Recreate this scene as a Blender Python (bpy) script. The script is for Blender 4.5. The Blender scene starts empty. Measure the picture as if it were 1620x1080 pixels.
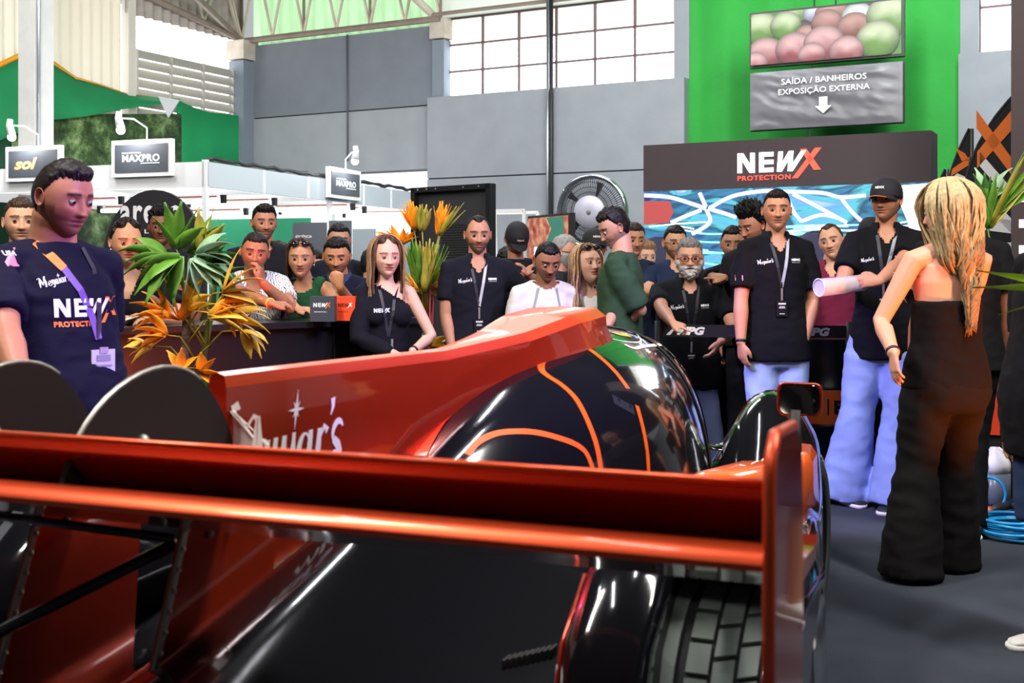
import bpy, bmesh, math, random
from math import sin, cos, tan, pi, sqrt, radians
from mathutils import Vector, Matrix, noise
from mathutils.bvhtree import BVHTree
import numpy as np
random.seed(7)
S = bpy.context.scene
COL = S.collection
# ---------------------------------------------------------------- camera
FPX = 1900.0; HOR = 430.0; CH = 1.32
cd = bpy.data.cameras.new('camera'); cam = bpy.data.objects.new('camera', cd); COL.objects.link(cam)
cam.location = (0, 0, CH); cam.rotation_euler = (pi/2, 0, 0)
cd.sensor_width = 36; cd.lens = 36*FPX/1620; cd.shift_x = 0; cd.shift_y = (HOR-540)/1620
cd.clip_start = .05; cd.clip_end = 200
cd.dof.use_dof = True; cd.dof.focus_distance = 6.6; cd.dof.aperture_fstop = 5.6
S.camera = cam
# ---------------------------------------------------------------- exposure, world, lights
S.view_settings.view_transform = 'Standard'; S.view_settings.look = 'None'
S.view_settings.gamma = 1; S.view_settings.use_curve_mapping = False
S.view_settings.exposure = 0.35
def lin(c):
    if isinstance(c, str):
        c = [int(c[i:i+2], 16)/255 for i in (0, 2, 4)]
    return tuple(((x/12.92) if x <= .04045 else ((x+.055)/1.055)**2.4) for x in c[:3]) + (1,)
W = bpy.data.worlds.new('hall_daylight'); S.world = W; W.use_nodes = True
def _world():
    # daylight reaches the hall from the far end; the near end is dim
    nt = W.node_tree; bg = nt.nodes['Background']; tc = nt.nodes.new('ShaderNodeTexCoord'); sp = nt.nodes.new('ShaderNodeSeparateXYZ')
    mr = nt.nodes.new('ShaderNodeMapRange'); mr.inputs['From Min'].default_value = -.2; mr.inputs['From Max'].default_value = .9
    mr.inputs['To Min'].default_value = .03; mr.inputs['To Max'].default_value = .40
    nt.links.new(tc.outputs['Generated'], sp.inputs[0]); nt.links.new(sp.outputs['Y'], mr.inputs['Value'])
    nt.links.new(mr.outputs['Result'], bg.inputs[1]); bg.inputs[0].default_value = (.93, .96, 1, 1)
_world()
def area(name, loc, target, sx, sy, power, col=(1, 1, 1), spread=180):
    l = bpy.data.lights.new(name, 'AREA'); l.shape = 'RECTANGLE'; l.size = sx; l.size_y = sy
    l.energy = power; l.color = col[:3]; l.spread = radians(spread)
    o = bpy.data.objects.new(name, l); COL.objects.link(o); o.location = loc
    o.rotation_euler = (Vector(target)-Vector(loc)).to_track_quat('-Z', 'Y').to_euler()
    return o
def spot(name, loc, target, power, col, ang=45, size=.08, blend=.6):
    l = bpy.data.lights.new(name, 'SPOT'); l.energy = power; l.color = col[:3]
    l.spot_size = radians(ang); l.spot_blend = blend; l.shadow_soft_size = size
    o = bpy.data.objects.new(name, l); COL.objects.link(o); o.location = loc
    o.rotation_euler = (Vector(target)-Vector(loc)).to_track_quat('-Z', 'Y').to_euler()
    return o
# rows of hall lamps, with one added fill lamp behind the camera
area('hall_lamp', (-2.5, 3.0, 5.6), (-1.0, 8, .8), .5, 3.2, 330, (1, .95, .88))
area('hall_lamp', (3.2, 2.6, 5.6), (1.5, 7.5, .8), .5, 3.2, 320, (1, .96, .9))
area('hall_lamp', (-.5, 11.5, 5.8), (-.5, 13, .5), 2.5, 2.0, 235, (.95, .97, 1))
area('hall_lamp', (-5.5, 10.5, 5.8), (-5.0, 14, 1.5), 2.5, 2.0, 150, (1, 1, .97))
area('hall_lamp', (3.5, 10.5, 5.8), (4.5, 14.5, 3), 2.5, 1.5, 250, (.95, 1, 1))
area('hall_lamp', (.3, -1.2, 5.4), (.2, 3.5, .6), 1.6, .4, 32, (1, .97, .93))  # added unseen lamp behind the camera to brighten the tyre
for x_, y_, w_ in ((-1.6, 3.4, 16), (-.5, 2.6, 16), (.9, 3.6, 16), (.4, 5.4, 14)):
    area('strip_lamp', (x_, y_, 4.3), (x_, y_, 0), .05, 1.3, w_, (.93, .95, 1))
# coloured stage lamps of the stand
spot('violet_stage_lamp', (3.6, 2.2, 2.6), (-2.0, 4.0, 1.2), 1300, (.40, .20, 1), 30)
spot('violet_stage_lamp', (-1.2, 4.6, 3.0), (2.0, 6.9, .3), 620, (.33, .24, 1), 27)
spot('violet_stage_lamp', (1.3, 5.3, 2.7), (-.6, 7.3, 1.0), 160, (.35, .22, 1), 60)
spot('orange_stage_lamp', (3.0, 4.1, .12), (1.95, 5.2, 1.1), 420, (1, .20, .03), 44)
spot('orange_stage_lamp', (-1.62, 5.68, .60), (-1.78, 6.2, .72), 100, (1, .12, .02), 84)
# ---------------------------------------------------------------- helpers
MATS = {}
def mat(name, color=(.5, .5, .5), rough=.5, metal=0, coat=0, emit=0, ecol=None, bump=0, bscale=40, var=0, vscale=6,
        alpha=1, trans=0, ior=1.45, attr=None, sheen=0, spec=.5, sss=0):
    if name in MATS: return MATS[name]
    m = bpy.data.materials.new(name); m.use_nodes = True; MATS[name] = m
    nt = m.node_tree; b = nt.nodes['Principled BSDF']
    c = lin(color) if isinstance(color, str) else tuple(color)[:3]+(1,)
    b.inputs['Base Color'].default_value = c
    b.inputs['Roughness'].default_value = rough; b.inputs['Metallic'].default_value = metal
    b.inputs['Coat Weight'].default_value = coat; b.inputs['Coat Roughness'].default_value = .04
    b.inputs['Specular IOR Level'].default_value = spec
    b.inputs['Alpha'].default_value = alpha; b.inputs['Transmission Weight'].default_value = trans
    b.inputs['IOR'].default_value = ior; b.inputs['Sheen Weight'].default_value = sheen
    if emit:
        b.inputs['Emission Color'].default_value = lin(ecol) if isinstance(ecol, str) else (tuple(ecol)[:3]+(1,) if ecol else c)
        b.inputs['Emission Strength'].default_value = emit
    src = None
    if attr:
        a = nt.nodes.new('ShaderNodeAttribute'); a.attribute_name = attr; src = a.outputs['Color']
        nt.links.new(src, b.inputs['Base Color'])
        if emit: nt.links.new(src, b.inputs['Emission Color'])
    if sss:
        b.inputs['Subsurface Weight'].default_value = sss; b.inputs['Subsurface Scale'].default_value = .01
    if bump or var:
        tc = nt.nodes.new('ShaderNodeTexCoord')
        n = nt.nodes.new('ShaderNodeTexNoise'); n.inputs['Detail'].default_value = 6
        nt.links.new(tc.outputs['Object'], n.inputs['Vector'])
        if bump:
            n.inputs['Scale'].default_value = bscale
            bp = nt.nodes.new('ShaderNodeBump'); bp.inputs['Strength'].default_value = bump; bp.inputs['Distance'].default_value = .02
            nt.links.new(n.outputs['Fac'], bp.inputs['Height']); nt.links.new(bp.outputs['Normal'], b.inputs['Normal'])
        if var:
            n2 = nt.nodes.new('ShaderNodeTexNoise'); n2.inputs['Scale'].default_value = vscale; n2.inputs['Detail'].default_value = 5
            nt.links.new(tc.outputs['Object'], n2.inputs['Vector'])
            mx = nt.nodes.new('ShaderNodeMix'); mx.data_type = 'RGBA'; mx.blend_type = 'MULTIPLY'
            mr = nt.nodes.new('ShaderNodeMapRange'); mr.inputs['To Min'].default_value = 1-var; mr.inputs['To Max'].default_value = 1+var
            mr.inputs['From Min'].default_value = .3; mr.inputs['From Max'].default_value = .7
            nt.links.new(n2.outputs['Fac'], mr.inputs['Value'])
            mx.inputs['Factor'].default_value = 1
            if src: nt.links.new(src, mx.inputs['A'])
            else: mx.inputs['A'].default_value = c
            cb = nt.nodes.new('ShaderNodeCombineXYZ')
            for i in range(3): nt.links.new(mr.outputs['Result'], cb.inputs[i])
            nt.links.new(cb.outputs[0], mx.inputs['B']); nt.links.new(mx.outputs['Result'], b.inputs['Base Color'])
    return m
def frame(o, yaw_deg):
    return Matrix.Translation(Vector(o)) @ Matrix.Rotation(radians(yaw_deg), 4, 'Z')
def P(px, py, Y):
    return Vector(((px-810)/FPX*Y, Y, CH-(py-HOR)/FPX*Y))
def ray(px, py):
    return Vector(((px-810)/FPX, 1, -(py-HOR)/FPX)).normalized()
def root_inv(o):
    m = Matrix.Identity(4)
    ch = []
    while o: ch.append(o); o = o.parent
    for q in reversed(ch): m = m @ (Matrix.Translation(q.location) @ q.rotation_euler.to_matrix().to_4x4() @ Matrix.Diagonal(list(q.scale)+[1]))
    return m.inverted()
def link_mesh(name, me, m, parent=None, smooth=False, local=True, label=None):
    o = bpy.data.objects.new(name, me); COL.objects.link(o)
    if parent is not None: o.parent = parent
    if parent is not None and not local:
        me.transform(root_inv(parent))
    for x in (m if isinstance(m, (list, tuple)) else [m]): me.materials.append(x)
    if smooth:
        me.polygons.foreach_set('use_smooth', [True]*len(me.polygons))
    if label: o['label'] = label
    return o
class MB:
    def __init__(s, M=None): s.v = []; s.f = []; s.mi = []; s.M = M; s.c = None
    def add(s, vs, fs, mi=0, M=None):
        b = len(s.v); M = M or s.M
        s.v += [tuple(M @ Vector(v)) if M else tuple(v) for v in vs]
        s.f += [tuple(i+b for i in f) for f in fs]; s.mi += [mi]*len(fs); return s
    def box(s, c, d, R=None, mi=0, M=None):
        x, y, z = d[0]/2, d[1]/2, d[2]/2
        vs = [Vector(p) for p in ((-x,-y,-z),(x,-y,-z),(x,y,-z),(-x,y,-z),(-x,-y,z),(x,-y,z),(x,y,z),(-x,y,z))]
        if R: vs = [R @ v for v in vs]
        c = Vector(c)
        return s.add([v+c for v in vs], [(0,3,2,1),(4,5,6,7),(0,1,5,4),(1,2,6,5),(2,3,7,6),(3,0,4,7)], mi, M)
    def loft(s, rings, cap=True, closed=True, mi=0, M=None):
        n = len(rings[0]); vs = [p for r in rings for p in r]; fs = []
        for i in range(len(rings)-1):
            for j in range(n if closed else n-1):
                k = (j+1) % n; fs.append((i*n+j, i*n+k, (i+1)*n+k, (i+1)*n+j))
        if cap and closed:
            fs.append(tuple(range(n-1, -1, -1))); fs.append(tuple((len(rings)-1)*n+j for j in range(n)))
        return s.add(vs, fs, mi, M)
    def tube(s, pts, r, n=8, flat=1.0, mi=0, M=None, cap=True, up=None):
        pts = [Vector(p) for p in pts]
        rs = r if isinstance(r, (list, tuple)) else [r]*len(pts)
        rings = []; last = Vector(up) if up else None
        for i, p in enumerate(pts):
            t = (pts[min(i+1, len(pts)-1)]-pts[max(i-1, 0)])
            if t.length < 1e-9: t = Vector((0, 0, 1))
            t.normalize()
            if last is None: last = Vector((1, 0, 0)) if abs(t.x) < .8 else Vector((0, 1, 0))
            a = last-t*last.dot(t)
            if a.length < 1e-6: a = t.orthogonal()
            a.normalize(); b = t.cross(a); last = a
            rr = rs[i]; ra, rb = (rr if isinstance(rr, tuple) else (rr, rr*flat))
            rings.append([p+a*(ra*cos(2*pi*k/n))+b*(rb*sin(2*pi*k/n)) for k in range(n)])
        return s.loft(rings, cap, True, mi, M)
    def prism(s, poly, a, b, mi=0, M=None):
        # poly 2-D list -> function a(p), b(p) give the two 3-D faces
        n = len(poly); vs = [a(p) for p in poly]+[b(p) for p in poly]
        fs = [tuple(range(n)), tuple(range(2*n-1, n-1, -1))]+[(i, i+n, (i+1) % n+n, (i+1) % n) for i in range(n)]
        return s.add(vs, fs, mi, M)
    def ellip(s, c, r, nu=16, nv=10, R=None, mi=0, M=None):
        c = Vector(c); rings = []
        vs = []; fs = []
        for i in range(nv+1):
            th = pi*i/nv
            for j in range(nu):
                ph = 2*pi*j/nu
                p = Vector((r[0]*sin(th)*cos(ph), r[1]*sin(th)*sin(ph), r[2]*cos(th)))
                vs.append(c+(R @ p if R else p))
        for i in range(nv):
            for j in range(nu):
                k = (j+1) % nu; fs.append((i*nu+j, (i+1)*nu+j, (i+1)*nu+k, i*nu+k))
        return s.add(vs, fs, mi, M)
    def mesh(s, name):
        me = bpy.data.meshes.new(name); me.from_pydata(s.v, [], s.f)
        me.polygons.foreach_set('material_index', s.mi); me.update(); return me
    def build(s, name, m, parent=None, smooth=False, local=False, label=None):
        return link_mesh(name, s.mesh(name), m, parent, smooth, local, label)
def tag(o, label, cat, group=None, kind=None):
    if label: o['label'] = label
    if cat: o['category'] = cat
    if group: o['group'] = group
    if kind: o['kind'] = kind
    return o
def struct(o): o['kind'] = 'structure'; return o
def empty(name, loc, rz=0, label=None, cat=None, group=None):
    o = bpy.data.objects.new(name, None); COL.objects.link(o); o.location = loc; o.rotation_euler = (0, 0, rz)
    o.empty_display_size = .1
    return tag(o, label, cat, group)
def smooth_angle(o, ang=40):
    me = o.data
    me.polygons.foreach_set('use_smooth', [True]*len(me.polygons))
    try: me.set_sharp_from_angle(angle=radians(ang))
    except Exception: pass
    return o
def bevel(o, w, seg=2):
    m = o.modifiers.new('bevel', 'BEVEL'); m.width = w; m.segments = seg; m.limit_method = 'ANGLE'; return o
# text as a flat mesh: (verts2d, faces), unit = cap height ~ size
_tc = {}
def text2d(s, size=1, bold=0, shear=0, align='CENTER', spacing=1.0):
    k = (s, bold, shear, align, spacing)
    if k not in _tc:
        c = bpy.data.curves.new('t', 'FONT'); c.body = s; c.size = 1; c.offset = bold; c.shear = shear
        c.align_x = align; c.resolution_u = 3; c.space_character = spacing
        o = bpy.data.objects.new('t', c); COL.objects.link(o)
        me = bpy.data.meshes.new_from_object(o.evaluated_get(bpy.context.evaluated_depsgraph_get()))
        _tc[k] = ([(v.co.x, v.co.y) for v in me.vertices], [tuple(p.vertices) for p in me.polygons])
        bpy.data.objects.remove(o); bpy.data.curves.remove(c); bpy.data.meshes.remove(me)
    v, f = _tc[k]
    return [(x*size, y*size) for x, y in v], f
def fit2d(v, w=None, h=None, cx=0, cy=0):
    xs = [p[0] for p in v]; ys = [p[1] for p in v]
    x0, x1, y0, y1 = min(xs), max(xs), min(ys), max(ys)
    sx = w/(x1-x0) if w else None; sy = h/(y1-y0) if h else None
    sx = sx or sy; sy = sy or sx
    return [((x-(x0+x1)/2)*sx+cx, (y-(y0+y1)/2)*sy+cy) for x, y in v]
# the NEWX word mark in a box 4.6 x 1 (letters drawn as strokes); returns list of (verts, faces, colour index)
def newx2d():
    def quad(a, b, c, d): return [a, b, c, d]
    wh = []; orr = []
    def bar(x0, y0, x1, y1, t, lst):   # slanted bar of horizontal width t
        lst.append(quad((x0, y0), (x0+t, y0), (x1+t, y1), (x1, y1)))
    # N
    bar(0, 0, 0, 1, .24, wh); bar(.66, 0, .66, 1, .24, wh); bar(.62, 0, 0, 1, .30, wh)
    # E
    bar(1.12, 0, 1.12, 1, .24, wh)
    for y in (0, .39, .78): wh.append(quad((1.12, y), (1.86, y), (1.86, y+.22), (1.12, y+.22)))
    # W italic
    bar(2.02, 0, 2.10, 1, .24, wh); bar(2.02, 0, 2.62, 1, .26, wh); bar(2.56, 0, 2.62, 1, .24, wh); bar(2.56, 0, 3.24, 1, .26, wh)
    # X
    orr.append(quad((2.78, -.36), (3.08, -.36), (4.25, 1.1), (3.92, 1.1)))
    orr.append(quad((3.20, 1.08), (3.50, 1.08), (4.22, .02), (3.86, .02)))
    out = []
    for lst, ci in ((wh, 0), (orr, 1)):
        v = []; f = []
        for q in lst: f.append(tuple(range(len(v), len(v)+4))); v += q
        out.append((v, f, ci))
    return out
def stroke2d(segs, w):
    v = []; f = []
    for pts in segs:
        n = len(pts)
        L = []
        for i, p in enumerate(pts):
            a = pts[max(i-1, 0)]; b = pts[min(i+1, n-1)]
            dx, dy = b[0]-a[0], b[1]-a[1]; l = math.hypot(dx, dy) or 1
            ww = (p[2] if len(p) > 2 else w)/2
            L.append(((p[0]-dy/l*ww, p[1]+dx/l*ww), (p[0]+dy/l*ww, p[1]-dx/l*ww)))
        b0 = len(v)
        for l_, r_ in L: v += [l_, r_]
        for i in range(n-1): f.append((b0+2*i, b0+2*i+1, b0+2*i+3, b0+2*i+2))
    return v, f
# script word mark "Meguiar's": high-contrast italic letters drawn as variable strokes, x-height 1
def script2d():
    def arc(cx, cy, rx, ry, a0, a1, w0, w1, n=10):
        return [(cx+rx*cos(radians(a0+(a1-a0)*i/n)), cy+ry*sin(radians(a0+(a1-a0)*i/n)), w0+(w1-w0)*abs(sin(pi*i/n))) for i in range(n+1)]
    s = []
    # M
    s += [[(-.35, 1.75, .1), (-.1, 1.95, .1), (.1, 1.85, .16)], [(.08, 1.9, .14), (.05, .9, .3), (.0, 0, .12)],
          [(.1, 1.9, .2), (.38, 1.0, .3), (.55, .35, .1)], [(.55, .35, .06), (.75, 1.2, .1), (1.0, 1.9, .14)],
          [(.98, 1.9, .2), (1.0, .9, .36), (.98, 0, .2)], [(.98, 1.88, .3), (1.2, 2.0, .2), (1.32, 1.9, .06)], [(.8, 0, .1), (1.0, .04, .12), (1.2, 0, .1)]]
    # e
    s += [arc(1.75, .5, .3, .5, 200, 20, .3, .04)[::-1], [(1.48, .45, .12), (1.98, .62, .1)], arc(1.75, .5, .3, .5, 190, 330, .26, .06)]
    # g
    s += [arc(2.5, .62, .25, .4, 90, 270, .08, .22), arc(2.5, .62, .25, .4, -90, 90, .08, .2), [(2.72, 1.0, .22), (2.72, .2, .26), (2.6, -.3, .16), (2.35, -.42, .14), (2.2, -.25, .1)]]
    # u
    s += [[(3.1, 1.02, .2), (3.08, .3, .26), (3.2, .04, .14), (3.4, .12, .08)], [(3.5, 1.02, .2), (3.5, .5, .26), (3.52, 0, .2)]]
    # i with a star
    s += [[(3.95, 1.05, .14), (3.95, .5, .26), (3.97, 0, .14)]]
    for k in range(8):
        r = .36 if k % 2 == 0 else .2
        a = radians(45*k+90); s += [[(3.95, 1.62, .12), (3.95+r*cos(a), 1.62+r*sin(a)*1.4, .01)]]
    # a
    s += [arc(4.5, .5, .26, .46, 90, 270, .06, .24), arc(4.5, .5, .26, .46, -90, 90, .06, .08), [(4.76, 1.02, .2), (4.76, .4, .26), (4.86, 0, .12)]]
    # r
    s += [[(5.2, 1.02, .2), (5.2, .5, .26), (5.2, 0, .2)], [(5.25, .75, .06), (5.42, 1.05, .16), (5.6, .9, .2)]]
    # ' s
    s += [[(5.75, 1.75, .22), (5.78, 1.5, .14), (5.7, 1.3, .04)], arc(6.15, .8, .26, .3, 30, 220, .06, .2), [(5.95, .65, .2), (6.2, .48, .26), (6.36, .25, .2)],
          arc(6.1, .22, .28, .26, 20, -200, .1, .18), arc(6.05, .2, .12, .12, 160, -120, .06, .1)]
    v, f = stroke2d(s, .2)
    return [(x+.18*y, y) for x, y in v], f

def fx(px, M_, yl=0):     # along coordinate in frame plane y=yl for a column
    k = (px-810)/FPX
    o_ = M_ @ Vector((0, yl, 0)); d = (M_.to_3x3() @ Vector((1, 0, 0)))
    return (k*o_.y-o_.x)/(d.x-k*d.y)
def fz(px, py, M_, yl=0):
    Y = (M_ @ Vector((fx(px, M_, yl), yl, 0))).y; return CH-(py-HOR)/FPX*Y
# ---------------------------------------------------------------- the hall
T28 = .5317; WY = 17.0; C28 = cos(math.atan(T28)); A28 = math.degrees(math.atan(T28))
BW = frame((0, WY, 0), -A28)          # x along the back wall, y away, z up
def bx(px, Y0=WY):                     # pixel column -> along-wall coordinate for a plane crossing Y0 at x = 0
    Y = Y0/(1+T28*(px-810)/FPX); return (px-810)/FPX*Y/C28
def bz(px, py, Y0=WY):
    Y = Y0/(1+T28*(px-810)/FPX); return CH-(py-HOR)/FPX*Y
def inv(M, p): return M.inverted() @ Vector(p)
# floor
fm = mat('dark_carpet', '343a44', rough=.95, bump=.5, bscale=260, var=.22, vscale=3)
o = MB().box((0, 9, -.05), (40, 40, .1)).build('floor', fm); struct(o)
wall_up = mat('painted_wall_upper', '6f757d', rough=.85, bump=.15, bscale=120, var=.05, vscale=4)
wall_lo = mat('painted_wall_lower', '8d9298', rough=.85, bump=.2, bscale=120, var=.06, vscale=3)
conc = mat('bare_concrete', 'b9b0a4', rough=.9, bump=.3, bscale=60, var=.15)
xc = bx(390); xm = bx(684); x2 = bx(1088); x3 = bx(1519); xe = 14
ZT = 4.93
# back wall: thick panels with a joint, window recess
def wallpanel(x0, x1, z0, z1, yf, th, m, name):
    b = MB(BW); zj = None
    b.box(((x0+x1)/2, yf+th/2, (z0+z1)/2), (x1-x0, th, z1-z0)); return struct(b.build(name, m))
zj1 = bz(540, 177)
wallpanel(xc, bx(703), zj1+.01, ZT, 0, .3, wall_up, 'wall_back')
wallpanel(xc, xm, bz(500, 275), zj1-.01, 0, .3, wall_lo, 'wall_back')
wallpanel(xc, xm, zj1-.012, zj1+.012, .03, .2, mat('joint', '30343a', rough=.9), 'wall_back')
zw0 = bz(703, 155); zw1 = 4.97
zj2 = bz(850, 277)
for a_, b_ in ((-.1, zj2-.01), (zj2+.01, zw0)):
    wallpanel(xm, x2, a_, b_, -.14, .3, wall_lo, 'wall_back')
wallpanel(xm, x2, zj2-.02, zj2+.02, -.11, .2, MATS['joint'], 'wall_back')
wallpanel(bx(1066), x2+.02, zw0, 6.4, .0, .3, wall_lo, 'wall_back')
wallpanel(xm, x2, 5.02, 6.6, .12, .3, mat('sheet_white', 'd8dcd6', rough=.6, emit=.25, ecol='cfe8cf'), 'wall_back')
# green stretch of wall (painted fabric-covered panels)
gm = mat('green_fabric_wall', '2a9638', rough=.8, bump=.35, bscale=9, var=.06, vscale=2)
b = MB(BW)
nn = 60; vs = []; fs = []
for i in range(nn+1):
    x = x2+(x3-x2)*i/nn; y = .02+.03*sin(i*.55)+.02*noise.noise(Vector((i*.3, 0, 0)))
    vs += [(x, y, -.1), (x, y, 7)]
for i in range(nn): fs.append((2*i, 2*i+2, 2*i+3, 2*i+1))
b.add(vs, fs); struct(b.build('wall_green', gm, smooth=True))
wallpanel(x3, xe, -.1, bz(1560, 85), -.14, .3, wall_lo, 'wall_back')
wallpanel(bx(1519), bx(1548), bz(1560, 85), 7, 0, .3, wall_lo, 'wall_back')
# low white fascia with daylight gap left of the thick panel
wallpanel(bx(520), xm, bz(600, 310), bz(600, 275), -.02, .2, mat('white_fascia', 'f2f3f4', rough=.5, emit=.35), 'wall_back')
wallpanel(bx(395), xm, -.1, bz(600, 310)-.45, 0, .2, wall_lo, 'wall_back')
# windows
daylight = mat('daylit_pane', 'ffffff', rough=.4, emit=3.4, ecol=(.97, 1, 1))
daytop = mat('dusty_pane', 'f0eee2', rough=.6, emit=.75, ecol='f4f1e2')
wfr = mat('window_steel', '6d5a5e', rough=.6)
def window(name, x0, x1, z0, z1, nx, nz, y=.1):
    w = struct(empty(name, BW @ Vector(((x0+x1)/2, y, z0))))
    dx = (x1-x0)/nx; dz = (z1-z0)/nz
    for j in range(nz):
        MB(BW).box(((x0+x1)/2, y+.03, z0+(j+.5)*dz), (x1-x0, .01, dz-.001)).build('pane', daytop if j == nz-1 else daylight, w)
    f = MB(BW)
    for i in range(nx+1): f.box((x0+i*dx, y, (z0+z1)/2), (.035, .03, z1-z0))
    for j in range(nz+1): f.box(((x0+x1)/2, y, z0+j*dz), (x1-x0, .03, .03))
    f.build('window_frame', wfr, w)
window('window_1', bx(703), bx(1066), zw0, zw1+.05, 6, 3)
window('window_2', bx(1548), bx(1900), bz(1548, 84), bz(1548, 84)+2.2, 5, 4)
# column with concrete capital at the corner, second one by the window
colm = mat('column_paint', '77808c', rough=.8, var=.05)
def column(x, px, w, y0, z, name='column'):
    c = struct(empty(name, BW @ Vector((x, y0, 0))))
    MB(BW).box((x, y0, z/2-.15), (w, w, z-.3)).build('shaft', colm, c)
    MB(BW).box((x, y0, z-.13), (w+.06, w+.06, .3)).build('capital', conc, c)
    return c
column(bx(390), 390, .3, -.1, 4.97, 'trim_1')
column(bx(697), 697, .2, .03, 5.0, 'trim_2')
# conduit pipe and hanging cable on the wall
pipe = mat('galvanised_pipe', 'aab0b5', rough=.35, metal=.8)
dark = mat('dark_grey_plastic', '24262a', rough=.5)
b = MB(BW); xx = fx(869.5, BW, -.2); b.tube([(xx-.03, -.2, .3), (xx-.03, -.2, 5.2)], .022)
tag(b.build('wall_conduit', pipe, smooth=True), 'vertical silver conduit pipe running up the grey wall past the big window', 'pipe')
b = MB(BW); b.tube([(xx+.03, -.21, .3), (xx+.03, -.21, 5.4)], .03)
tag(b.build('wall_cable_duct', dark, smooth=True), 'dark cable duct running up the wall right beside the silver pipe', 'cable duct')
b = MB(BW); x_ = fx(550, BW, -.04); b.tube([(x_, -.04, bz(550, 255)), (x_, -.05, ZT)], .014)
tag(b.build('wall_cable', mat('grey_cable', '4b4f55', rough=.6), smooth=True), 'thin grey cable running down the dark upper wall above the hanging fascia sign', 'cable')
# ---- left side wall
ZC = inv(BW, P(385, 300, WY/(1+T28*(385-810)/FPX)))
LX = bx(385)
def corrugated(name, a, bpt, z0, z1, m, pitch=.18, amp=.03, ztop=None):
    a = Vector(a); bpt = Vector(bpt); d = bpt-a; L = d.length; n = int(L/pitch*6)
    t = d.normalized(); nrm = Vector((-t.y, t.x, 0)); vs = []; fs = []
    for i in range(n+1):
        s = L*i/n; q = a+t*s+nrm*(amp*max(-.6, min(.6, sin(2*pi*s/pitch)))*1.6)
        zt = z1 if ztop is None else z1+(ztop-z1)*s/L
        vs += [(q.x, q.y, z0), (q.x, q.y, zt)]
    for i in range(n): fs.append((2*i, 2*i+2, 2*i+3, 2*i+1))
    return MB().add(vs, fs).build(name, m)
skylit = mat('translucent_sheet', 'cfcab8', rough=.6, emit=.14, ecol='fff6e4')
skyold = mat('weathered_sheet', '9c948c', rough=.7, emit=.05, ecol='b0a8a0', var=.15)
darksheet = mat('dark_sheet', '3d3e40', rough=.8)
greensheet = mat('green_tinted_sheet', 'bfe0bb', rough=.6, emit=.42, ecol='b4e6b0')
cw = BW @ Vector((LX, 0, 0))
lw = BW @ Vector((LX, -7.5, 0))       # towards the camera
def LWp(d): return BW @ Vector((LX, -d, 0))
struct(corrugated('wall_left', LWp(2.6), LWp(7.8), 3.0, 6.8, skylit))
struct(corrugated('wall_left', LWp(.9), LWp(2.55), 5.0, 7.5, skyold))
struct(corrugated('wall_left', LWp(-.0), LWp(.9), 5.0, 7.5, skyold))
struct(corrugated('wall_left', LWp(2.4), LWp(4.0), 5.55, 7.5, darksheet))
# louvre window between the inner post and the corner column
lv = struct(empty('window_3', LWp(1.4)))
lmat = mat('aged_louvre', 'aaa69e', rough=.5)
Ml = BW @ Matrix.Translation((LX, 0, 0)) @ Matrix.Rotation(-pi/2, 4, 'Z')   # x towards the camera along the left wall
l0, l1 = .25, 2.3
for j in range(10):
    z = 3.2+j*.14
    for k in range(3):
        w_ = (l1-l0)/3
        MB(Ml).box((l0+w_*(k+.5), 0, z), (w_-.03, .012, .15), Matrix.Rotation(radians(28), 3, 'X')).build('slat', lmat, lv)
b = MB(Ml)
for k in range(4): b.box((l0+(l1-l0)*k/3, 0, 3.9), (.04, .05, 1.25))
b.build('window_frame', mat('pale_steel', 'b8b3ab', rough=.6), lv)
struct(MB(Ml).box(((l0+l1)/2+.1, -.5, 4.3), (3.4, .02, 1.9)).build('window_4', mat('open_sky', 'ffffff', emit=3, ecol='ffffff')))
struct(MB(Ml).box((2.45, 0, 3.2), (.14, .14, 7)).build('trim_3', mat('pale_post', 'c9c4bb', rough=.7)))
struct(MB(Ml).box((1.2, .04, 3.16), (2.2, .05, .16)).build('trim_4', mat('pale_steel'  , 'b8b3ab')))
struct(MB(Ml).box((5.2, .1, 1.5), (6.0, .02, 3.1)).build('wall_left', mat('deep_green_backing', '12402a', rough=.9)))
# ---- ceiling and trusses
cm = mat('roof_sheet', '101214', rough=.8)
o = MB().box((2, 6, 7.9), (40, 40, .06)).build('ceiling', cm); struct(o)
steel = mat('roof_steel', 'c4b9a8', rough=.6, var=.12, vscale=5)
steel2 = mat('roof_steel_brown', '84766c', rough=.6, var=.15, vscale=5)
struct(corrugated('wall_back', BW @ Vector((LX, .25, 0)), BW @ Vector((bx(1090), .25, 0)), 4.95, 7.9, greensheet, .22, .03))
def truss(name, p0, p1, h, n, label, top_rise=0, r=.04, mt=steel):
    p0 = Vector(p0); p1 = Vector(p1); t = empty(name, p0, 0, label, 'roof truss')
    d = p1-p0; up = Vector((0, 0, 1))
    MB().tube([p0, p1], r*1.25, 6).build('bottom_chord', steel2, t)
    MB().tube([p0+up*h, p1+up*(h+top_rise)], r*1.4, 6).build('top_chord', mt, t)
    for i in range(n):
        a = p0+d*(i/n); c = p0+d*((i+1)/n); m_ = p0+d*((i+.5)/n); hm = h+top_rise*(i+.5)/n
        MB().tube([a, m_+up*hm], r*.6, 5).build('web_member', mt, t)
        MB().tube([m_+up*hm, c], r*.6, 5).build('web_member', mt, t)
    for i in range(0, n+1, 2):
        a = p0+d*(i/n); MB().tube([a, a+up*(h+top_rise*i/n)], r*.6, 5).build('web_member', steel2, t)
    return t
truss('roof_truss', BW @ Vector((LX+.05, -.1, 5.0)), BW @ Vector((xm+.2, -.1, 5.0)), 1.25, 6, 'steel roof truss running along the top of the dark grey back wall')
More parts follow.
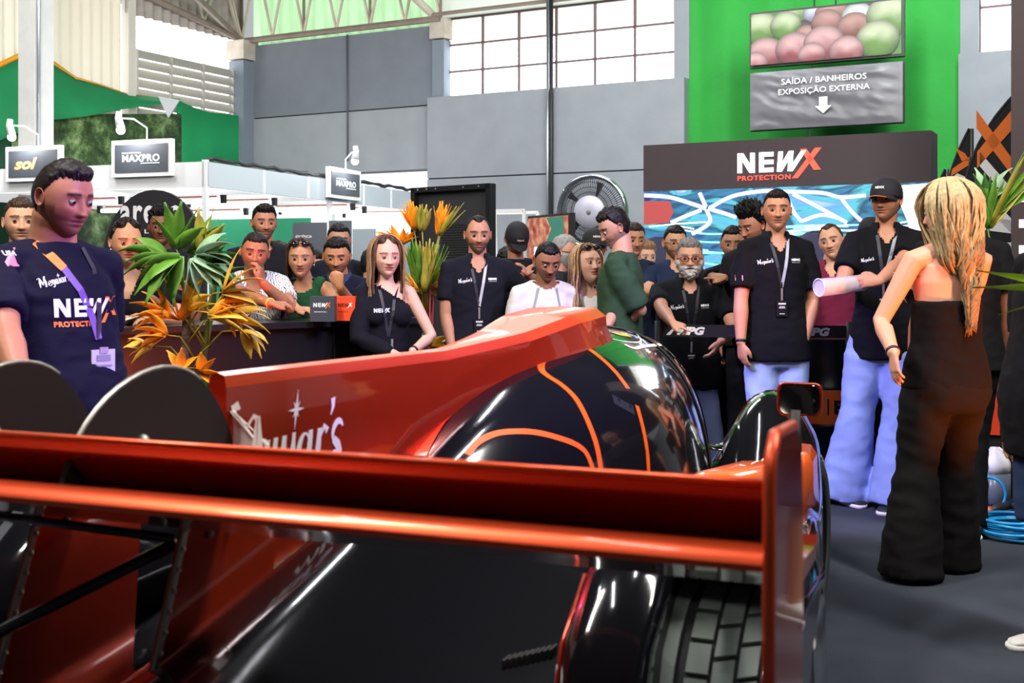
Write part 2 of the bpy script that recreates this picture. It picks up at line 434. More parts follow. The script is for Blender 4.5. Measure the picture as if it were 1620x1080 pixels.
truss('roof_truss', BW @ Vector((LX+.05, -.1, 5.02)), LWp(4.6)+Vector((.15, 0, 5.62)), 1.1, 5, 'pale steel truss rising from the corner column over the left wall')
truss('roof_truss', BW @ Vector((LX, -.1, 5.05)), BW @ Vector((LX+2.2, -7.5, 6.7)), .8, 6, 'steel truss running from the corner column out over the hall')
b = MB(); b.tube([BW @ Vector((LX+.55, -1.3, 5.55)), BW @ Vector((LX+.1, -6, 6.5))], .075, 10)
tag(b.build('roof_pipe', mat('white_pipe', 'ddd6c8', rough=.5), smooth=True), 'thick cream pipe slung beside the trusses above the corner column', 'pipe')
b = MB(BW); b.tube([(bx(690), -.12, 5.06), (bx(1010), -.12, 5.06)], .03, 6)
tag(b.build('roof_rail', steel2), 'slim steel rail along the top edge of the large gridded window', 'rail')
b = MB(BW); b.tube([(bx(690), -.05, 5.05), (bx(640), -1.5, 6.0)], .06, 6)
tag(b.build('roof_brace', steel), 'stout pale steel brace rising from the capital beside the large window', 'brace')
# ---- corner tall column in front of the left wall
cx, cy = -7.05*13.9/18, 13.9
cN = P(57, 300, 13.9)
b = MB(frame((cN.x, cN.y, 0), -A28)); b.box((0, 0, 4), (.27, .27, 8))
struct(b.build('trim_5', mat('column_white', 'c4c4c4', rough=.7, var=.05), None))
b = MB(frame((cN.x, cN.y, 0), -A28)); b.tube([(.16, -.1, 1.5), (.16, -.1, 7)], .02, 6)
tag(b.build('column_conduit', pipe, smooth=True), 'thin conduit clipped to the tall pale column at far left', 'pipe')
# ---- green shade cloth with a yellow hem
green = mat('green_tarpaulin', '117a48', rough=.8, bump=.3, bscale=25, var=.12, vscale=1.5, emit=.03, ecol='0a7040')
def cloth(name, grid, m, label, cat, parent=None):
    rows = len(grid); cols = len(grid[0]); vs = [p for r in grid for p in r]; fs = []
    for i in range(rows-1):
        for j in range(cols-1): fs.append((i*cols+j, i*cols+j+1, (i+1)*cols+j+1, (i+1)*cols+j))
    o = MB().add(vs, fs).build(name, m, parent, smooth=True)
    sm = o.modifiers.new('s', 'SOLIDIFY'); sm.thickness = .008
    if label: tag(o, label, cat)
    return o
def lwd(px):                # distance along the left wall seen at a pixel column (plane LX)
    c = cos(radians(A28)); s_ = sin(radians(A28)); k = (px-810)/FPX
    # point = cw - d*(s_, c)
    return (cw.x-k*cw.y)/(s_-k*c)
def lwz(px, py, off=0):
    d = lwd(px); Y = cw.y-d*cos(radians(A28)); return CH-(py-HOR)/FPX*Y
tent = empty('shade_tent', (P(150, 300, 15).x, P(150, 300, 15).y, 0), 0, 'green cloth canopy with a yellow hem slung along the left wall above the stands', 'canopy')
top = [(-60, 96), (0, 108), (40, 88), (80, 100), (120, 125), (160, 136), (200, 149), (250, 155), (285, 157)]
low = [(-60, 215), (0, 222), (40, 205), (80, 190), (120, 186), (160, 180), (200, 172), (250, 166), (283, 158)]
g = []
for k in range(7):
    row = []
    for (a, c) in zip(top, low):
        px = a[0]; py = a[1]+(c[1]-a[1])*k/6; d = lwd(px)
        q = LWp(d)+Vector((cos(radians(A28)), -sin(radians(A28)), 0))*(.12+.5*sin(pi*k/12)+.05*sin(px*.09+k))
        Y = q.y; row.append(((px-810)/FPX*Y, Y, CH-(py-HOR)/FPX*Y))
    g.append(row)
cloth('canopy_cloth', g, green, None, None, tent)
b = []
for off in (0, 1):
    row = []
    for (px, py) in top[:-1]:
        q = LWp(lwd(px))+Vector((cos(radians(A28)), -sin(radians(A28)), 0))*.1
        Y = q.y; row.append(((px-810)/FPX*Y, Y, CH-(py-(10 if px < 100 else 6)*off*(1-px/300)-HOR)/FPX*Y))
    b.append(row)
cloth('yellow_hem', b, mat('yellow_cloth', 'e0981c', rough=.7, bump=.3, bscale=20), None, None, tent)
# printed foliage screen below the canopy
def foliage_mat():
    m = bpy.data.materials.new('printed_foliage'); m.use_nodes = True; nt = m.node_tree; bs = nt.nodes['Principled BSDF']
    tc = nt.nodes.new('ShaderNodeTexCoord'); n = nt.nodes.new('ShaderNodeTexNoise'); n.inputs['Scale'].default_value = 3.2; n.inputs['Detail'].default_value = 14
    n.inputs['Roughness'].default_value = .75
    r = nt.nodes.new('ShaderNodeValToRGB'); e = r.color_ramp.elements
    e[0].position = .38; e[0].color = lin('1a2418'); e[1].position = .68; e[1].color = lin('a3b48c')
    k = e.new(.5); k.color = lin('3c5430'); k = e.new(.58); k.color = lin('6f8a54')
    nt.links.new(tc.outputs['Object'], n.inputs['Vector']); nt.links.new(n.outputs['Fac'], r.inputs['Fac'])
    nt.links.new(r.outputs['Color'], bs.inputs['Base Color']); bs.inputs['Roughness'].default_value = .6
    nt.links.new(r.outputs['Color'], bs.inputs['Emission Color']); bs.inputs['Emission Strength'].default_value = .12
    return m
fo = foliage_mat()
g = []
for k in range(2):
    row = []
    for px in (8, 80, 150, 220, 277):
        d = lwd(px); q = LWp(d)+Vector((cos(radians(A28)), -sin(radians(A28)), 0))*.12
        row.append((q.x, q.y, .0 if k else lwz(px, 181)))
    g.append(row)
cloth('foliage_screen', g, fo, 'tall screen printed with tree foliage hanging behind the fascia signs on the left', 'screen')
g = []
for k in range(2):
    row = []
    for i in range(13):
        px = 279+(386-279)*i/12; d = lwd(min(px, 383.5))
        q = LWp(d)+Vector((cos(radians(A28)), -sin(radians(A28)), 0))*(.32+.04*sin(i*1.3))
        Y = q.y; zt = (157+22*sin(pi/2*min(1, (px-279)/70))+.15*max(0, px-349)-HOR)
        zz = CH-zt/FPX*Y if k == 0 else CH-(262-HOR)/FPX*Y
        row.append(((px-810)/FPX*Y, Y, zz))
    g.append(row)
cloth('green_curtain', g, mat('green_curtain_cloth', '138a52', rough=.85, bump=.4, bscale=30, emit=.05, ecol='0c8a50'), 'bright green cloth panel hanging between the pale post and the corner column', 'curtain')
q = LWp(lwd(262)); w3 = [P(250, 152, 16.8), P(284, 158, 17.0), P(266, 186, 16.9)]
b = MB(); b.add([tuple(p) for p in w3]+[tuple(p+Vector((0, .02, 0))) for p in w3], [(0, 2, 1), (3, 4, 5), (0, 1, 4, 3), (1, 2, 5, 4), (2, 0, 3, 5)])
tag(b.build('cloth_pennant', mat('grey_cloth', 'b5b9bb', rough=.8)), 'small pale grey triangular cloth pennant where the green canopy meets the post', 'pennant')
# ---------------------------------------------------------------- stands, screens, signs
white_al = mat('white_aluminium', 'eef0f2', rough=.35, spec=.5)
def decal_plane(M, x, z, w=None, h=None, v=None, f=None, y=-.004):
    """flat 2-D shape -> verts in frame M (x right, z up), centred at x, z"""
    v2 = fit2d(v, w, h, x, z) if (w or h) else v
    return [M @ Vector((a, y, c)) for a, c in v2], f
def put(name, M, x, z, vf, w, h, m, parent, y=-.004, shearz=0):
    v, f = vf; v2 = fit2d(v, w, h, x, z)
    return MB().add([M @ Vector((a, y, c)) for a, c in v2], f).build(name, m, parent)
ink_w = mat('white_lettering', 'f4f4f4', rough=.6)
ink_o = mat('orange_lettering', 'f07a2c', rough=.6)
ink_r = mat('coral_lettering', 'ff5a4a', rough=.6)
glow_w = mat('lit_white_lettering', 'ffffff', emit=1.6, ecol='ffffff')
glow_r = mat('lit_coral_lettering', 'ff5c48', emit=.9, ecol='ff4c38')
def newx(M, x, z, w, mw, mo, parent, y=-.004, sub=None, subm=None):
    k = w/4.25
    for v, f, ci in newx2d():
        MB().add([M @ Vector((x+(a-2.12)*k, y, z+(c-.3)*k)) for a, c in v], f).build('lettering', mo if ci else mw, parent)
    if sub:
        v, f = text2d('PROTECTION', bold=.03, spacing=1.15)
        v = fit2d(v, 2.72*k, .25*k, x+(1.36-2.12)*k, z+(-.27-.3)*k)
        MB().add([M @ Vector((a, y, c)) for a, c in v], f).build('lettering', subm or mo, parent)
# ---- exhibition booth on the left
BK = P(325, 300, 12.0); BF = frame((BK.x, BK.y, 0), -20)
zt, zb = 2.42, 2.17
booth = empty('exhibition_booth', (BK.x, BK.y, 0), 0, 'white modular exhibition booth with fascia beams, posts and lit ceiling on the left', 'booth')
b = MB(BF); b.box((-2.6, 0, (zt+zb)/2), (5.2, .05, zt-zb)); b.build('fascia', white_al, booth)
b = MB(BF); b.box((.0, 2.9, (zt+zb)/2), (.05, 5.8, zt-zb)); b.build('fascia', mat('pale_blue_fascia', 'c3ccd3', rough=.4), booth)
for (x, y) in ((0, 0), (0, 2.55), (0, 5.0), (-4.3, 0), (-1.2, 4.9)):
    MB(BF).box((x, y, (zt+.02)/2), (.05, .05, zt+.02)).build('post', white_al, booth)
for y in (1.05, 2.0, 3.4, 4.2):
    MB(BF).box((.03, y, (zt+zb)/2), (.012, .03, zt-zb)).build('fascia_joint', white_al, booth)
cmat = mat('booth_ceiling', 'f4f4f4', rough=.7, emit=.5)  # glow added so the ceiling cloth reads brightly lit
b = MB(BF)
# stretched white ceiling cloth in shallow pyramids
for i in range(4):
    for j in range(5):
        x0 = -i*1.25; y0 = j*1.15
        c = (x0-.62, y0+.57, 2.34); q = [(x0, y0, 2.16), (x0-1.25, y0, 2.16), (x0-1.25, y0+1.15, 2.16), (x0, y0+1.15, 2.16)]
        b.add(q+[c], [(0, 1, 4), (1, 2, 4), (2, 3, 4), (3, 0, 4)])
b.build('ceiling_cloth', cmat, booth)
tubem = mat('lit_tube', 'ffffff', emit=6, ecol='ffffff')
redt = mat('red_bracket', 'b4553c', rough=.5)
for i, (x, y, l, r) in enumerate([(-.9, .8, 1.1, 0), (-2.3, .9, 1.1, 0), (-1.0, 2.0, 1.1, 0), (-2.4, 2.1, 1.1, 0), (-.5, 3.0, 1.1, 0), (-.9, 4.0, 1.2, 0), (-2.2, 3.2, 1.2, 0), (-.4, 4.7, 1.0, 0)]):
    M_ = BF @ Matrix.Translation((x, y, 2.08+.02*(i % 3))) @ Matrix.Rotation(r, 4, 'Z')
    t = empty('tube_light', M_ @ Vector((0, 0, 0)), 0, None, 'ceiling light', 'tube lights under the white booth ceiling')
    t['label'] = 'white fluorescent tube light hung under the booth ceiling'
    MB(M_).tube([(-l/2, 0, 0), (l/2, 0, 0)], .022, 8).build('tube', tubem, t)
    for s_ in (-1, 1): MB(M_).box((s_*(l/2+.03), 0, .02), (.05, .05, .09)).build('end_cap', dark, t)
    MB(M_).box((0, 0, .05), (l*.9, .02, .015)).build('bracket_rail', redt, t)
b = MB(BF); b.box((-2.0, 5.1, 1.2), (4.2, .04, 2.3)); b.build('back_wall', mat('booth_wall_white', 'e6e8ea', rough=.6, emit=.8), booth)  # emission added to the wall to brighten the booth interior
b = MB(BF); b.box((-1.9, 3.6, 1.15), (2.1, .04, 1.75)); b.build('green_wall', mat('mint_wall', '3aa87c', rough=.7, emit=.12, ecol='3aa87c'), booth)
# dark display panels in the booth
pm = mat('grey_panel', '5b6068', rough=.6)
def panel(px0, px1, py0, py1, Y, m, label, name='display_panel', txt=None, th=.04, inkm=None, tw=.5, pos=(.5, .6)):
    c = P((px0+px1)/2, (py0+py1)/2, Y); w = (px1-px0)/FPX*Y/cos(radians(20)); zt_ = CH-(py0-HOR)/FPX*Y; zb_ = CH-(py1-HOR)/FPX*Y
    r = empty(name, (c.x, c.y, 0), 0, label, 'panel'); M_ = frame((c.x, c.y, 0), -18)
    MB(M_).box((0, 0, (zt_+zb_)/2), (w, th, zt_-zb_)).build('board', m, r)
    MB(M_).box((0, .03, zb_/2), (.05, .05, max(.1, zb_))).build('stand', dark, r)
    if txt:
        for k, (tx, fx, fz, tww) in enumerate(txt):
            put('lettering', M_, (fx-.5)*w, zb_+(zt_-zb_)*fz, text2d(tx, bold=.02), w*tww, None, inkm or ink_w, r, y=-th/2-.004)
    return r, M_, w, zb_, zt_
panel(463, 517, 352, 460, 13.0, pm, 'grey display panel with small white words behind the woman in green', txt=[('EFICIÊNCIA', .35, .8, .5), ('PRECISÃO', .35, .55, .5)])
panel(521, 556, 349, 460, 13.4, pm, 'grey display panel right of the booth post behind the man in black', txt=[('NOVUS', .6, .7, .6)])
panel(558, 594, 362, 440, 13.2, mat('glass_panel', '98a3ab', rough=.2), 'pale glass panel with the white word REDNUO behind the long haired woman', txt=[('REDNUO', .5, .28, .9)])
panel(618, 652, 380, 440, 13.6, mat('grey_blue_panel', '8b949c', rough=.4), 'grey display panel with orange lettering left of the tall black partition', txt=[('paker', .45, .72, .75)], inkm=ink_o)
# fascia signs with arm spotlights
def fascia_sign(px0, px1, py0, py1, M_, along, label, txt, inkm, armoff, zlo=None):
    return
def sign(M_, x0, x1, z0, z1, y, label, kind, flip=1):
    r = empty('fascia_sign', M_ @ Vector(((x0+x1)/2, y, z0)), 0, label, 'sign')
    w = x1-x0; h = z1-z0; xc_ = (x0+x1)/2; zc = (z0+z1)/2
    MB(M_).box((xc_, y, zc), (w, .05, h)).build('sign_box', white_al, r)
    MB(M_).box((xc_, y-.028, zc), (w-.09, .01, h-.09)).build('sign_face', mat('sign_grey', '4b5058', rough=.5), r)
    Mf = M_
    if kind == 'maxpro':
        v, f = text2d('MAXPRO', bold=.03, spacing=1.08)
        put('lettering', Mf, xc_, zc, (v, f), w*.62, h*.2, ink_w, r, y=y-.036)
        b = MB(Mf); b.box((xc_-w*.155, y-.036, zc+h*.145), (w*.31, .004, h*.025)); b.box((xc_+w*.155, y-.036, zc-h*.145), (w*.31, .004, h*.025)); b.build('lettering_bar', ink_w, r)
    else:
        v, f = text2d('sol', bold=.04, shear=.3)
        put('lettering', Mf, xc_-w*.12, zc, (v, f), w*.42, h*.34, mat('sol_orange', 'f3b27a', rough=.5), r, y=y-.036)
    a = empty('arm_spotlight', M_ @ Vector((xc_, y, z1)), 0, 'small white arm spotlight glowing above the '+('orange sol sign' if kind == 'sol' else ('booth front MAXPRO sign' if 'front' in label else 'slanting booth side MAXPRO sign')), 'spotlight')
    b = MB(M_); b.tube([(xc_+.05, y, z1), (xc_+.05, y, z1+.12), (xc_-.02, y-.12, z1+.2), (xc_-.12, y-.22, z1+.2)], .008, 6); b.build('arm', white_al, a)
    b = MB(M_); b.tube([(xc_-.12, y-.22, z1+.26), (xc_-.12, y-.23, z1+.2), (xc_-.11, y-.21, z1+.1)], [.03, .035, .045], 12); b.build('lamp_head', white_al, a, smooth=True)
    b = MB(M_); b.ellip((xc_-.11, y-.21, z1+.08), (.042, .042, .042)); b.build('bulb', mat('lit_bulb', 'ffffff', emit=30, ecol='ffffff'), a, smooth=True)
    l = bpy.data.lights.new('bulb_light', 'POINT'); l.energy = 9; l.shadow_soft_size = .04; lo = bpy.data.objects.new('bulb_light', l); COL.objects.link(lo); lo.location = M_ @ Vector((xc_-.08, y-.2, z1+.03))
    return r
sign(BF, fx(184, BF), fx(279, BF), fz(230, 280, BF), fz(230, 222, BF), -.05, 'white framed grey fascia sign with white MAXPRO lettering on the booth front', 'maxpro')
sign(BF, fx(17, BF), fx(104, BF), fz(60, 287, BF), fz(60, 232, BF), -.05, 'white framed grey fascia sign with orange sol lettering above the man in navy', 'sol')
BS = BF @ Matrix.Rotation(pi/2, 4, 'Z')       # side of the booth: x runs away from us
s0, s1 = fx(518, BS, -.06), fx(568, BS, -.06)
sign(BS, s0, s1, fz(545, 316, BS), fz(545, 269, BS), -.06, 'slanting white framed fascia sign with MAXPRO lettering on the booth side', 'maxpro')
b = MB(BS)
pts = []
for i in range(40):
    s = .0+5.6*i/39; pts.append((s, -.0, zt+.015+.03*abs(sin(i*1.9))*(1 if i % 5 else 2)))
b.tube(pts, [.015+.012*abs(sin(i*2.3)) for i in range(40)], 6)
tag(b.build('cable_bundle', dark, smooth=True), 'black cable bundle lying along the top of the booth side fascia', 'cable')
# arched textile banner "areco"
c = P(243, 300, 9.6); M_ = frame((c.x, c.y, 0), -8)
ab = empty('arched_banner', (c.x, c.y, 0), 0, 'black arched fabric banner with white areco lettering behind the people at the counter', 'banner')
W_, ZA = .43, CH-(300-HOR)/FPX*9.6
out = [(-W_, .05)]+[(-W_*cos(pi*i/20), ZA-.58+.58*sin(pi*i/20)) for i in range(21)]+[(W_, .05)]
MB().prism(out, lambda p: M_ @ Vector((p[0], 0, p[1])), lambda p: M_ @ Vector((p[0], .05, p[1]))).build('banner_fabric', mat('black_banner', '26242a', rough=.8), ab)
put('lettering', M_, -.02, ZA-.20, text2d('areco', bold=.025, spacing=1.12), .52, .15, ink_w, ab, y=-.006)
put('lettering', M_, -.02, ZA-.335, text2d('QUALIDADE', bold=.02, spacing=1.2), .52, .04, ink_w, ab, y=-.006)
MB(M_).box((0, .025, .03), (.8, .3, .06)).build('base_plate', dark, ab)
# ---- LED screen stand
LY = 10.3; LF = frame((0, LY, 0), -A28)
lx0, lx1 = bx(1018, LY), bx(1473, LY); zt = bz(1018, 230, LY); zs = bz(1018, 303, LY)
led = empty('led_wall', LF @ Vector(((lx0+lx1)/2, 0, 0)), 0, 'large led wall with a brown black NEWX PROTECTION header over a glowing blue picture', 'screen')
hm = mat('led_header', '40353a', rough=.55, emit=.10, ecol='4a3c42', bump=.2, bscale=300)
MB(LF).box(((lx0+lx1)/2, .15, (zt+zs)/2), (lx1-lx0, .3, zt-zs)).build('header', hm, led)
MB(LF).box(((lx0+lx1)/2, .16, zs/2), (lx1-lx0, .28, zs)).build('cabinet', dark, led)
def led_mat():
    m = bpy.data.materials.new('led_picture'); m.use_nodes = True; nt = m.node_tree; bs = nt.nodes['Principled BSDF']
    tc = nt.nodes.new('ShaderNodeTexCoord'); mp = nt.nodes.new('ShaderNodeMapping'); mp.inputs['Scale'].default_value = (1.1, 1.1, 3.0)
    n = nt.nodes.new('ShaderNodeTexNoise'); n.inputs['Scale'].default_value = 1.6; n.inputs['Detail'].default_value = 3; n.inputs['Distortion'].default_value = 1.2
    r = nt.nodes.new('ShaderNodeValToRGB'); e = r.color_ramp.elements
    e[0].position = .3; e[0].color = lin('2b2f70'); e[1].position = .75; e[1].color = lin('d8f4ff')
    for p, c in ((.40, '3a86b0'), (.47, '28506e'), (.54, '58c8d8'), (.62, '6aa8e0')):
        k = e.new(p); k.color = lin(c)
    nt.links.new(tc.outputs['Object'], mp.inputs['Vector']); nt.links.new(mp.outputs['Vector'], n.inputs['Vector']); nt.links.new(n.outputs['Fac'], r.inputs['Fac'])
    bs.inputs['Base Color'].default_value = (0, 0, 0, 1)
    nt.links.new(r.outputs['Color'], bs.inputs['Emission Color']); bs.inputs['Emission Strength'].default_value = 1.0; return m
MB(LF).box(((lx0+lx1)/2, .01, (zs+.4)/2), (lx1-lx0-.01, .02, zs-.4)).build('screen_picture', led_mat(), led)
def lp(px, py, off=-.006):
    x = fx(px, LF, 0); Y = (LF @ Vector((x, 0, 0))).y; return LF @ Vector((x, off, CH-(py-HOR)/FPX*Y))
def led_lines(lines, w, m, name='light_streak', off=-.006):
    b = MB()
    for pts in lines:
        # smooth the polyline (Catmull-Rom) in the plane of the screen
        q = []
        for i in range(len(pts)-1):
            p0, p1, p2, p3 = pts[max(i-1, 0)], pts[i], pts[i+1], pts[min(i+2, len(pts)-1)]
            for k in range(5):
                t = k/5
                q.append(tuple(.5*((2*p1[j])+(-p0[j]+p2[j])*t+(2*p0[j]-5*p1[j]+4*p2[j]-p3[j])*t*t+(-p0[j]+3*p1[j]-3*p2[j]+p3[j])*t**3) for j in (0, 1)))
        q.append(pts[-1]); v, f = stroke2d([q], w)
        b.add([lp(x, y, off) for x, y in v], f)
    return b.build(name, m, led)
halo = mat('violet_halo', '6a78ff', emit=1.0, ecol='7f93ff'); white_l = mat('white_streak', 'ffffff', emit=3.0, ecol='f4f6ff')
main = [[(1020, 309), (1060, 312), (1100, 324), (1117, 330)], [(1107, 305), (1113, 318), (1117, 327)], [(1123, 329), (1160, 310), (1210, 302), (1240, 303)],
        [(1110, 332), (1085, 342), (1062, 352)], [(1121, 330), (1145, 337), (1165, 344)], [(1118, 332), (1124, 350), (1110, 362), (1095, 370)],
        [(1240, 303), (1300, 305), (1330, 312), (1370, 309)], [(1244, 308), (1256, 335), (1268, 350)], [(1255, 307), (1290, 325), (1340, 352)],
        [(1330, 312), (1348, 335), (1366, 352)], [(1268, 350), (1300, 340), (1330, 346)]]
led_lines(main, 7, halo, off=-.004); led_lines(main, 4.4, white_l, off=-.008)
b = MB(); b.add([lp(x, y, -.007) for x, y in ((1380, 297), (1471, 290), (1471, 425), (1452, 425), (1436, 350), (1420, 312))], [(0, 5, 4, 3, 2, 1)]); b.build('white_glow_area', white_l, led)
rr = random.Random(3)
wv = [[], []]
for i in range(70):
    y = 356+rr.random()**1.2*66; x = 1022+rr.random()*420; l = 30+rr.random()*80; s = rr.uniform(-.16, .16)
    x1_ = min(x+l, 1468); wv[i % 2].append([(x, y), ((x+x1_)/2, y+s*l*.5+rr.uniform(-2, 2)), (x1_, y+s*l)])
led_lines(wv[0], 2.6, mat('cyan_streak', '7fe8ff', emit=1.5, ecol='7fe0ff')); led_lines(wv[1], 1.8, white_l, off=-.008)
b = MB()
v = [lp(1019, 318, -.003), lp(1060, 318, -.003), lp(1066, 335, -.003), lp(1058, 352, -.003), lp(1019, 356, -.003)]
b.add(v, [(4, 3, 2, 1, 0)]); b.build('red_patch', mat('screen_red', 'a04444', emit=.6, ecol='a84848'), led)
w_ = fx(1300, LF)-fx(1167, LF)
newx(LF, (fx(1300, LF)+fx(1167, LF))/2, lp(1233, 262).z, w_, glow_w, glow_r, led, y=-.008, sub=True)
# ---- videowall TV and the hanging direction sign on the green wall
TF = frame((0, 15.9, 0), -A28)
def tvx(px): return fx(px, TF)
tx0, tx1 = tvx(1186), tvx(1430); z1 = fz(1186, 21, TF); z0 = fz(1186, 108, TF)
tv = empty('hanging_video_screen', TF @ Vector(((tx0+tx1)/2, 0, z0)), 0, 'large wide video screen showing green and red grapes, hung high on the green wall', 'screen')
MB(TF).box(((tx0+tx1)/2, .05, (z0+z1)/2), (tx1-tx0, .1, z1-z0)).build('frame', mat('black_frame', '15161a', rough=.4), tv)
MB(TF).box(((tx0+tx1)/2, -.005, (z0+z1)/2), (tx1-tx0-.05, .01, z1-z0-.05)).build('display', mat('grape_backdrop', '3a5a30', emit=.45, ecol='4c6a3c'), tv)
def grape_layer(lst):
    for n_, (u, v_, r, lo, hi) in enumerate(lst):
        m = bpy.data.materials.get('grape_'+lo)
        if not m:
            m = bpy.data.materials.new('grape_'+lo); m.use_nodes = True; bs = m.node_tree.nodes['Principled BSDF']; bs.inputs['Base Color'].default_value = (0, 0, 0, 1)
            a = m.node_tree.nodes.new('ShaderNodeAttribute'); a.attribute_name = 'Col'
            m.node_tree.links.new(a.outputs['Color'], bs.inputs['Emission Color']); bs.inputs['Emission Strength'].default_value = 1.0
        b = MB(); W2 = tx1-tx0-.05; H2 = z1-z0-.05; R_ = r*H2
        vs = []; cols = []; fs = []; N = 28
        cx_ = (tx0+tx1)/2+(u-.5)*W2; cz_ = (z0+z1)/2+(v_-.5)*H2
        for i in range(7):
            for j in range(N):
                rr_ = R_*(i/6); a_ = 2*pi*j/N
                x = cx_+rr_*cos(a_)*1.1; z = cz_+rr_*sin(a_)
                x = min(max(x, (tx0+tx1)/2-W2/2), (tx0+tx1)/2+W2/2); z = min(max(z, (z0+z1)/2-H2/2), (z0+z1)/2+H2/2)
                vs.append(TF @ Vector((x, -.012-.0015*n_, z)))
                t = max(0, min(1, .42+1.2*sin(a_)*(i/6)+.35*noise.noise(Vector((x*9, n_, z*9))))); e = 1-.7*(i/6)**3.5
                L, Hh = lin(lo), lin(hi); cols.append([(L[k]*(1-t)+Hh[k]*t)*e for k in range(3)]+[1])
        for i in range(6):
            for j in range(N): k = (j+1) % N; fs.append((i*N+j, (i+1)*N+j, (i+1)*N+k, i*N+k))
        b.add(vs, fs); o = b.build('grape_picture', m, tv)
        ca = o.data.color_attributes.new('Col', 'FLOAT_COLOR', 'POINT'); ca.data.foreach_set('color', [x for c_ in cols for x in c_])
G_, R1, R2, K_ = ('5f8f2c', 'd4e0b8'), ('8c3440', 'e6b8b8'), ('7a3c32', 'c99a90'), ('2c2030', '5a4a58')
grape_layer([(.3, .95, .3, *G_), (.45, .9, .25, '8a90a8', 'dfe4f0'), (.55, .85, .3, *R2), (.75, .95, .2, *K_), (.72, .75, .28, 'a0b49a', 'e6f0ea'), (.36, .6, .2, *K_),
             (.06, .72, .33, *G_), (.24, .72, .28, *G_), (.38, .5, .2, *R2), (.52, .68, .28, *R2), (.7, .55, .3, *R2), (.93, .72, .4, *G_), (.85, .3, .36, *G_),
             (.1, .2, .33, *R1), (.3, .24, .34, *R1), (.5, .3, .36, *R1), (.42, .1, .25, *R1), (.65, .12, .3, *R1), (.03, .02, .24, *R1)])
sg = empty('direction_sign', TF @ Vector(((tx0+tx1)/2, 0, 3)), 0, 'grey tarpaulin sign with white exit directions and a down arrow on the green wall', 'sign')
z1s = fz(1186, 115, TF); z0s = fz(1186, 208, TF)
MB(TF).box(((tx0+tx1)/2, .05, (z0s+z1s)/2), (tx1-tx0, .05, z1s-z0s)).build('frame', MATS['black_frame'], sg)
nx_, nz_ = 60, 30; vs = []; fs = []
def sgy(u, v_): 
    d = min(u, 1-u, v_, 1-v_)
    return -.012-.03*min(1, d*8)*(.5+noise.noise(Vector((u*3+v_*5, v_*2, 3)))*.9+.35*noise.noise(Vector((u*14+v_*9, v_*5-u*6, 7))))
for j in range(nz_+1):
    for i in range(nx_+1):
        u, v_ = i/nx_, j/nz_
        vs.append(TF @ Vector((tx0+.01+(tx1-tx0-.02)*u, sgy(u, v_), z0s+.01+(z1s-z0s-.02)*v_)))
for j in range(nz_):
    for i in range(nx_): a = j*(nx_+1)+i; fs.append((a, a+1, a+nx_+2, a+nx_+1))
MB().add(vs, fs).build('tarpaulin', mat('grey_tarpaulin', '5e5d62', rough=.32, spec=.6), sg, smooth=True)
xm_ = (tx0+tx1)/2; Wd = tx1-tx0; Hd = z1s-z0s
put('lettering', TF, xm_+.0, z0s+Hd*.80, text2d('SAÍDA / BANHEIROS'), Wd*.55, Hd*.12, ink_w, sg, y=-.062)
put('lettering', TF, xm_+.0, z0s+Hd*.62, text2d('EXPOSIÇÃO EXTERNA'), Wd*.59, Hd*.135, ink_w, sg, y=-.062)
ar = [(-.25, 1), (.25, 1), (.25, .45), (.5, .45), (0, 0), (-.5, .45), (-.25, .45)]
put('arrow', TF, xm_-.0, z0s+Hd*.36, (ar, [tuple(range(7))[::-1]]), None, Hd*.27, ink_w, sg, y=-.062)
b = MB(TF)
for xx_ in (.43, .57): b.tube([(tx0+Wd*xx_, .02, z1), (tx0+Wd*xx_, .02, 7)], .01, 5)
b.build('suspension_wire', dark, tv)
MB(TF).tube([(tx0+Wd*.4, .03, z0s), (tx0+Wd*.4, .03, z0s-.6)], .008, 5).build('cable', dark, sg); MB(TF).tube([(tx0+Wd*.41, .04, z0), (tx0+Wd*.41, .04, z1s)], .008, 5).build('cable', dark, sg)
# ---- wall fan
c = P(937, 335, 14.5); FM = frame(c, -24) @ Matrix.Rotation(radians(4), 4, 'X')
fan = empty('wall_fan', c, 0, 'large round silver misting fan with wire grille on the grey wall', 'fan')
chrome = mat('fan_chrome', 'c9ccd2', rough=.18, metal=.95); wire = mat('fan_wire', '2a2a2e', rough=.5, metal=.5)
R_ = .40
b = MB(FM); n = 56; rings = []
for r, y in ((R_, -.02), (R_+.01, -.05), (R_+.045, -.07), (R_+.06, 0), (R_+.02, .12), (R_-.01, .12), (R_, -.02)):
    rings.append([(r*cos(2*pi*k/n), y, r*sin(2*pi*k/n)) for k in range(n)])
b.loft(rings, cap=False); b.build('rim', chrome, fan, smooth=True)
b = MB(FM)
for k in range(90):
    a = 2*pi*k/90; b.tube([(.2*cos(a), -.09, .2*sin(a)), (.34*cos(a+.06), -.085, .34*sin(a+.06)), (R_*cos(a+.1), -.03, R_*sin(a+.1))], 0.0045, 4)
for r in (.24, .3, .36):
    b.tube([(r*cos(2*pi*k/48), -.09, r*sin(2*pi*k/48)) for k in range(49)], .004, 4)
b.build('grille', wire, fan)
b = MB(FM); b.loft([[(r*cos(2*pi*k/40), y, r*sin(2*pi*k/40)) for k in range(40)] for r, y in ((.2, -.08), (.2, -.10), (.19, -.115), (.05, -.125), (.001, -.125))], cap=False)
b.build('hub_disc', mat('fan_disc', 'aeacba', rough=.45, metal=.3), fan, smooth=True)
b = MB(FM); b.ellip((0, -.13, 0), (.028, .015, .028)); b.build('hub_cap', mat('cap_dark', '6a6a70', rough=.4), fan, smooth=True)
bld = mat('fan_blade', '2f2f33', rough=.5)
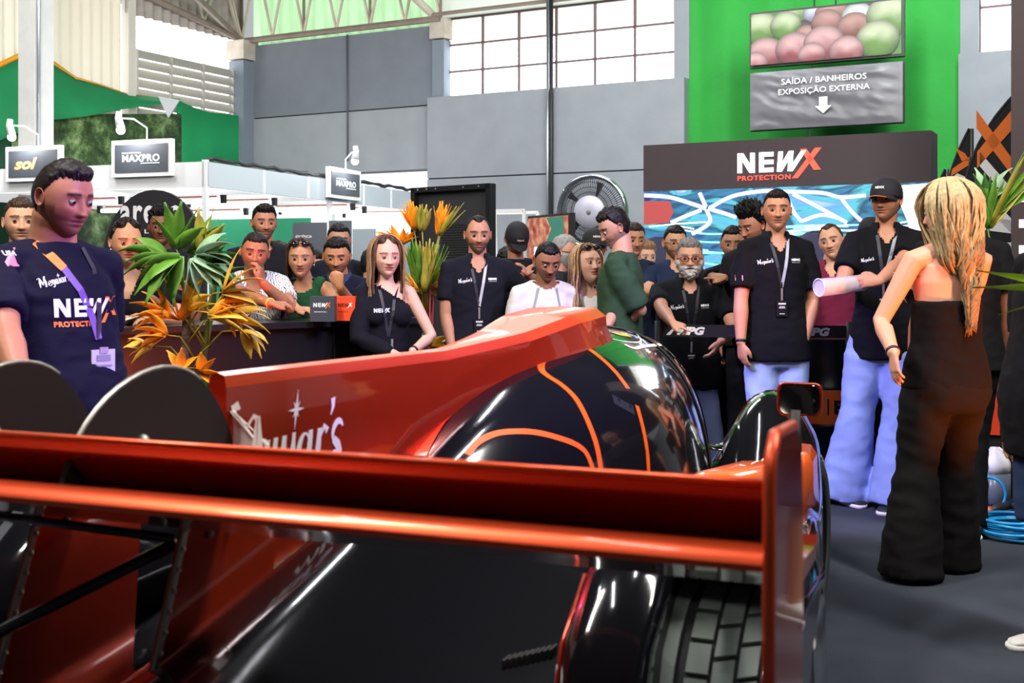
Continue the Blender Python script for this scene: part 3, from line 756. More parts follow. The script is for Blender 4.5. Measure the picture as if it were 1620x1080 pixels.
for k in range(5):
    a = 2*pi*k/5; b = MB(FM); pts = []
    vs = []
    for i in range(6):
        r = .08+.29*i/5; w = .09+.05*i/5
        for s_ in (-1, 1): vs += [(r*cos(a+s_*w), .02*s_, r*sin(a+s_*w))]
    vs2 = [(x, y+.006, z) for x, y, z in vs]
    fs = [(2*i, 2*i+1, 2*i+3, 2*i+2) for i in range(5)]
    b.add(vs, fs); b.add(vs2, fs); b.build('blade', bld, fan)
MB(FM).tube([(0, .1, 0), (-.1, .35, -.05), (-.62, 1.62, -.1)], .05, 10).build('bracket', dark, fan)
# ---- tall black perforated partition
c0 = P(655, 298, 11.0); c1 = P(779, 304, 10.4)
ang = math.atan2(c1.y-c0.y, c1.x-c0.x); w = (Vector((c1.x, c1.y))-Vector((c0.x, c0.y))).length
PM = frame((c0.x, c0.y, 0), math.degrees(ang)); H = c0.z
pt = empty('speaker_partition', (c0.x, c0.y, 0), 0, 'tall black perforated partition standing behind the orange palm', 'partition')
MB(PM).box((w/2, .03, H/2), (w-.04, .03, H)).build('panel', mat('black_panel', '2e2e31', rough=.6), pt)
b = MB(PM); b.box((.02, 0, H/2), (.05, .08, H)); b.box((w-.02, 0, H/2), (.05, .08, H)); b.box((w/2, 0, H-.02), (w, .08, .045)); b.build('frame', mat('black_edge', '17171a', rough=.4), pt)
b = MB(PM)
for j in range(14):
    for i in range(17): b.box((w*.36+i*.027+(j % 2)*.013, .012, 1.45+j*.022), (.016, .004, .008))
b.build('perforation', mat('slot_black', '0c0c0d'), pt)
b = MB(PM)
for x_ in (.09, .2, .31, w-.3, w-.12): b.ellip((x_, -.045, H-.02), (.008, .005, .008), 8, 5)
for z_ in (1.6, 1.9): b.ellip((w-.06, .01, z_), (.008, .005, .008), 8, 5)
b.build('screw', mat('screw_steel', 'c8c8c8', metal=1, rough=.3), pt)
# ---- television on a stand and glass showcase
c0 = P(835, 344, 9.6); c1 = P(899, 337, 9.0)
ang = math.atan2(c1.y-c0.y, c1.x-c0.x); w = (Vector((c1.x, c1.y))-Vector((c0.x, c0.y))).length
TM = frame((c0.x, c0.y, 0), math.degrees(ang)); zt_ = c0.z+.0; zb_ = zt_-.62
tv2 = empty('television', (c0.x, c0.y, 0), 0, 'upright television showing a warm orange and green picture left of the round fan', 'television')
MB(TM).box((w/2, .03, (zt_+zb_)/2), (w+.02, .05, zt_-zb_+.02)).build('casing', dark, tv2)
def pic():
    m = bpy.data.materials.new('tv_picture'); m.use_nodes = True; nt = m.node_tree; bs = nt.nodes['Principled BSDF']; bs.inputs['Base Color'].default_value = (0, 0, 0, 1)
    tc = nt.nodes.new('ShaderNodeTexCoord'); n = nt.nodes.new('ShaderNodeTexNoise'); n.inputs['Scale'].default_value = 14; n.inputs['Detail'].default_value = 6
    r = nt.nodes.new('ShaderNodeValToRGB'); e = r.color_ramp.elements; e[0].position = .3; e[0].color = lin('8a2c22'); e[1].position = .75; e[1].color = lin('ffd0a0')
    k = e.new(.5); k.color = lin('c9705a')
    nt.links.new(tc.outputs['Object'], n.inputs['Vector']); nt.links.new(n.outputs['Fac'], r.inputs['Fac']); nt.links.new(r.outputs['Color'], bs.inputs['Emission Color']); bs.inputs['Emission Strength'].default_value = .7; return m
MB(TM).box((w/2, -.002, (zt_+zb_)/2), (w-.01, .01, zt_-zb_-.02)).build('display', pic(), tv2)
b = MB(); poly = [(w*.5, zt_-.015), (w*.92, zt_-.015), (w*.92, zt_-.3), (w*.62, zt_-.3), (w*.5, zt_-.2), (w*.62, zt_-.1)]
b.add([TM @ Vector((x, -.009, z)) for x, z in poly], [tuple(range(6))[::-1]]); b.build('green_picture_area', mat('screen_green', '2f6a5c', emit=.5, ecol='3a7a6a'), tv2)
b = MB(); b.add([TM @ Vector((x, -.012, z)) for x, z in ((w*.2, zt_-.24), (w*.75, zt_-.22), (w*.75, zt_-.28), (w*.2, zt_-.3))], [(3, 2, 1, 0)]); b.build('caption_bar', glow_w, tv2)
MB(TM).box((w/2, .06, zb_/2), (.08, .06, zb_)).build('stand', dark, tv2)
MB(TM).box((w/2, .06, .02), (.5, .4, .04)).build('base', dark, tv2)
# showcase shelf between partition and television
c = P(806, 380, 11.6); CM = frame((c.x, c.y, 0), -20)
gc = empty('glass_showcase', (c.x, c.y, 0), 0, 'pale aluminium glass showcase between the black partition and the television', 'showcase')
b = MB(CM)
for x in (-.22, .22):
    for y in (-.2, .2): b.box((x, y, .95), (.03, .03, 1.9))
for z in (.9, 1.45, 1.9):
    for y in (-.2, .2): b.box((0, y, z), (.44, .03, .03))
b.build('frame', white_al, gc); MB(CM).box((0, .0, .45), (.44, .4, .88)).build('cabinet', mat('showcase_white', 'd8dadc', rough=.5), gc)
MB(CM).box((0, 0, 1.44), (.42, .38, .012)).build('shelf', mat('shelf_glass', 'cfe0dc', rough=.1, alpha=.5), gc)
# ---- black bar counter
a0 = P(168, 518, 6.0); a1 = P(600, 503, 7.15)
d = (a1-a0); ang = math.atan2(d.y, d.x); L = Vector((d.x, d.y)).length+.35; KM = frame((a0.x-.3*cos(ang), a0.y-.3*sin(ang), 0), math.degrees(ang)); KL = L+.3
ZK = a0.z
ct = empty('bar_counter', KM @ Vector((KL/2, 0, 0)), 0, 'long black bar counter with people leaning on it on the left', 'counter')
blk = mat('counter_black', '141318', rough=.35, spec=.5)
MB(KM).box((KL/2, .28, ZK-.02), (KL, .6, .035)).build('counter_top', mat('counter_top_black', '1d1c20', rough=.28), ct)
MB(KM).box((KL/2, .04, ZK/2-.02), (KL-.02, .03, ZK-.04)).build('front_panel', blk, ct)
for xe_ in (.02, KL-.02): MB(KM).box((xe_, .28, ZK/2-.02), (.03, .5, ZK-.04)).build('end_panel', blk, ct)
MB(KM).box((KL*.72, .022, ZK/2-.02), (.006, .006, ZK-.04)).build('seam', dark, ct)
# small NEWX leaflet boxes on the counter
def leaflet(px0, px1, py0, py1, Y, m, mw, mo, label):
    c = P((px0+px1)/2, py1, Y); M_ = frame((c.x, c.y, ZK-.001), -6); w = (px1-px0)/FPX*Y; h = (py1-py0)/FPX*Y
    r = empty('leaflet_box', c, 0, label, 'box')
    o = MB(M_).box((0, .03, h/2), (w, .06, h)).build('carton', m, r)
    newx(M_, 0, h*.62, w*.72, mw, mo, r, y=-.002)
    put('lettering', M_, -.01, h*.38, text2d('PROTECTION'), w*.5, h*.05, mw, r, y=-.002)
leaflet(490, 529, 463, 503, 6.75, mat('box_grey', '3d4248', rough=.5), ink_w, ink_o, 'grey NEWX leaflet box on the counter beside the woman in green')
leaflet(530, 562, 463, 502, 6.85, mat('box_orange', 'e8491f', rough=.5), mat('box_ink', '7a2414', rough=.5), ink_w, 'bright orange NEWX leaflet box on the counter right of the grey one')
# ---------------------------------------------------------------- the race car
PSI = 22.0
CF = frame((-.669, 1.935, 0), -PSI)     # x = to the car's right, y = forward, z = up
paint_r = mat('metallic_red_orange', (.52, .034, .005), rough=.25, coat=1, metal=.7)
lit_edge_o = mat('lit_edge_orange', (.80, .085, .02), rough=.36, coat=.3, metal=.6)  # lighter orange: light caught on edges and scoop top put into the colour
paint_o = mat('bright_orange_paint', (.85, .12, .01), rough=.3, coat=.8)
paint_k = mat('gloss_black_paint', (.006, .006, .008), rough=.12, coat=1, spec=.6)
paint_kd = mat('dark_smoke_glass', (.006, .006, .007), rough=.03, coat=1, spec=.8)
matt_k = mat('matt_black_carbon', (.012, .010, .010), rough=.6)
alu = mat('brushed_alloy', 'b9b4ac', rough=.35, metal=.9)
rivet = mat('rivet', 'c8b8a0', rough=.4, metal=.6)
car = empty('race_car', CF @ Vector((0, 1.8, 0)), 0, 'low red and black race car with a shark fin, bubble canopy and big rear wing', 'race car')
def interp(x, xs, ys):
    return float(np.interp(x, xs, ys))
def sm(x, a, b):
    t = max(0, min(1, (x-a)/(b-a))); return t*t*(3-2*t)
def wfull(s): return interp(s, [-.2, .5, .9, 1.3, 1.8, 2.5, 3.0, 3.5, 4.0, 4.25, 4.4], [.95, 1.02, 1.03, .97, .90, .81, .75, .68, .6, .48, .30])
def hull_w(s): return .60+(wfull(s)-.60)*sm(s, 1.35, 1.7)
def hull_z(u, s):
    a = abs(u)
    spine = interp(s, [-.3, .0, .28, .75, 1.3, 1.8, 2.6, 3.2, 3.8, 4.4], [.48, .58, .64, .75, .82, .80, .68, .56, .46, .32])
    side = interp(s, [-.3, .3, .75, 1.3, 1.8, 2.6, 3.2, 3.8, 4.4], [.40, .40, .46, .55, .52, .44, .42, .38, .28])
    z = side+(spine-side)*math.exp(-(a/.26)**2)
    if s > 2.3: z += (.87-z)*math.exp(-(abs(a-.55)/.20)**2.6)*math.exp(-(abs(s-3.05)/.46)**2.4)
    z += .10*sm(a, .35, .7)*math.exp(-((s-2.15)/.5)**2)
    return z
b = MB(CF); NS, NU = 74, 44; vs = []; fs = []
for i in range(NS+1):
    s = -.25+4.65*i/NS; w = hull_w(s)
    row = [(-w, s, .12)]
    for j in range(NU+1):
        t = -1+2*j/NU; u = w*math.sin(t*pi/2)
        e = 1-max(0, (abs(t)-.82)/.18)**2.2*.45
        row.append((u, s, .12+(hull_z(u, s)-.12)*e))
    row.append((w, s, .12)); vs += row
n = NU+3
for i in range(NS):
    for j in range(n-1): fs.append((i*n+j, i*n+j+1, (i+1)*n+j+1, (i+1)*n+j))
fs.append(tuple(range(n-1, -1, -1))); fs.append(tuple(NS*n+j for j in range(n)))
hull = b.add(vs, fs).build('body_shell', paint_k, car, smooth=True)
# rear wheel arches
prof = [(.74, .795), (.85, .81), (1.05, .80), (1.3, .75), (1.55, .66), (1.8, .52), (2.0, .38)]
def ulim(s): return min(1.02, (1.172-.134*s)/1.0245+.008)
def us(sd, s=.8):
    k_ = (ulim(s)-.615)/(1.04-.615)
    return [(.615+(u-.615)*k_, dz) for u, dz in us0]
us0 = [(.615, -.34), (.63, -.12), (.67, -.03), (.72, 0), (.84, .012), (.94, 0), (1.0, -.05), (1.03, -.16), (1.04, -.4), (1.035, -.8)]
for sd in (1, -1):
    b = MB(CF)
    b.loft([[(sd*u, s, max(.1, z+dz)) for u, dz in us(sd, s)] for s, z in prof], cap=False, closed=False)
    b.loft([[(sd*u, s+.02, max(.1, z+dz-.015)) for u, dz in us(sd, s)[1:-1]] for s, z in prof], cap=False, closed=False)
    # inner rear panel and outer lip
    rp = [(.36, .10), (.37, .3), (.40, .5), (.47, .66), (.60, .755), (.68, .785)]
    b.loft([[(sd*.615, s+.05, z-.02), (sd*.63, s+.01, z), (sd*.67, s, z+.004), (sd*.765, s, z+.004), (sd*.78, s+.03, z-.01), (sd*.78, s+.12, z-.03)] for s, z in rp], cap=False, closed=False)
    b.loft([[(sd*.97, s+.08, z-.06), (sd*.975, s, z-.02), (sd*1.005, s+.0, z-.05), (sd*1.015, s+.10, z-.08), (sd*1.015, s+.34, z-.08)] for s, z in rp], cap=False, closed=False)
    fe = b.build('rear_fender', paint_k, car, smooth=True); fe.modifiers.new('s', 'SOLIDIFY').thickness = .006
    MB(CF).tube([(sd*.618, s+.03, z-.012) for s, z in rp[:-1]], .006, 6).build('edge_trim', paint_r, fe, smooth=True)
    b = MB(CF); b.ellip((sd*1.035, .70, .42), (.012, .05, .035)); b.build('side_marker_light', paint_o, fe, smooth=True)
# wheels
rub = mat('tyre_rubber', '2b302e', rough=.8); rub2 = mat('tread_block', '88928d', rough=.75, bump=.1)
def wheel(u, s, r, w, name):
    M_ = CF @ Matrix.Translation((u, s, r))
    wh = empty(name, M_ @ Vector((0, 0, 0))); wh.parent = car
    wh.location = root_inv(car) @ (M_ @ Vector((0, 0, 0)))
    b = MB(M_); N = 64
    pr = [(-.5, .62), (-.52, .85), (-.46, .955), (-.3, .972), (.3, .972), (.46, .955), (.52, .85), (.5, .62)]
    b.loft([[(x*w, r*k*cos(2*pi*i/N), r*k*sin(2*pi*i/N)) for x, k in pr] for i in range(N+1)], cap=False, closed=True)
    b.build('tyre', rub, wh, smooth=True)
    b = MB(M_); cols = [(-.47, -.375), (-.345, -.24), (-.16, -.0), (.03, .18), (.21, .345), (.375, .47)]
    for ci, (x0, x1) in enumerate(cols):
        nb = 30; sk = (.35, .35, 0, -.18, -.18, -.35)[ci]
        for k in range(nb):
            gap = .16 if ci != 2 or True else 0
            a0 = 2*pi*(k+.5*(ci % 2))/nb; a1 = a0+2*pi/nb*((1-gap) if ci != 1 else 1.0)
            sh = sk*.16
            kk = (.975, .998)
            edge = (.955 if ci in (0, 5) else .975)
            q = []
            for rr_ in (.96, 1.0-(.012 if ci in (0, 5) else 0)):
                q += [(x0*w, r*rr_*cos(a0), r*rr_*sin(a0)), (x1*w, r*rr_*cos(a0+sh), r*rr_*sin(a0+sh)), (x1*w, r*rr_*cos(a1+sh), r*rr_*sin(a1+sh)), (x0*w, r*rr_*cos(a1), r*rr_*sin(a1))]
            b.add(q, [(0, 3, 2, 1), (4, 5, 6, 7), (0, 1, 5, 4), (1, 2, 6, 5), (2, 3, 7, 6), (3, 0, 4, 7)])
    b.build('tread', rub2, wh)
    b = MB(M_)
    for k in range(10):
        a = 2*pi*k/10; b.tube([(.3*w, .05*cos(a), .05*sin(a)), (.34*w, r*.6*cos(a+.1), r*.6*sin(a+.1))], .016, 6)
    b.tube([(-.4*w, 0, 0), (.34*w, 0, 0)], .06, 12)
    b.loft([[(x*w, r*k*cos(2*pi*i/40), r*k*sin(2*pi*i/40)) for i in range(40)] for x, k in ((-.5, .63), (.5, .63), (.5, .59), (-.5, .59), (-.5, .63))], cap=False)
    b.build('rim', mat('rim_dark', '1c1c1e', rough=.4, metal=.6), wh, smooth=True)
for sd in (1, -1):
    wheel(sd*.835, .98, .345, .27, 'rear_wheel'); wheel(sd*.60, 3.06, .32, .26, 'front_wheel')
# canopy bubble
SS = [.95, 1.1, 1.3, 1.5, 1.7, 2.0, 2.3, 2.6, 2.9, 3.1, 3.3, 3.45, 3.58, 3.66]
WW = [.10, .20, .30, .375, .43, .495, .48, .425, .36, .31, .26, .20, .13, .02]
HH = [.74, .84, .94, 1.015, 1.06, 1.10, 1.125, 1.125, 1.09, 1.04, .95, .86, .75, .66]
def canopy_ring(s, off=0, n=40, full=True):
    w = interp(s, SS, WW)+off; h = interp(s, SS, HH)+off; base = .42
    r = []
    for k in range(n+1):
        a = pi*k/n; c = cos(a); q = sin(a)
        r.append((w*math.copysign(abs(c)**(2/2.35), c), s, base+(h-base)*abs(q)**(2/2.5)))
    return r
def fine(a, b_, n): return [a+(b_-a)*i/n for i in range(n+1)]
# smooth the table with a small moving average
def smooth_tab(T):
    xs = fine(.95, 3.66, 80); ys = [interp(x, SS, T) for x in xs]
    for _ in range(14): ys = [ys[0]]+[(ys[i-1]+2*ys[i]+ys[i+1])/4 for i in range(1, len(ys)-1)]+[ys[-1]]
    return xs, ys
x_, w_ = smooth_tab(WW); x_, h_ = smooth_tab(HH); SS, WW, HH = x_, w_, h_
SPL = 2.62
b = MB(CF); b.loft([canopy_ring(s) for s in fine(.95, SPL, 40)], cap=False, closed=False); canopy = b.build('canopy', paint_k, car, smooth=True)
b = MB(CF); b.loft([canopy_ring(s, .002) for s in fine(SPL-.01, 3.66, 40)], cap=False, closed=False); ws = b.build('windscreen', paint_kd, car, smooth=True)
MB(CF).tube([Vector(p) for p in canopy_ring(SPL, .003)], .005, 6).build('windscreen_seal', matt_k, ws, smooth=True)
# world-space BVH of the canopy for paint lines
def bvh_of(objs):
    vs = []; fs = []
    for o in objs:
        mw = root_inv(o).inverted(); b0 = len(vs)
        vs += [mw @ v.co for v in o.data.vertices]; fs += [tuple(i+b0 for i in p.vertices) for p in o.data.polygons]
    return BVHTree.FromPolygons(vs, fs)
bv = bvh_of([canopy, ws, hull])
CAMP = Vector((0, 0, CH))
def hit(px, py, bvh):
    h = bvh.ray_cast(CAMP, ray(px, py)); return h[0], h[1]
def smooth_poly(pts, k=6):
    q = []
    for i in range(len(pts)-1):
        p0, p1, p2, p3 = pts[max(i-1, 0)], pts[i], pts[i+1], pts[min(i+2, len(pts)-1)]
        for j in range(k):
            t = j/k
            q.append(tuple(.5*((2*p1[a])+(-p0[a]+p2[a])*t+(2*p0[a]-5*p1[a]+4*p2[a]-p3[a])*t*t+(-p0[a]+3*p1[a]-3*p2[a]+p3[a])*t**3) for a in (0, 1)))
    q.append(pts[-1]); return q
def surface_stripe(pts, width, bvh, m, name, parent, k=6, lift=.0015):
    """painted line: runs over the surface through the given spots, real width in metres"""
    P3 = []
    for p in smooth_poly(pts, k):
        h, nrm = hit(p[0], p[1], bvh)
        if h is not None:
            if nrm.dot(h-CAMP) > 0: nrm = -nrm
            if P3 and (h-P3[-1][0]).length > .25: continue
            P3.append((h, nrm))
    vs = []; fs = []
    for i, (h, nrm) in enumerate(P3):
        t = (P3[min(i+1, len(P3)-1)][0]-P3[max(i-1, 0)][0]).normalized(); sd = t.cross(nrm).normalized()
        for e in (-1, 0, 1):
            q = h+sd*width/2*e
            near = bvh.find_nearest(q)
            vs.append(near[0]+near[1]*lift*(1 if near[1].dot(nrm) > 0 else -1))
    for i in range(len(P3)-1):
        for e in (0, 1): fs.append((3*i+e, 3*i+e+1, 3*i+e+4, 3*i+e+3))
    return MB().add(vs, fs).build(name, m, parent, smooth=True)
Z = lambda L: [(x/3+760, y/3+460) for x, y in L]
bvc = bvh_of([canopy, ws])
surface_stripe(Z([(572, 860), (560, 780), (540, 700), (500, 600), (450, 510), (385, 447), (320, 405), (290, 375), (296, 335), (350, 290), (425, 247), (480, 258), (560, 310), (640, 385), (700, 465)]), .021, bvc, paint_o, 'orange_stripe', canopy)
surface_stripe(Z([(742, 545), (770, 650), (790, 760), (797, 865)]), .018, bvc, paint_o, 'orange_stripe', canopy)
surface_stripe(Z([(-60, 780), (-20, 725), (60, 682), (150, 668), (260, 672), (370, 698), (450, 728), (495, 762), (520, 810), (535, 860)]), .018, bvc, paint_o, 'orange_stripe', canopy)
surface_stripe([(955, 521), (958, 532), (985, 540), (1012, 541), (1008, 530), (990, 524)], .006, bvc, mat('decal_white', 'f0f0f0', rough=.4), 'white_outline', canopy)
surface_stripe([(972, 526), (980, 529), (995, 531)], .03, bvc, mat('decal_yellow', 'e8c020', rough=.4), 'yellow_emblem', canopy)
surface_stripe([(988, 545), (1003, 551), (1018, 548), (1045, 545)], .014, bvc, MATS['decal_white'], 'white_wordmark', canopy)
# bonnet latch
h, nrm = hit(987, 640, bvc)
if h is not None:
    q = nrm.to_track_quat('Z', 'Y').to_matrix().to_4x4(); ML = Matrix.Translation(h) @ q @ Matrix.Rotation(radians(35), 4, 'Z')
    la = MB(ML).box((0, 0, .005), (.085, .036, .010)).build('latch', mat('latch_clear', '2c2e32', rough=.15, coat=1), canopy)
    b = MB(ML); b.box((.014, 0, .014), (.024, .022, .012)); b.build('latch_block', mat('latch_white', 'dcdcdc', rough=.3), la)
    b = MB(ML); b.box((-.016, 0, .014), (.022, .022, .012)); b.build('latch_block', MATS['latch_white'], la)
# scoop and shark fin
def fin_top(s): return interp(s, [-.2, .0, .3, 1.3, 1.7, 2.0, 2.25], [1.125, 1.125, 1.12, 1.12, 1.15, 1.19, 1.205])
def fin_bot(s): return interp(s, [-.2, .0, .28, .75, 1.2, 1.3, 1.39, 1.65, 2.25], [.5, .55, .62, .74, .80, .86, .95, 1.03, 1.06])
V0 = Vector
b = MB(CF); R_ = []
def uf(s): return -.10*(1-sm(s, .3, 1.6))
for s in fine(.455, 2.25, 60):
    t = fin_top(s); w = .022+.125*sm(s, 1.15, 2.15); bo = fin_bot(s)
    wl = .022+.17*sm(s, 1.2, 2.2)
    ring = [(wl, s, bo), (w*1.02, s, bo+(t-bo)*.55), (w, s, t-.03), (w*.78, s, t-.006), (0, s, t), (-w*.78, s, t-.006), (-w, s, t-.03), (-w*1.02, s, bo+(t-bo)*.55), (-wl, s, bo)]
    R_.append([(u+uf(s), a, z) for u, a, z in ring])
b.loft(R_)
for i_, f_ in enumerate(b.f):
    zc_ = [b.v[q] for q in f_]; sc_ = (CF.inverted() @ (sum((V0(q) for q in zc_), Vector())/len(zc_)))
    if len(f_) == 4 and sc_.z > fin_top(sc_.y)-.024 and sc_.y < 2.24: b.mi[i_] = 1  # top faces painted lit orange in place of overhead light
fin = b.build('shark_fin', [paint_r, lit_edge_o], car); smooth_angle(fin, 35)
b = MB(CF); b.add([(-.12, 2.252, 1.10), (.12, 2.252, 1.10), (.10, 2.252, 1.185), (-.10, 2.252, 1.185)], [(0, 1, 2, 3)]); b.build('air_intake', matt_k, fin)
bf = bvh_of([fin])
# red sweep hugging the canopy
surface_stripe([(664, 722), (690, 676), (722, 636), (752, 600), (783, 574), (812, 557), (842, 545), (868, 537), (900, 528)], .035, bvc, paint_r, 'red_edge', canopy, lift=.004)
# word mark on the fin
def word_on_fin(vf, s0, s1, z0, z1, m, slope=0, shear=0):
    v, f = vf; v2 = fit2d(v, s1-s0, z1-z0, (s0+s1)/2, (z0+z1)/2)
    vs = []
    for x, z in v2:
        z = z+(x-s0)*slope
        q = bf.ray_cast(CF @ Vector((.6, x, z)), CF.to_3x3() @ Vector((-1, 0, 0)))
        p = q[0] if q[0] is not None else CF @ Vector((.03, x, z))
        vs.append(p+CF.to_3x3() @ Vector((.0025, 0, 0)))
    return MB().add(vs, f).build('lettering', m, fin)
word_on_fin(script2d(), .37, .85, .84, 1.06, mat('decal_cream', 'e8e2dc', rough=.45), slope=.02)
v, f = stroke2d([[(0, 0), (.3, .5), (.6, 0), (.9, .6), (1.2, 0)], [(1.5, 0), (1.5, .6)], [(1.9, 0), (2.2, .6), (2.5, 0)]], .25)
word_on_fin((v, f), .66, .84, .785, .855, MATS['decal_cream'])
# rear wing
wing_r = mat('wing_red', (.36, .022, .004), rough=.2, coat=1, metal=.6)
UW = 1.08
wing = MB(CF)
fl = [(-.004, 1.046), (.0, 1.052), (.010, 1.052), (.016, 1.046), (.075, .975), (.115, .925), (.112, .918), (.066, .955), (.022, 1.005), (.006, 1.03)]
wing.loft([[(u, s, z) for s, z in fl] for u in fine(-UW, UW, 8)])
flap = wing.build('wing_flap', wing_r, car); smooth_angle(flap, 50)
MB(CF).tube([(-UW, -.001, 1.049), (UW, -.001, 1.049)], .0065, 8).build('gurney_lip', lit_edge_o, flap, smooth=True)
b = MB(CF)
pl = [(-.054, .950), (-.056, .958), (-.050, .966), (-.030, .973), (.0, .972), (.12, .925), (.25, .895), (.38, .89), (.42, .90), (.40, .87), (.25, .862), (.10, .895), (0, .938), (-.04, .95)]
b.loft([[(u, s, z) for s, z in pl] for u in fine(-UW, UW, 8)])
mp_ = b.build('wing_main_plane', wing_r, car); smooth_angle(mp_, 50)
MB(CF).loft([[(u, s, z+.0008) for s, z in ((-.056, .949), (-.0585, .958), (-.052, .967), (-.030, .9745), (-.005, .974), (-.005, .950))] for u in fine(-UW, UW, 4)]).build('trailing_edge', lit_edge_o, mp_)
smooth_angle(mp_.children[0], 50)
for sd in (1, -1):
    ol = [(-.07, .60), (-.06, 1.06), (-.05, 1.09), (-.02, 1.115), (.12, 1.11), (.17, 1.07), (.18, .95), (.18, .60)]
    o = MB(CF).prism(ol, lambda p: (sd*(UW+.012), p[0], p[1]), lambda p: (sd*UW, p[0], p[1])).build('end_plate', paint_r, car)
    bevel(o, .004, 2)
    MB(CF).tube([(sd*(UW+.006), s, z) for s, z in ol[:5]], .0085, 8).build('plate_edge', lit_edge_o, o, smooth=True)
# bolts on the wing
for u in (-.62, -.38, -.1, .35, .98): MB(CF).ellip((u, -.03, .945), (.007, .006, .007), 8, 6).build('wing_bolt', rivet, mp_)
# swan-neck pylons
def pylon(u, name='wing_pylon'):
    r = empty(name, (0, 0, 0)); r.parent = car
    cen = (.27, .93)
    ring = []
    out = [(.0, .97), (.04, 1.04), (.11, 1.10), (.20, 1.135), (.29, 1.14), (.37, 1.11), (.44, 1.04), (.48, .95), (.49, .84), (.46, .70), (.40, .62), (.30, .60), (.34, .74), (.36, .84), (.35, .92), (.30, .965), (.24, .972), (.17, .955), (.12, .93)]
    out = [tuple(p) for p in smooth_poly(out+[out[0]], 3)[:-1]]
    o = MB(CF).prism(out, lambda p: (u+.006, p[0], p[1]), lambda p: (u-.006, p[0], p[1])).build('neck_plate', matt_k, r)
    bb = MB(CF); bb.tube([(u, s, z+.003) for s, z in out[2:16]], .005, 6); bb.build('polished_edge', alu, r, smooth=True)
    bb = MB(CF); bb.ellip((u+.012, .19, 1.02), (.012, .012, .012)); bb.build('bolt', alu, r, smooth=True)
    # red lower plate with rivets on the trailing edge
    lo = [(.30, .90), (.13, .45), (.56, .45), (.60, .90)]
    MB(CF).prism(lo, lambda p: (u+.028, p[0], p[1]), lambda p: (u+.022, p[0], p[1])).build('support_plate', paint_r, r)
    bb = MB(CF); bb.box((u+.036, (.30+.13)/2, (.90+.45)/2), (.006, .012, .48), Matrix.Rotation(math.atan2(.17, .45)*-1, 3, 'X')); bb.build('edge_strip', alu, r)
    for k in range(13):
        t = .04+.92*k/12; MB(CF).ellip((u+.041, .13+.17*t, .45+.45*t), (.004, .005, .005), 8, 5).build('rivet', rivet, r)
    for s__, z__ in ((.36, .82), (.26, .50)): MB(CF).ellip((u+.032, s__, z__), (.006, .008, .008), 8, 6).build('plate_bolt', mat('red_bolt', 'a06058', rough=.4), r)
    return r
pylon(-.075); pylon(-.42)
rod = mat('dark_rod', '1a1518', rough=.3, coat=.6)
for p0, p1, r_ in (((-.46, .20, .86), (-.06, .27, .83), .009), ((-.46, .10, .60), (-.06, .28, .82), .012), ((-.46, .12, .60), (-.05, .12, .49), .011), ((-.3, .5, .9), (-.42, .45, .8), .007)):
    MB(CF).tube([p0, p1], r_, 8).build('strut_rod', rod, car, smooth=True)
# rear engine cover details: slats near the fender
b = MB(CF)
for k in range(9): b.box((.46+.012*k, .62, .56+.004*k), (.005, .04, .02))
b.build('cooling_slats', matt_k, car)
# front fenders' orange edges, side panels
def hull_patch(pts_px, m, name, parent, lift=.003, bvh=bv, n=10):
    """coloured body panel: quad grid between four spots laid on the shell"""
    A, B, C_, D = pts_px; vs = []; fs = []
    for i in range(n+1):
        for j in range(n+1):
            u, v_ = i/n, j/n
            x = (A[0]*(1-u)+B[0]*u)*(1-v_)+(D[0]*(1-u)+C_[0]*u)*v_; y = (A[1]*(1-u)+B[1]*u)*(1-v_)+(D[1]*(1-u)+C_[1]*u)*v_
            h, nr = hit(x, y, bvh)
            if h is None: return None
            vs.append(h+nr*lift*(1 if nr.dot(h-CAMP) < 0 else -1))
    for i in range(n):
        for j in range(n): a = i*(n+1)+j; fs.append((a, a+1, a+n+2, a+n+1))
    return MB().add(vs, fs).build(name, m, parent, smooth=True)
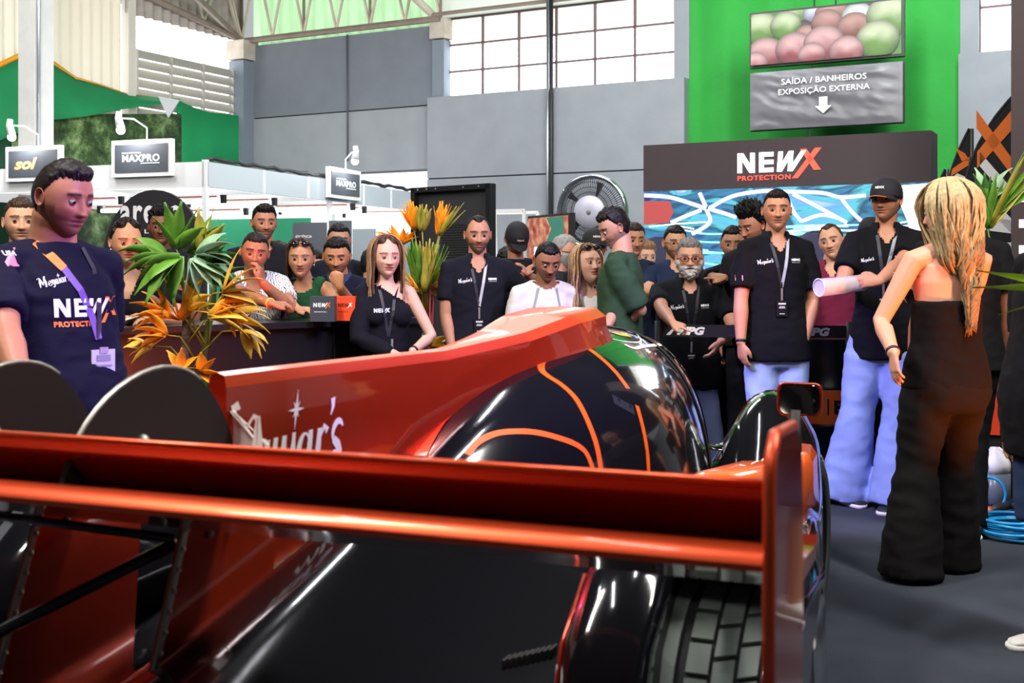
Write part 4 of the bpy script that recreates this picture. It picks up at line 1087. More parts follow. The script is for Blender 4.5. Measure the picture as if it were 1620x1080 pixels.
# orange flank rising beside the canopy, right side (and left)
for sd in (1, -1):
    b = MB(CF)
    st = [(1.45, .50, .66, .72), (1.8, .55, .70, .755), (2.2, .58, .75, .725), (2.45, .60, .76, .69), (2.6, .62, .765, .705), (2.72, .63, .765, .72)]
    b.loft([[(sd*a, s, z-.10), (sd*(a+.01), s, z), (sd*(a+.03), s, z+.006), (sd*(c-.02), s, z), (sd*c, s, z-.03), (sd*(c+.01), s, z-.25)] for s, a, c, z in st], cap=False, closed=False)
    fl_ = b.build('side_panel', paint_o, car, smooth=True); fl_.modifiers.new('s', 'SOLIDIFY').thickness = .004
    # dive plane vane and mirror
    b = MB(CF); pts = []
    for i in range(15):
        t = i/14; pts.append((sd*(.36+.30*t), 2.75+.25*t, .70+.03*sin(t*2*pi+3.4)+.06*t))
    b.tube(pts, [(.05*sin(pi*(.12+.8*i/14)), .006) for i in range(15)], 8, up=(0, 1, 0)); b.build('vane', paint_k, car, smooth=True)
    mr = MB(CF); mr.tube([(sd*.70, 2.62, .62), (sd*.71, 2.6, .85)], [(.03, .012), (.018, .01)], 8); st_ = mr.build('mirror_stalk', matt_k, car, smooth=True)
    def rrect(w, h, r, k=6):
        o_ = []
        for cx_, cz_, a0 in ((w-r, h-r, 0), (-w+r, h-r, 90), (-w+r, -h+r, 180), (w-r, -h+r, 270)):
            for i in range(k+1): a = radians(a0+90*i/k); o_.append((cx_+r*cos(a), cz_+r*sin(a)))
        return o_
    rr_ = rrect(.074, .055, .025)
    MM = CF @ Matrix.Translation((sd*.72, 2.62, .885)) @ Matrix.Rotation(radians(8*sd), 4, 'Z')
    b = MB(MM); b.loft([[(x*k, y, z*k) for x, z in rr_] for y, k in ((0, .93), (-.004, 1), (.02, 1.03), (.06, .9), (.1, .55), (.12, .1))]); b.build('mirror_shell', paint_r, st_, smooth=True)
    b = MB(MM); b.loft([[(x*.9, -.006, z*.9) for x, z in rr_], [(x*.88, -.0065, z*.88) for x, z in rr_]]); b.build('mirror_glass', mat('mirror_glass', 'a09890', rough=.04, metal=1), st_)
b = MB(CF)
st = [(3.35, .05, .30, .60), (3.5, .04, .34, .56), (3.7, .03, .36, .50), (3.95, .02, .36, .42), (4.2, .02, .3, .34)]
for sd in (1, -1):
    vs = []; fs = []
    for i, s in enumerate(fine(2.95, 4.25, 14)):
        for j, u in enumerate(fine(.30, .47, 5)): vs.append((sd*u, s, hull_z(u, s)+.006))
    for i in range(14):
        for j in range(5): a = i*6+j; fs.append((a, a+1, a+7, a+6) if sd > 0 else (a, a+6, a+7, a+1))
    MB(CF).add(vs, fs).build('nose_stripe', paint_o, car, smooth=True)
    b = MB(CF); b.add([(sd*(.36+.3*i), s, hull_z(.36+.3*i, s)+.012) for s in (3.3, 3.38) for i in (0, 1)], [(0, 1, 3, 2)]); b.build('fender_edge', paint_o, car)
# ---------------------------------------------------------------- people
skin_m = mat('skin', 'ffffff', rough=.5, attr='Col', sss=.04, spec=.35)
hair_cache = {}
def hair_mat(c):
    return mat('hair_'+c, c, rough=.55, spec=.3, var=.3, vscale=60)
def cloth_mat(c, var=.06):
    return mat('fabric_'+c, c, rough=.9, spec=.2, bump=.12, bscale=180, var=var, vscale=5)
def temp_obj(mb, vox, smooth_it=3, fac=.5):
    me = mb.mesh('tmp'); o = bpy.data.objects.new('tmp', me); COL.objects.link(o)
    r = o.modifiers.new('r', 'REMESH'); r.mode = 'VOXEL'; r.voxel_size = vox
    s = o.modifiers.new('s', 'SMOOTH'); s.iterations = smooth_it; s.factor = fac
    return o
def bake(o):
    dg = bpy.context.evaluated_depsgraph_get()
    me = bpy.data.meshes.new_from_object(o.evaluated_get(dg)); old = o.data
    bpy.data.objects.remove(o); bpy.data.meshes.remove(old); return me
V = Vector
def rotm(yaw=0, pitch=0, roll=0):
    """head frame: face looks to -Y; yaw>0 turns to +X, pitch>0 looks down, roll>0 tips to +X"""
    return Matrix.Rotation(radians(yaw), 3, 'Z') @ Matrix.Rotation(radians(pitch), 3, 'X') @ Matrix.Rotation(radians(roll), 3, 'Y')
def gs(x, s): return np.exp(-(x/s)**2)
# ---- the head: one parametric surface, built once per (sex, build) and coloured per person
NU_, NV_ = 104, 112
def head_points(wide=1.0, jaw=1.0, female=False, nose=1.0):
    u = np.linspace(0, 2*np.pi, NU_, endpoint=False)
    u = u-.55*np.sin(u)                  # more columns at the face (u = 0)
    v = np.linspace(.0, np.pi, NV_+1)
    U, Vv = np.meshgrid(u, v)
    dx = np.sin(Vv)*np.sin(U); dy = -np.sin(Vv)*np.cos(U); dz = np.cos(Vv)
    x = dx*.076*wide; y = dy*np.where(dy < 0, .094, .104); z = dz*.118
    # superellipse feel: fuller cranium
    up = np.clip(dz, 0, 1); lo = np.clip(-dz, 0, 1)
    x *= 1+.06*up*(1-up)*4*.5
    jw = (.80 if female else .90)*jaw
    x *= 1-(1-.62*jw)*np.clip((lo-.15)/.85, 0, 1)**1.3*.75
    # back of the head tucks in below, chin stays forward
    y = np.where(dy > 0, y*(1-.55*np.clip(lo/.9, 0, 1)**1.1), y*(1+.10*np.clip((lo-.45)/.5, 0, 1)))
    y += np.where(dz < -.5, -.018*np.clip((lo-.5)/.5, 0, 1), 0)
    z = np.where(dz < 0, z*1.0, z*.98)
    fr = np.clip(-dy, 0, 1)              # frontness
    f = fr**1.5
    # flatten the face a little
    y += f*.012*gs(x, .05)*gs(z+.01, .07)
    ax = np.abs(x)
    y += f*(.011*gs(ax-.032, .017)*gs(z-.006, .014))                 # sockets
    y -= f*(.007*gs(ax-.030, .024)*gs(z-.030, .010))                 # brow
    nz = np.clip((.022-z)/.050, 0, 1)                                 # bridge to tip
    nose_p = np.where((z < .024) & (z > -.034), nz**1.1, np.where(z <= -.034, np.exp(-((z+.034)/.007)**2), 0))
    y -= f*.024*nose*nose_p*gs(ax, .0075+.007*nz)
    y -= f*.008*nose*gs(ax-.012, .007)*gs(z+.030, .007)              # nostril wings
    y -= f*.006*gs(ax-.038, .018)*gs(z+.022, .018)                   # cheekbones
    lipc = -.056
    y -= f*.009*gs(ax, .022)*(gs(z-lipc-.006, .005)+gs(z-lipc+.007, .006))
    y += f*.004*gs(ax, .024)*gs(z-lipc, .0022)
    y += f*.004*gs(ax, .03)*gs(z+.072, .007)
    y -= f*.008*gs(ax, .022)*gs(z+.098, .016)                        # chin
    return x, y, z, U, Vv, dy, dz
def hsh(arr): return arr.reshape(-1)
HC = {}
def head_geo(key):
    if key not in HC: HC[key] = head_points(*key)
    return HC[key]
def grid_faces(nu, nv):
    fs = []
    for i in range(nv):
        for j in range(nu):
            k = (j+1) % nu; fs.append((i*nu+j, (i+1)*nu+j, (i+1)*nu+k, i*nu+k))
    return fs
GF = grid_faces(NU_, NV_)
def hair_height(style, x, y, z):
    """hairline mask 0..1 on head-surface coordinates (metres)"""
    ax = np.abs(x); front = -y
    line = np.where(front > .03, .069, np.where(front > -.01, .069-(.03-front)/.04*.074, -.015-np.clip(-.01-front, 0, .03)*1.5))
    line = line+.0035*np.sin(x*420)*np.sin(x*173+1)+.002*np.sin(y*500)
    line = np.where(front > .03, line+.004*gs(ax-.04, .02), line)
    if style == 'receding': line = np.where(front > .02, .082+.016*gs(ax-.035, .018), line)
    if style == 'long': line = np.where(front > .02, .080+.030*gs(ax, .018)-.05*np.clip(ax-.04, 0, .03), line)
    if style == 'bald': line = np.where(front > -.02, .100+.03*gs(ax, .05)+.05*(front > .02), line)
    m = np.clip((z-line)/.010, 0, 1)
    # ear region clear
    m = m*(1-np.clip(1-((y-.012)/.018)**2-((z+.002)/.032)**2, 0, 1)*(ax > .055))
    nape = np.clip((z+.075)/.02, 0, 1)
    return m*nape
def head_mesh(p):
    """verts, faces, colours in head-local space (origin mid-head)"""
    x, y, z, U, Vv, dy, dz = head_geo((p.get('wide', 1.0), p.get('jaw', 1.0), p.get('female', False), p.get('nose', 1.0)))
    sk = np.array(lin(p['skin'])[:3]); n = x.size
    col = np.tile(sk, (n, 1)); X, Y, Z_ = hsh(x), hsh(y), hsh(z); fr = np.clip(-hsh(dy), 0, 1)
    ax = np.abs(X); face = Y < -.02
    def blend(mask, c): 
        nonlocal col
        m = np.clip(mask, 0, 1)[:, None]; col = col*(1-m)+np.array(c)*m
    blend(.35*gs(ax-.045, .02)*gs(Z_+.02, .02)*face, [min(1, sk[0]*1.1), sk[1]*.72, sk[2]*.66])
    blend(.5*gs(ax, .012)*gs(Z_+.032, .012)*face, [sk[0]*.95, sk[1]*.78, sk[2]*.72])
    lip = (1.0 if p.get('female') else .85)*np.clip(2.2*gs(ax/.025, 1)*gs((Z_+.057)/.0105, 1)-.4, 0, 1)*face
    blend(lip, p.get('lipc') or ([sk[0]*.70, sk[1]*(.26 if p.get('female') else .36), sk[2]*(.28 if p.get('female') else .38)]))
    blend(.95*(ax < .023)*gs(Z_+.0565, .0024)*face, sk*.13)
    hc = np.array(lin(p.get('hair', '2a201a'))[:3])
    bw = .0045 if not p.get('female') else .003
    blend(.9*np.clip(1.5*gs(Z_-(.030+.10*(ax-.015)*(ax < .036)-.18*(ax-.036)*(ax >= .036)), bw)*(ax > .012)*(ax < .054), 0, 1)*face, hc*1.0)
    blend(.35*gs(ax-.032, .016)*gs(Z_-.006, .010)*face, sk*.55)
    # nostrils
    blend(.6*gs(ax-.008, .003)*gs(Z_+.040, .003)*face, sk*.15)
    bd = p.get('stubble', 0)
    if bd:
        bm = np.clip((-.034-Z_)/.012, 0, 1)*np.clip((.05-Y)/.03, 0, 1)*(1-np.clip(1.4*gs(ax/.022, 1)*gs((Z_+.058)/.009, 1), 0, 1))*(1-gs(ax, .016)*gs(Z_+.035, .006))
        bm = np.maximum(bm, np.clip((-.0-Z_)/.02, 0, 1)*(ax > .058)*(Y < .02)*(Y > -.045))
        blend(bd*bm, np.array(lin(p.get('beardc', p.get('hair', '2a201a')))[:3])*.9+sk*.08)
    if p.get('style') not in (None, 'none', 'bald'):
        blend(.8*hsh(hair_height(p.get('style'), x, y, z)), hc*.8+sk*.08)
    vs = np.stack([X, Y, Z_], 1)
    return vs, col
EARF = None
def ear_geo():
    """one ear (right, +x side): a shallow cup"""
    vs = []; fs = []; N = 14
    rings = [((.0), .3), (.004, .62), (.010, .92), (.014, 1.0), (.012, 1.06), (.004, .9), (-.006, .6)]
    for d, k in rings:
        for i in range(N):
            a = 2*pi*i/N; ry = .0165*k*(1+.10*sin(a)); rz = .031*k*(1 if sin(a) > 0 else .92)
            vs.append((d+.004*k, ry*cos(a)+.004*sin(a), rz*sin(a)))
    for i in range(len(rings)-1):
        for j in range(N): k = (j+1) % N; fs.append((i*N+j, i*N+k, (i+1)*N+k, (i+1)*N+j))
    fs.append(tuple(range(N-1, -1, -1)))
    return vs, fs
EV, EF = ear_geo()
def smoothstep(t): t = max(0, min(1, t)); return t*t*(3-2*t)
# ---- hand: palm and five bent fingers; frame: +x along the fingers, +z back of the hand, thumb on -y*side
def hand(mb, wrist, d, nrm, side, k=1.0, curl=.35, spread=.12, thumb=.5, point=False):
    d = V(d).normalized(); nrm = V(nrm); nrm = (nrm-d*nrm.dot(d)).normalized(); lat = nrm.cross(d)*side   # towards the thumb
    def W_(a, b, c): return wrist+d*(a*k)+lat*(b*k)+nrm*(c*k)
    mb.tube([W_(-.01, 0, 0), W_(.015, 0, 0), W_(.045, .002, 0), (W_(.082, .002, 0))], [(.026*k, .018*k), (.030*k, .0165*k), (.040*k, .0145*k), (.039*k, .012*k)], 12, up=lat)
    for i, (b, L, r, z0) in enumerate(((.029, .072, .0088, 0), (.0095, .080, .0090, .002), (-.0105, .074, .0086, .001), (-.029, .060, .0076, -.002))):
        c = curl*(1+.12*i)
        if point and i == 0: c = .05
        if point and i > 0: c = 1.15
        a = 0; p = W_(.078-.006*abs(i-1), b, z0); pts = [W_(.06, b*.9, z0), p]; q = p
        sp = (1.4-i)*spread
        for j, fr in enumerate((.46, .30, .24)):
            a += c*(.75, 1.0, .7)[j]
            dirv = (d*cos(a)-nrm*sin(a)+lat*sp*.6*cos(a)).normalized()
            q = q+dirv*(L*fr*k); pts.append(q)
        mb.tube(pts, [r*1.05*k, r*1.06*k, r*k, r*.95*k, r*.72*k], 8)
    # thumb leaves the side of the palm near its base
    t0 = W_(.012, .020, -.004); t1 = W_(.036, .043, -.010-.006*thumb); t2 = W_(.062, .056-.010*thumb, -.014-.014*thumb); t3 = W_(.084, .056-.024*thumb, -.016-.022*thumb)
    mb.tube([t0, t1, t2, t3], [.014*k, .0125*k, .0105*k, .0075*k], 8)
def ell_ring(c, ax, ay, rx, ry, n=24, e=2.0, az=None):
    o_ = []
    for i in range(n):
        a = 2*pi*i/n; ca, sa = cos(a), sin(a)
        o_.append(c+ax*(rx*math.copysign(abs(ca)**(2/e), ca))+ay*(ry*math.copysign(abs(sa)**(2/e), sa)))
    return o_
def wrinkle(me, amp, scale, ax=(1, 1, 1), seed=0, zr=None):
    n = len(me.vertices); co = np.empty(n*3, np.float32); me.vertices.foreach_get('co', co); co = co.reshape(-1, 3)
    nr = np.empty(n*3, np.float32); me.vertices.foreach_get('normal', nr); nr = nr.reshape(-1, 3)
    for i in range(n):
        c = co[i]; p = V((c[0]*ax[0]*scale+seed, c[1]*ax[1]*scale, c[2]*ax[2]*scale+seed*.7))
        w = 1-abs(noise.noise(p))*2.2+.5*noise.noise(p*2.3)
        co[i] += nr[i]*amp*w
    me.vertices.foreach_set('co', co.reshape(-1)); me.update()
def person(px, py_top, Y, name='person', **p):
    """px,py_top: where the crown stands in the photograph; Y distance. Everything is then built at that real spot."""
    rr = random.Random(int(px*7+py_top))
    zc = CH-(py_top-HOR)/FPX*Y; X = (px-810)/FPX*Y
    lean = radians(p.get('lean', 0)); side_l = radians(p.get('side', 0)); yaw = radians(p.get('yaw', 0))
    hk = p.get('hk', 1.0)                       # head/body scale
    k = p.get('k', 1.0)*hk                      # body scale vs 1.75 m figure
    hip_z = p.get('hipz')                       # default: from the crown down
    # spine in local coordinates, hip at origin height
    HIP, WAI, CHE, SHO, NEC = 0, .14, .36, .52, .575
    fem = p.get('female', False); bw = p.get('bw', 1.0)*(0.88 if fem else 1.0); bd = p.get('bd', 1.0)*(.92 if fem else 1.0)
    R_l = Matrix.Rotation(lean, 3, 'X') @ Matrix.Rotation(side_l, 3, 'Y')
    def bend(q):
        q = V(q); t = smoothstep((q.z+.02)/.30)
        Rt = Matrix.Rotation(lean*t, 3, 'X') @ Matrix.Rotation(side_l*t, 3, 'Y')
        return Rt @ q
    yawr = Matrix.Rotation(yaw, 3, 'Z')
    HR = rotm(p.get('hy', 0)-p.get('yaw', 0), p.get('hp', 0), p.get('hr', 0))   # hy is the absolute heading of the face
    neck0 = bend((0, .008*k, NEC*k)); nfw = p.get('neckf', .02)
    headc = neck0+ (R_l @ V((0, -nfw*k-.008, .090*k))) *1.0 + V((0, 0, .016*k))
    top_off = .118*hk*.98
    hipz = zc-(headc.z+top_off+p.get('hairt', .012))
    crown = yawr @ headc
    root_loc = V((X-crown.x, Y-crown.y, 0)) if p.get('anchor', 'head') == 'head' else V((X, Y, 0))
    root = empty(name, root_loc, yaw, p['label'], 'person')
    def L(q): return V((q[0], q[1], q[2]+hipz))
    def B(q): return L(bend((q[0]*k, q[1]*k, q[2]*k)))
    sk = p['skin']; skc = lin(sk)
    # ---- joints
    shw = .163*bw; sh = {}
    arms = {}
    for s_, nm in ((-1, 'R'), (1, 'L')):
        S0 = B((s_*shw, .01, SHO-.052)); a = p.get(nm, 'down')
        ua, fa = .285*k, .255*k
        if a == 'down':
            E = S0+V((s_*.035*k, .015*k, -ua)); Wr = E+V((s_*.015*k, -.045*k, -fa))
        else:
            # target of the wrist in local root coordinates or as a spot in the world
            tgt = V(a['w']) if 'w' in a else None
            if 'wp' in a:
                t_ = P(*a['wp']); tgt = yawr.inverted() @ (t_-root_loc)
            dv = tgt-S0; D = min(dv.length, (ua+fa)*.998); dn = dv.normalized(); tgt = S0+dn*D
            c_ = (ua*ua+D*D-fa*fa)/(2*D*ua); c_ = max(-1, min(1, c_)); h_ = ua*sqrt(1-c_*c_)
            hint = V(a.get('e', (s_*.6, .3, -1))); hint = (hint-dn*hint.dot(dn)).normalized()
            E = S0+dn*(ua*c_)+hint*h_; Wr = tgt
        arms[nm] = (s_, S0, E, Wr, a if a != 'down' else {})
    # ---- body: one continuous skin surface
    mb = MB(); tx, ty = V((1, 0, 0)), V((0, 1, 0))
    prof = [(-.06, .150, .10, 0), (.0, .155, .105, 0), (.10, .130, .092, 0), (.17, .125, .09, 0), (.27, .140, .10, 0), (.38, .155, .112, 0), (.45, .142, .10, .005), (.50, .10, .075, .01), (.55, .055, .055, .01)]
    if fem: prof = [(z, a*(1.06 if z < .05 else .97), b_*1.0, c_) for z, a, b_, c_ in prof]
    def torso(mb, off, pr, e=2.3):
        rings = []
        for z, a, b_, c_ in pr:
            c = B((0, c_, z)); rx = R_l if z > .15 else Matrix.Identity(3)
            rings.append(ell_ring(c, (rx @ tx), (rx @ ty), (a*bw+off)*k, (b_*bd+off)*k, 24, e))
        mb.loft(rings)
    torso(mb, -.004, prof)
    nk = p.get('nk', 1.0)*(.80 if fem else 1)
    hb = L(headc)+HR @ V((0, .022, -.055))*hk
    mb.tube([B((0, .012, .50)), B((0, .01, .555)), (B((0, .008, .58))+hb)/2, hb, L(headc)+HR @ V((0, .015, -.01))*hk], [.075*nk*k, .060*nk*k, .056*nk*k, .056*nk*hk, .05*hk], 16)
    if fem: 
        for s_ in (-1, 1): mb.ellip(B((s_*.075, -.075, .345)), (.062*k, .058*k, .062*k), 12, 8)
    for nm, (s_, S0, E, Wr, a) in arms.items():
        am = p.get('arm', 1.0)*(.80 if fem else 1)
        mb.tube([B((s_*.06, .012, .505)), S0+V((0, 0, .004)), S0.lerp(E, .3), E, E.lerp(Wr, .28), E.lerp(Wr, .7), Wr], [.05*k, .054*k*am, .050*k*am, .040*k*am, .043*k*am, .033*k*am, .026*k*(.9+.1*am)], 12)
        mb.ellip(E, (.038*k*am,)*3, 10, 6)
        dv = (Wr-E).normalized()
        hd = V(a['hd']) if 'hd' in a else dv
        hn = V(a['hn']) if 'hn' in a else (V((s_, -.2, .1)) if a == {} else V((0, -.3, 1)))
        arms[nm] = (s_, S0, E, Wr, a, hd, hn)
        hand(mb, Wr, hd, hn, -s_ if False else (1 if (hn.cross(hd)).dot(V(a.get('th', (0, -1, .3)))) > 0 else -1), .96*k*(.92 if fem else 1), a.get('curl', .38), a.get('spread', .08), a.get('thumb', .5), a.get('point', False))
    if p.get('legs') == 'bare': pass
    # legs geometry shared by skin and trousers
    foot = {}
    st = p.get('stance', .10)
    for s_ in (-1, 1):
        H0 = L(V((s_*.085*k, 0, -.02*k)))
        fx_, fy_ = p.get('foot'+('L' if s_ > 0 else 'R'), (s_*st, 0))
        A = V((fx_, fy_, .085)); Kn = H0.lerp(A, .49)+V((0, -.025-.0*fy_, 0))+V((0, -p.get('knee', 0), 0))
        foot[s_] = (H0, Kn, A)
        if p.get('legs') == 'bare': mb.tube([H0, Kn, Kn.lerp(A, .3), A, A-V((0, 0, .05))], [.075*k, .052*k, .054*k, .036*k, .036*k], 12)
    vox = p.get('vox', .0075)
    ob = temp_obj(mb, vox, 2, .5)
    # ---- garments
    sh_m = None; garments = []
    if p.get('shirt'):
        gb = MB()
        hem = p.get('hem', -.08)
        sp = [(hem, .186, .140, 0), (-.04, .182, .134, 0), (.04, .170, .122, 0), (.12, .154, .112, 0), (.20, .152, .112, 0), (.30, .158, .116, 0), (.38, .160, .118, 0), (.44, .142, .106, .006), (.495, .104, .084, .01), (.545, .066, .064, .010)]
        if fem: sp = [(z, a*(1.02 if z < .05 else (.93 if z < .32 else .97)), b_*1.0, c_) for z, a, b_, c_ in sp]
        bel = p.get('belly', 0)
        sp = [(z, a+bel*.5*math.exp(-((z-.08)/.16)**2), b_+bel*math.exp(-((z-.08)/.16)**2), c_-bel*.4*math.exp(-((z-.08)/.16)**2)) for z, a, b_, c_ in sp]
        if p.get('cut') != 'strapless':
            torso(gb, .006, sp, 2.35)
            if fem:
                for s_ in (-1, 1): gb.ellip(B((s_*.075, -.078, .345)), (.072*k, .066*k, .070*k), 12, 8)
            for nm, (s_, S0, E, Wr, a, hd, hn) in arms.items():
                sl = p.get('sleeve', .62)
                if isinstance(sl, dict): sl = sl[nm]
                am = p.get('arm', 1.0)*(.84 if fem else 1); bag = p.get('bag', 1.0)
                if sl <= 0:
                    gb.tube([B((s_*.07, .012, .515)), B((s_*.12, .012, .50))], [.05*k, .046*k], 10); continue
                pts = [B((s_*.055, .012, .505)), S0+V((0, .0, .002)), S0.lerp(E, .3)]; rs_ = [.056*k, .061*k*am, .062*k*am*bag]
                if sl <= 1: pts.append(S0.lerp(E, sl)); rs_.append(.064*k*am*bag)
                else:
                    pts += [E, E.lerp(Wr, .5), E.lerp(Wr, min(.97, sl-1))]; rs_ += [.056*k*am*bag, .050*k*am*bag, .040*k*am*bag]
                gb.tube(pts, rs_, 14)
                if sl <= 1: pass
        else:
            torso(gb, .006, [q for q in sp if q[0] < .37], 2.3)
            for s_ in (-1, 1): gb.ellip(B((s_*.075, -.078, .325)), (.072*k, .066*k, .064*k), 12, 8)
        garments.append(('shirt', temp_obj(gb, p.get('gvox', .011), 5, .5)))
    if p.get('pants'):
        gb = MB(); pb = p.get('pbag', 1.0)
        hips = [(-.18, .14, .112, 0), (-.10, .160, .120, 0), (.0, .150, .108, 0), (.05, .138, .098, 0)] if not fem else [(-.18, .15, .12, .01), (-.09, .190, .135, .01), (.0, .168, .118, .005), (.12, .130, .098, 0)]
        rings = []
        for z, a, b_, c_ in hips: rings.append(ell_ring(B((0, c_, z)), tx, ty, (a*bw)*k, (b_*bd)*k, 24, 2.3))
        gb.loft(rings)
        for s_ in (-1, 1):
            H0, Kn, A = foot[s_]; end = A-V((0, 0, p.get('cuff', .03)))
            fl = p.get('flare', 1.0)
            if p.get('legs') == 'bare': gb.tube([H0+V((0, 0, .02)), H0.lerp(Kn, .4), H0.lerp(Kn, 1.05)], [.098*k*pb, .098*k*pb, .090*k*pb], 16)
            else: gb.tube([H0+V((0, .005, .0)), H0.lerp(Kn, .35), Kn, Kn.lerp(A, .5), end], [.088*k*min(pb, 1.1), .090*k*pb, .072*k*pb, .070*k*pb*fl, .073*k*pb*fl**1.6], 16)
        garments.append(('trousers', temp_obj(gb, .014, 4, .5)))
    dg = bpy.context.evaluated_depsgraph_get()
    # body mesh + head in one
    me0 = bake(ob)
    hv, hcol = head_mesh(p)
    Hm = Matrix.Translation(L(headc)) @ HR.to_4x4() @ Matrix.Diagonal((hk, hk, hk, 1))
    HmN = np.array(Hm)
    hw = (hv @ HmN[:3, :3].T)+HmN[:3, 3]
    n0 = len(me0.vertices); bv0 = [tuple(v.co) for v in me0.vertices]; bf0 = [tuple(q.vertices) for q in me0.polygons]
    allv = bv0+[tuple(q) for q in hw]; allf = bf0+[tuple(i+n0 for i in f) for f in GF]
    cols = [tuple(skc[:3])]*n0+[tuple(c) for c in hcol]
    for s_ in (-1, 1):
        b0 = len(allv); er = Matrix.Translation((s_*.0715*p.get('wide', 1), .010, .0)) @ Matrix.Rotation(radians(-18*s_), 4, 'Z') @ Matrix.Diagonal((s_*.8, .9, .88, 1))
        allv += [tuple(Hm @ (er @ V(q))) for q in EV]; allf += [tuple(i+b0 for i in (f if s_ > 0 else f[::-1])) for f in EF]
        cols += [(skc[0]*.97, skc[1]*.85, skc[2]*.8)]*len(EV)
    me = bpy.data.meshes.new('body'); me.from_pydata(allv, [], allf); me.update()
    ca = me.color_attributes.new('Col', 'FLOAT_COLOR', 'POINT'); ca.data.foreach_set('color', [x for c in cols for x in (c[0], c[1], c[2], 1)])
    body = link_mesh('body', me, skin_m, root, True)
    bpy.data.meshes.remove(me0)
    # eyes
    look = p.get('look', (0, 0))
    if p.get('eyes', True):
        for s_ in (-1, 1):
            c = V((s_*.0315*p.get('wide', 1), -.0732, .006)); eb = MB(); ib = MB(); lb = MB()
            eb.ellip(Hm @ c, (.0112*hk,)*3, 12, 8, None)
            g = V((sin(radians(look[0])), -cos(radians(look[0])), -sin(radians(look[1])))).normalized()
            q = (Hm.to_3x3() @ g).normalized().to_track_quat('Z', 'Y').to_matrix()
            ib.ellip(Hm @ (c+g*.0095), (.0070*hk, .0070*hk, .0030*hk), 12, 6, q)
            vs_ = []; fs_ = []; NN = 8; MM_ = 4; b0_ = p.get('lid', 44)
            for i in range(NN+1):
                for j in range(MM_+1):
                    th = radians(-70+140*i/NN); ph = radians(b0_+(85-b0_)*j/MM_)
                    vs_.append(Hm @ (c+V((sin(th)*cos(ph)*.0145, -cos(th)*cos(ph)*.0133, sin(ph)*.0126))))
            for i in range(NN):
                for j in range(MM_): a_ = i*(MM_+1)+j; fs_.append((a_, a_+1, a_+MM_+2, a_+MM_+1))
            lb.add(vs_, fs_)
            vs2 = [Hm @ (c+V((sin(radians(-65+130*i/NN))*cos(radians(ph_))*.0135, -cos(radians(-65+130*i/NN))*cos(radians(ph_))*.0130, -sin(radians(ph_))*.0122))) for i in range(NN+1) for ph_ in (28, 50, 75)]
            lb.add(vs2, [(i*3+j, i*3+3+j, i*3+4+j, i*3+1+j) for i in range(NN) for j in range(2)])
            eo = eb.build('eye', mat('eye_white', 'a0978f', rough=.25), root, True, True)
            ic = p.get('iris', '1d120c'); ib.build('iris', mat('iris_'+ic, ic, rough=.1), eo, True, True)
            lb.build('eyelid', mat('lid_'+sk, [skc[0]*.72, skc[1]*.62, skc[2]*.58], rough=.5), eo, True, True)
    # ---- hair
    x, y, z, U, Vv, dy, dz = head_geo((p.get('wide', 1.0), p.get('jaw', 1.0), p.get('female', False), p.get('nose', 1.0)))
    stl = p.get('style', 'short'); hm_ = hair_mat(p.get('hair', '2a201a'))
    def shell(mask, th, nz, name_, mat_, sc=60, amp=.5):
        Mx = hsh(mask); X_, Y_, Z_ = hsh(x), hsh(y), hsh(z); vs_ = []; thv = hsh(th) if hasattr(th, 'shape') else [th]*len(Mx)
        for i in range(len(Mx)):
            c = V((X_[i], Y_[i], Z_[i])); d = V((c.x, c.y*.8, c.z+.01)).normalized()
            t = Mx[i]*thv[i]; q = noise.noise(V((c.x*sc+px, c.y*sc, c.z*sc)))+.5*noise.noise(V((c.x*sc*2.7, c.y*sc*2.7+px, c.z*sc*2.7)))
            vs_.append(c+d*(-.002+(t*(1+amp*q)+.002*min(1, Mx[i]*3))*1.0))
        fs_ = [f for f in GF if max(Mx[f[0]], Mx[f[1]], Mx[f[2]], Mx[f[3]]) > .05]
        used = sorted({i for f in fs_ for i in f}); mp = {u_: i for i, u_ in enumerate(used)}
        b_ = MB(Hm); b_.add([vs_[i] for i in used], [tuple(mp[i] for i in f) for f in fs_])
        return b_.build(name_, mat_, root, True, True)
    if stl in ('short', 'receding', 'buzz', 'curly', 'afro', 'quiff', 'back', 'long'):
        m_ = hair_height(stl if stl in ('receding', 'long') else 'short', x, y, z)
        topw = np.clip((z-.02)/.06, 0, 1)
        th = {'short': .0025+.013*topw, 'receding': .003+.007*topw, 'buzz': .002+.004*topw, 'curly': .008+.022*topw, 'afro': .018+.035*topw,
              'quiff': .003+.003*topw+.020*topw*np.clip((-y+.06)/.12, 0, 1), 'back': .006+.013*topw, 'long': .010+.008*topw}[stl]
        shell(m_, th*p.get('hth', 1.0), None, 'hair', hm_, 75 if stl not in ('curly', 'afro') else 95, .35 if stl not in ('curly', 'afro') else .9)
    if stl == 'bald':
        m_ = hair_height('bald', x, y, z); shell(m_, .004, None, 'hair', hm_, 60, .3)
    if p.get('beard'):
        ax = np.abs(x)
        bm = np.clip((-.038-z)/.012, 0, 1)*np.clip((.045-y)/.03, 0, 1)*(1-np.clip(1.6*gs(ax/.021, 1)*gs((z+.057)/.010, 1), 0, 1))
        bm = np.maximum(bm, np.clip((-.0-z)/.02, 0, 1)*np.clip((ax-.056)/.006, 0, 1)*(y < .02)*(y > -.05))
        shell(bm, p['beard'], None, 'beard', mat('beard_'+p.get('beardc', p.get('hair', '2a201a')), p.get('beardc', p.get('hair', '2a201a')), rough=.7), 90, .6)
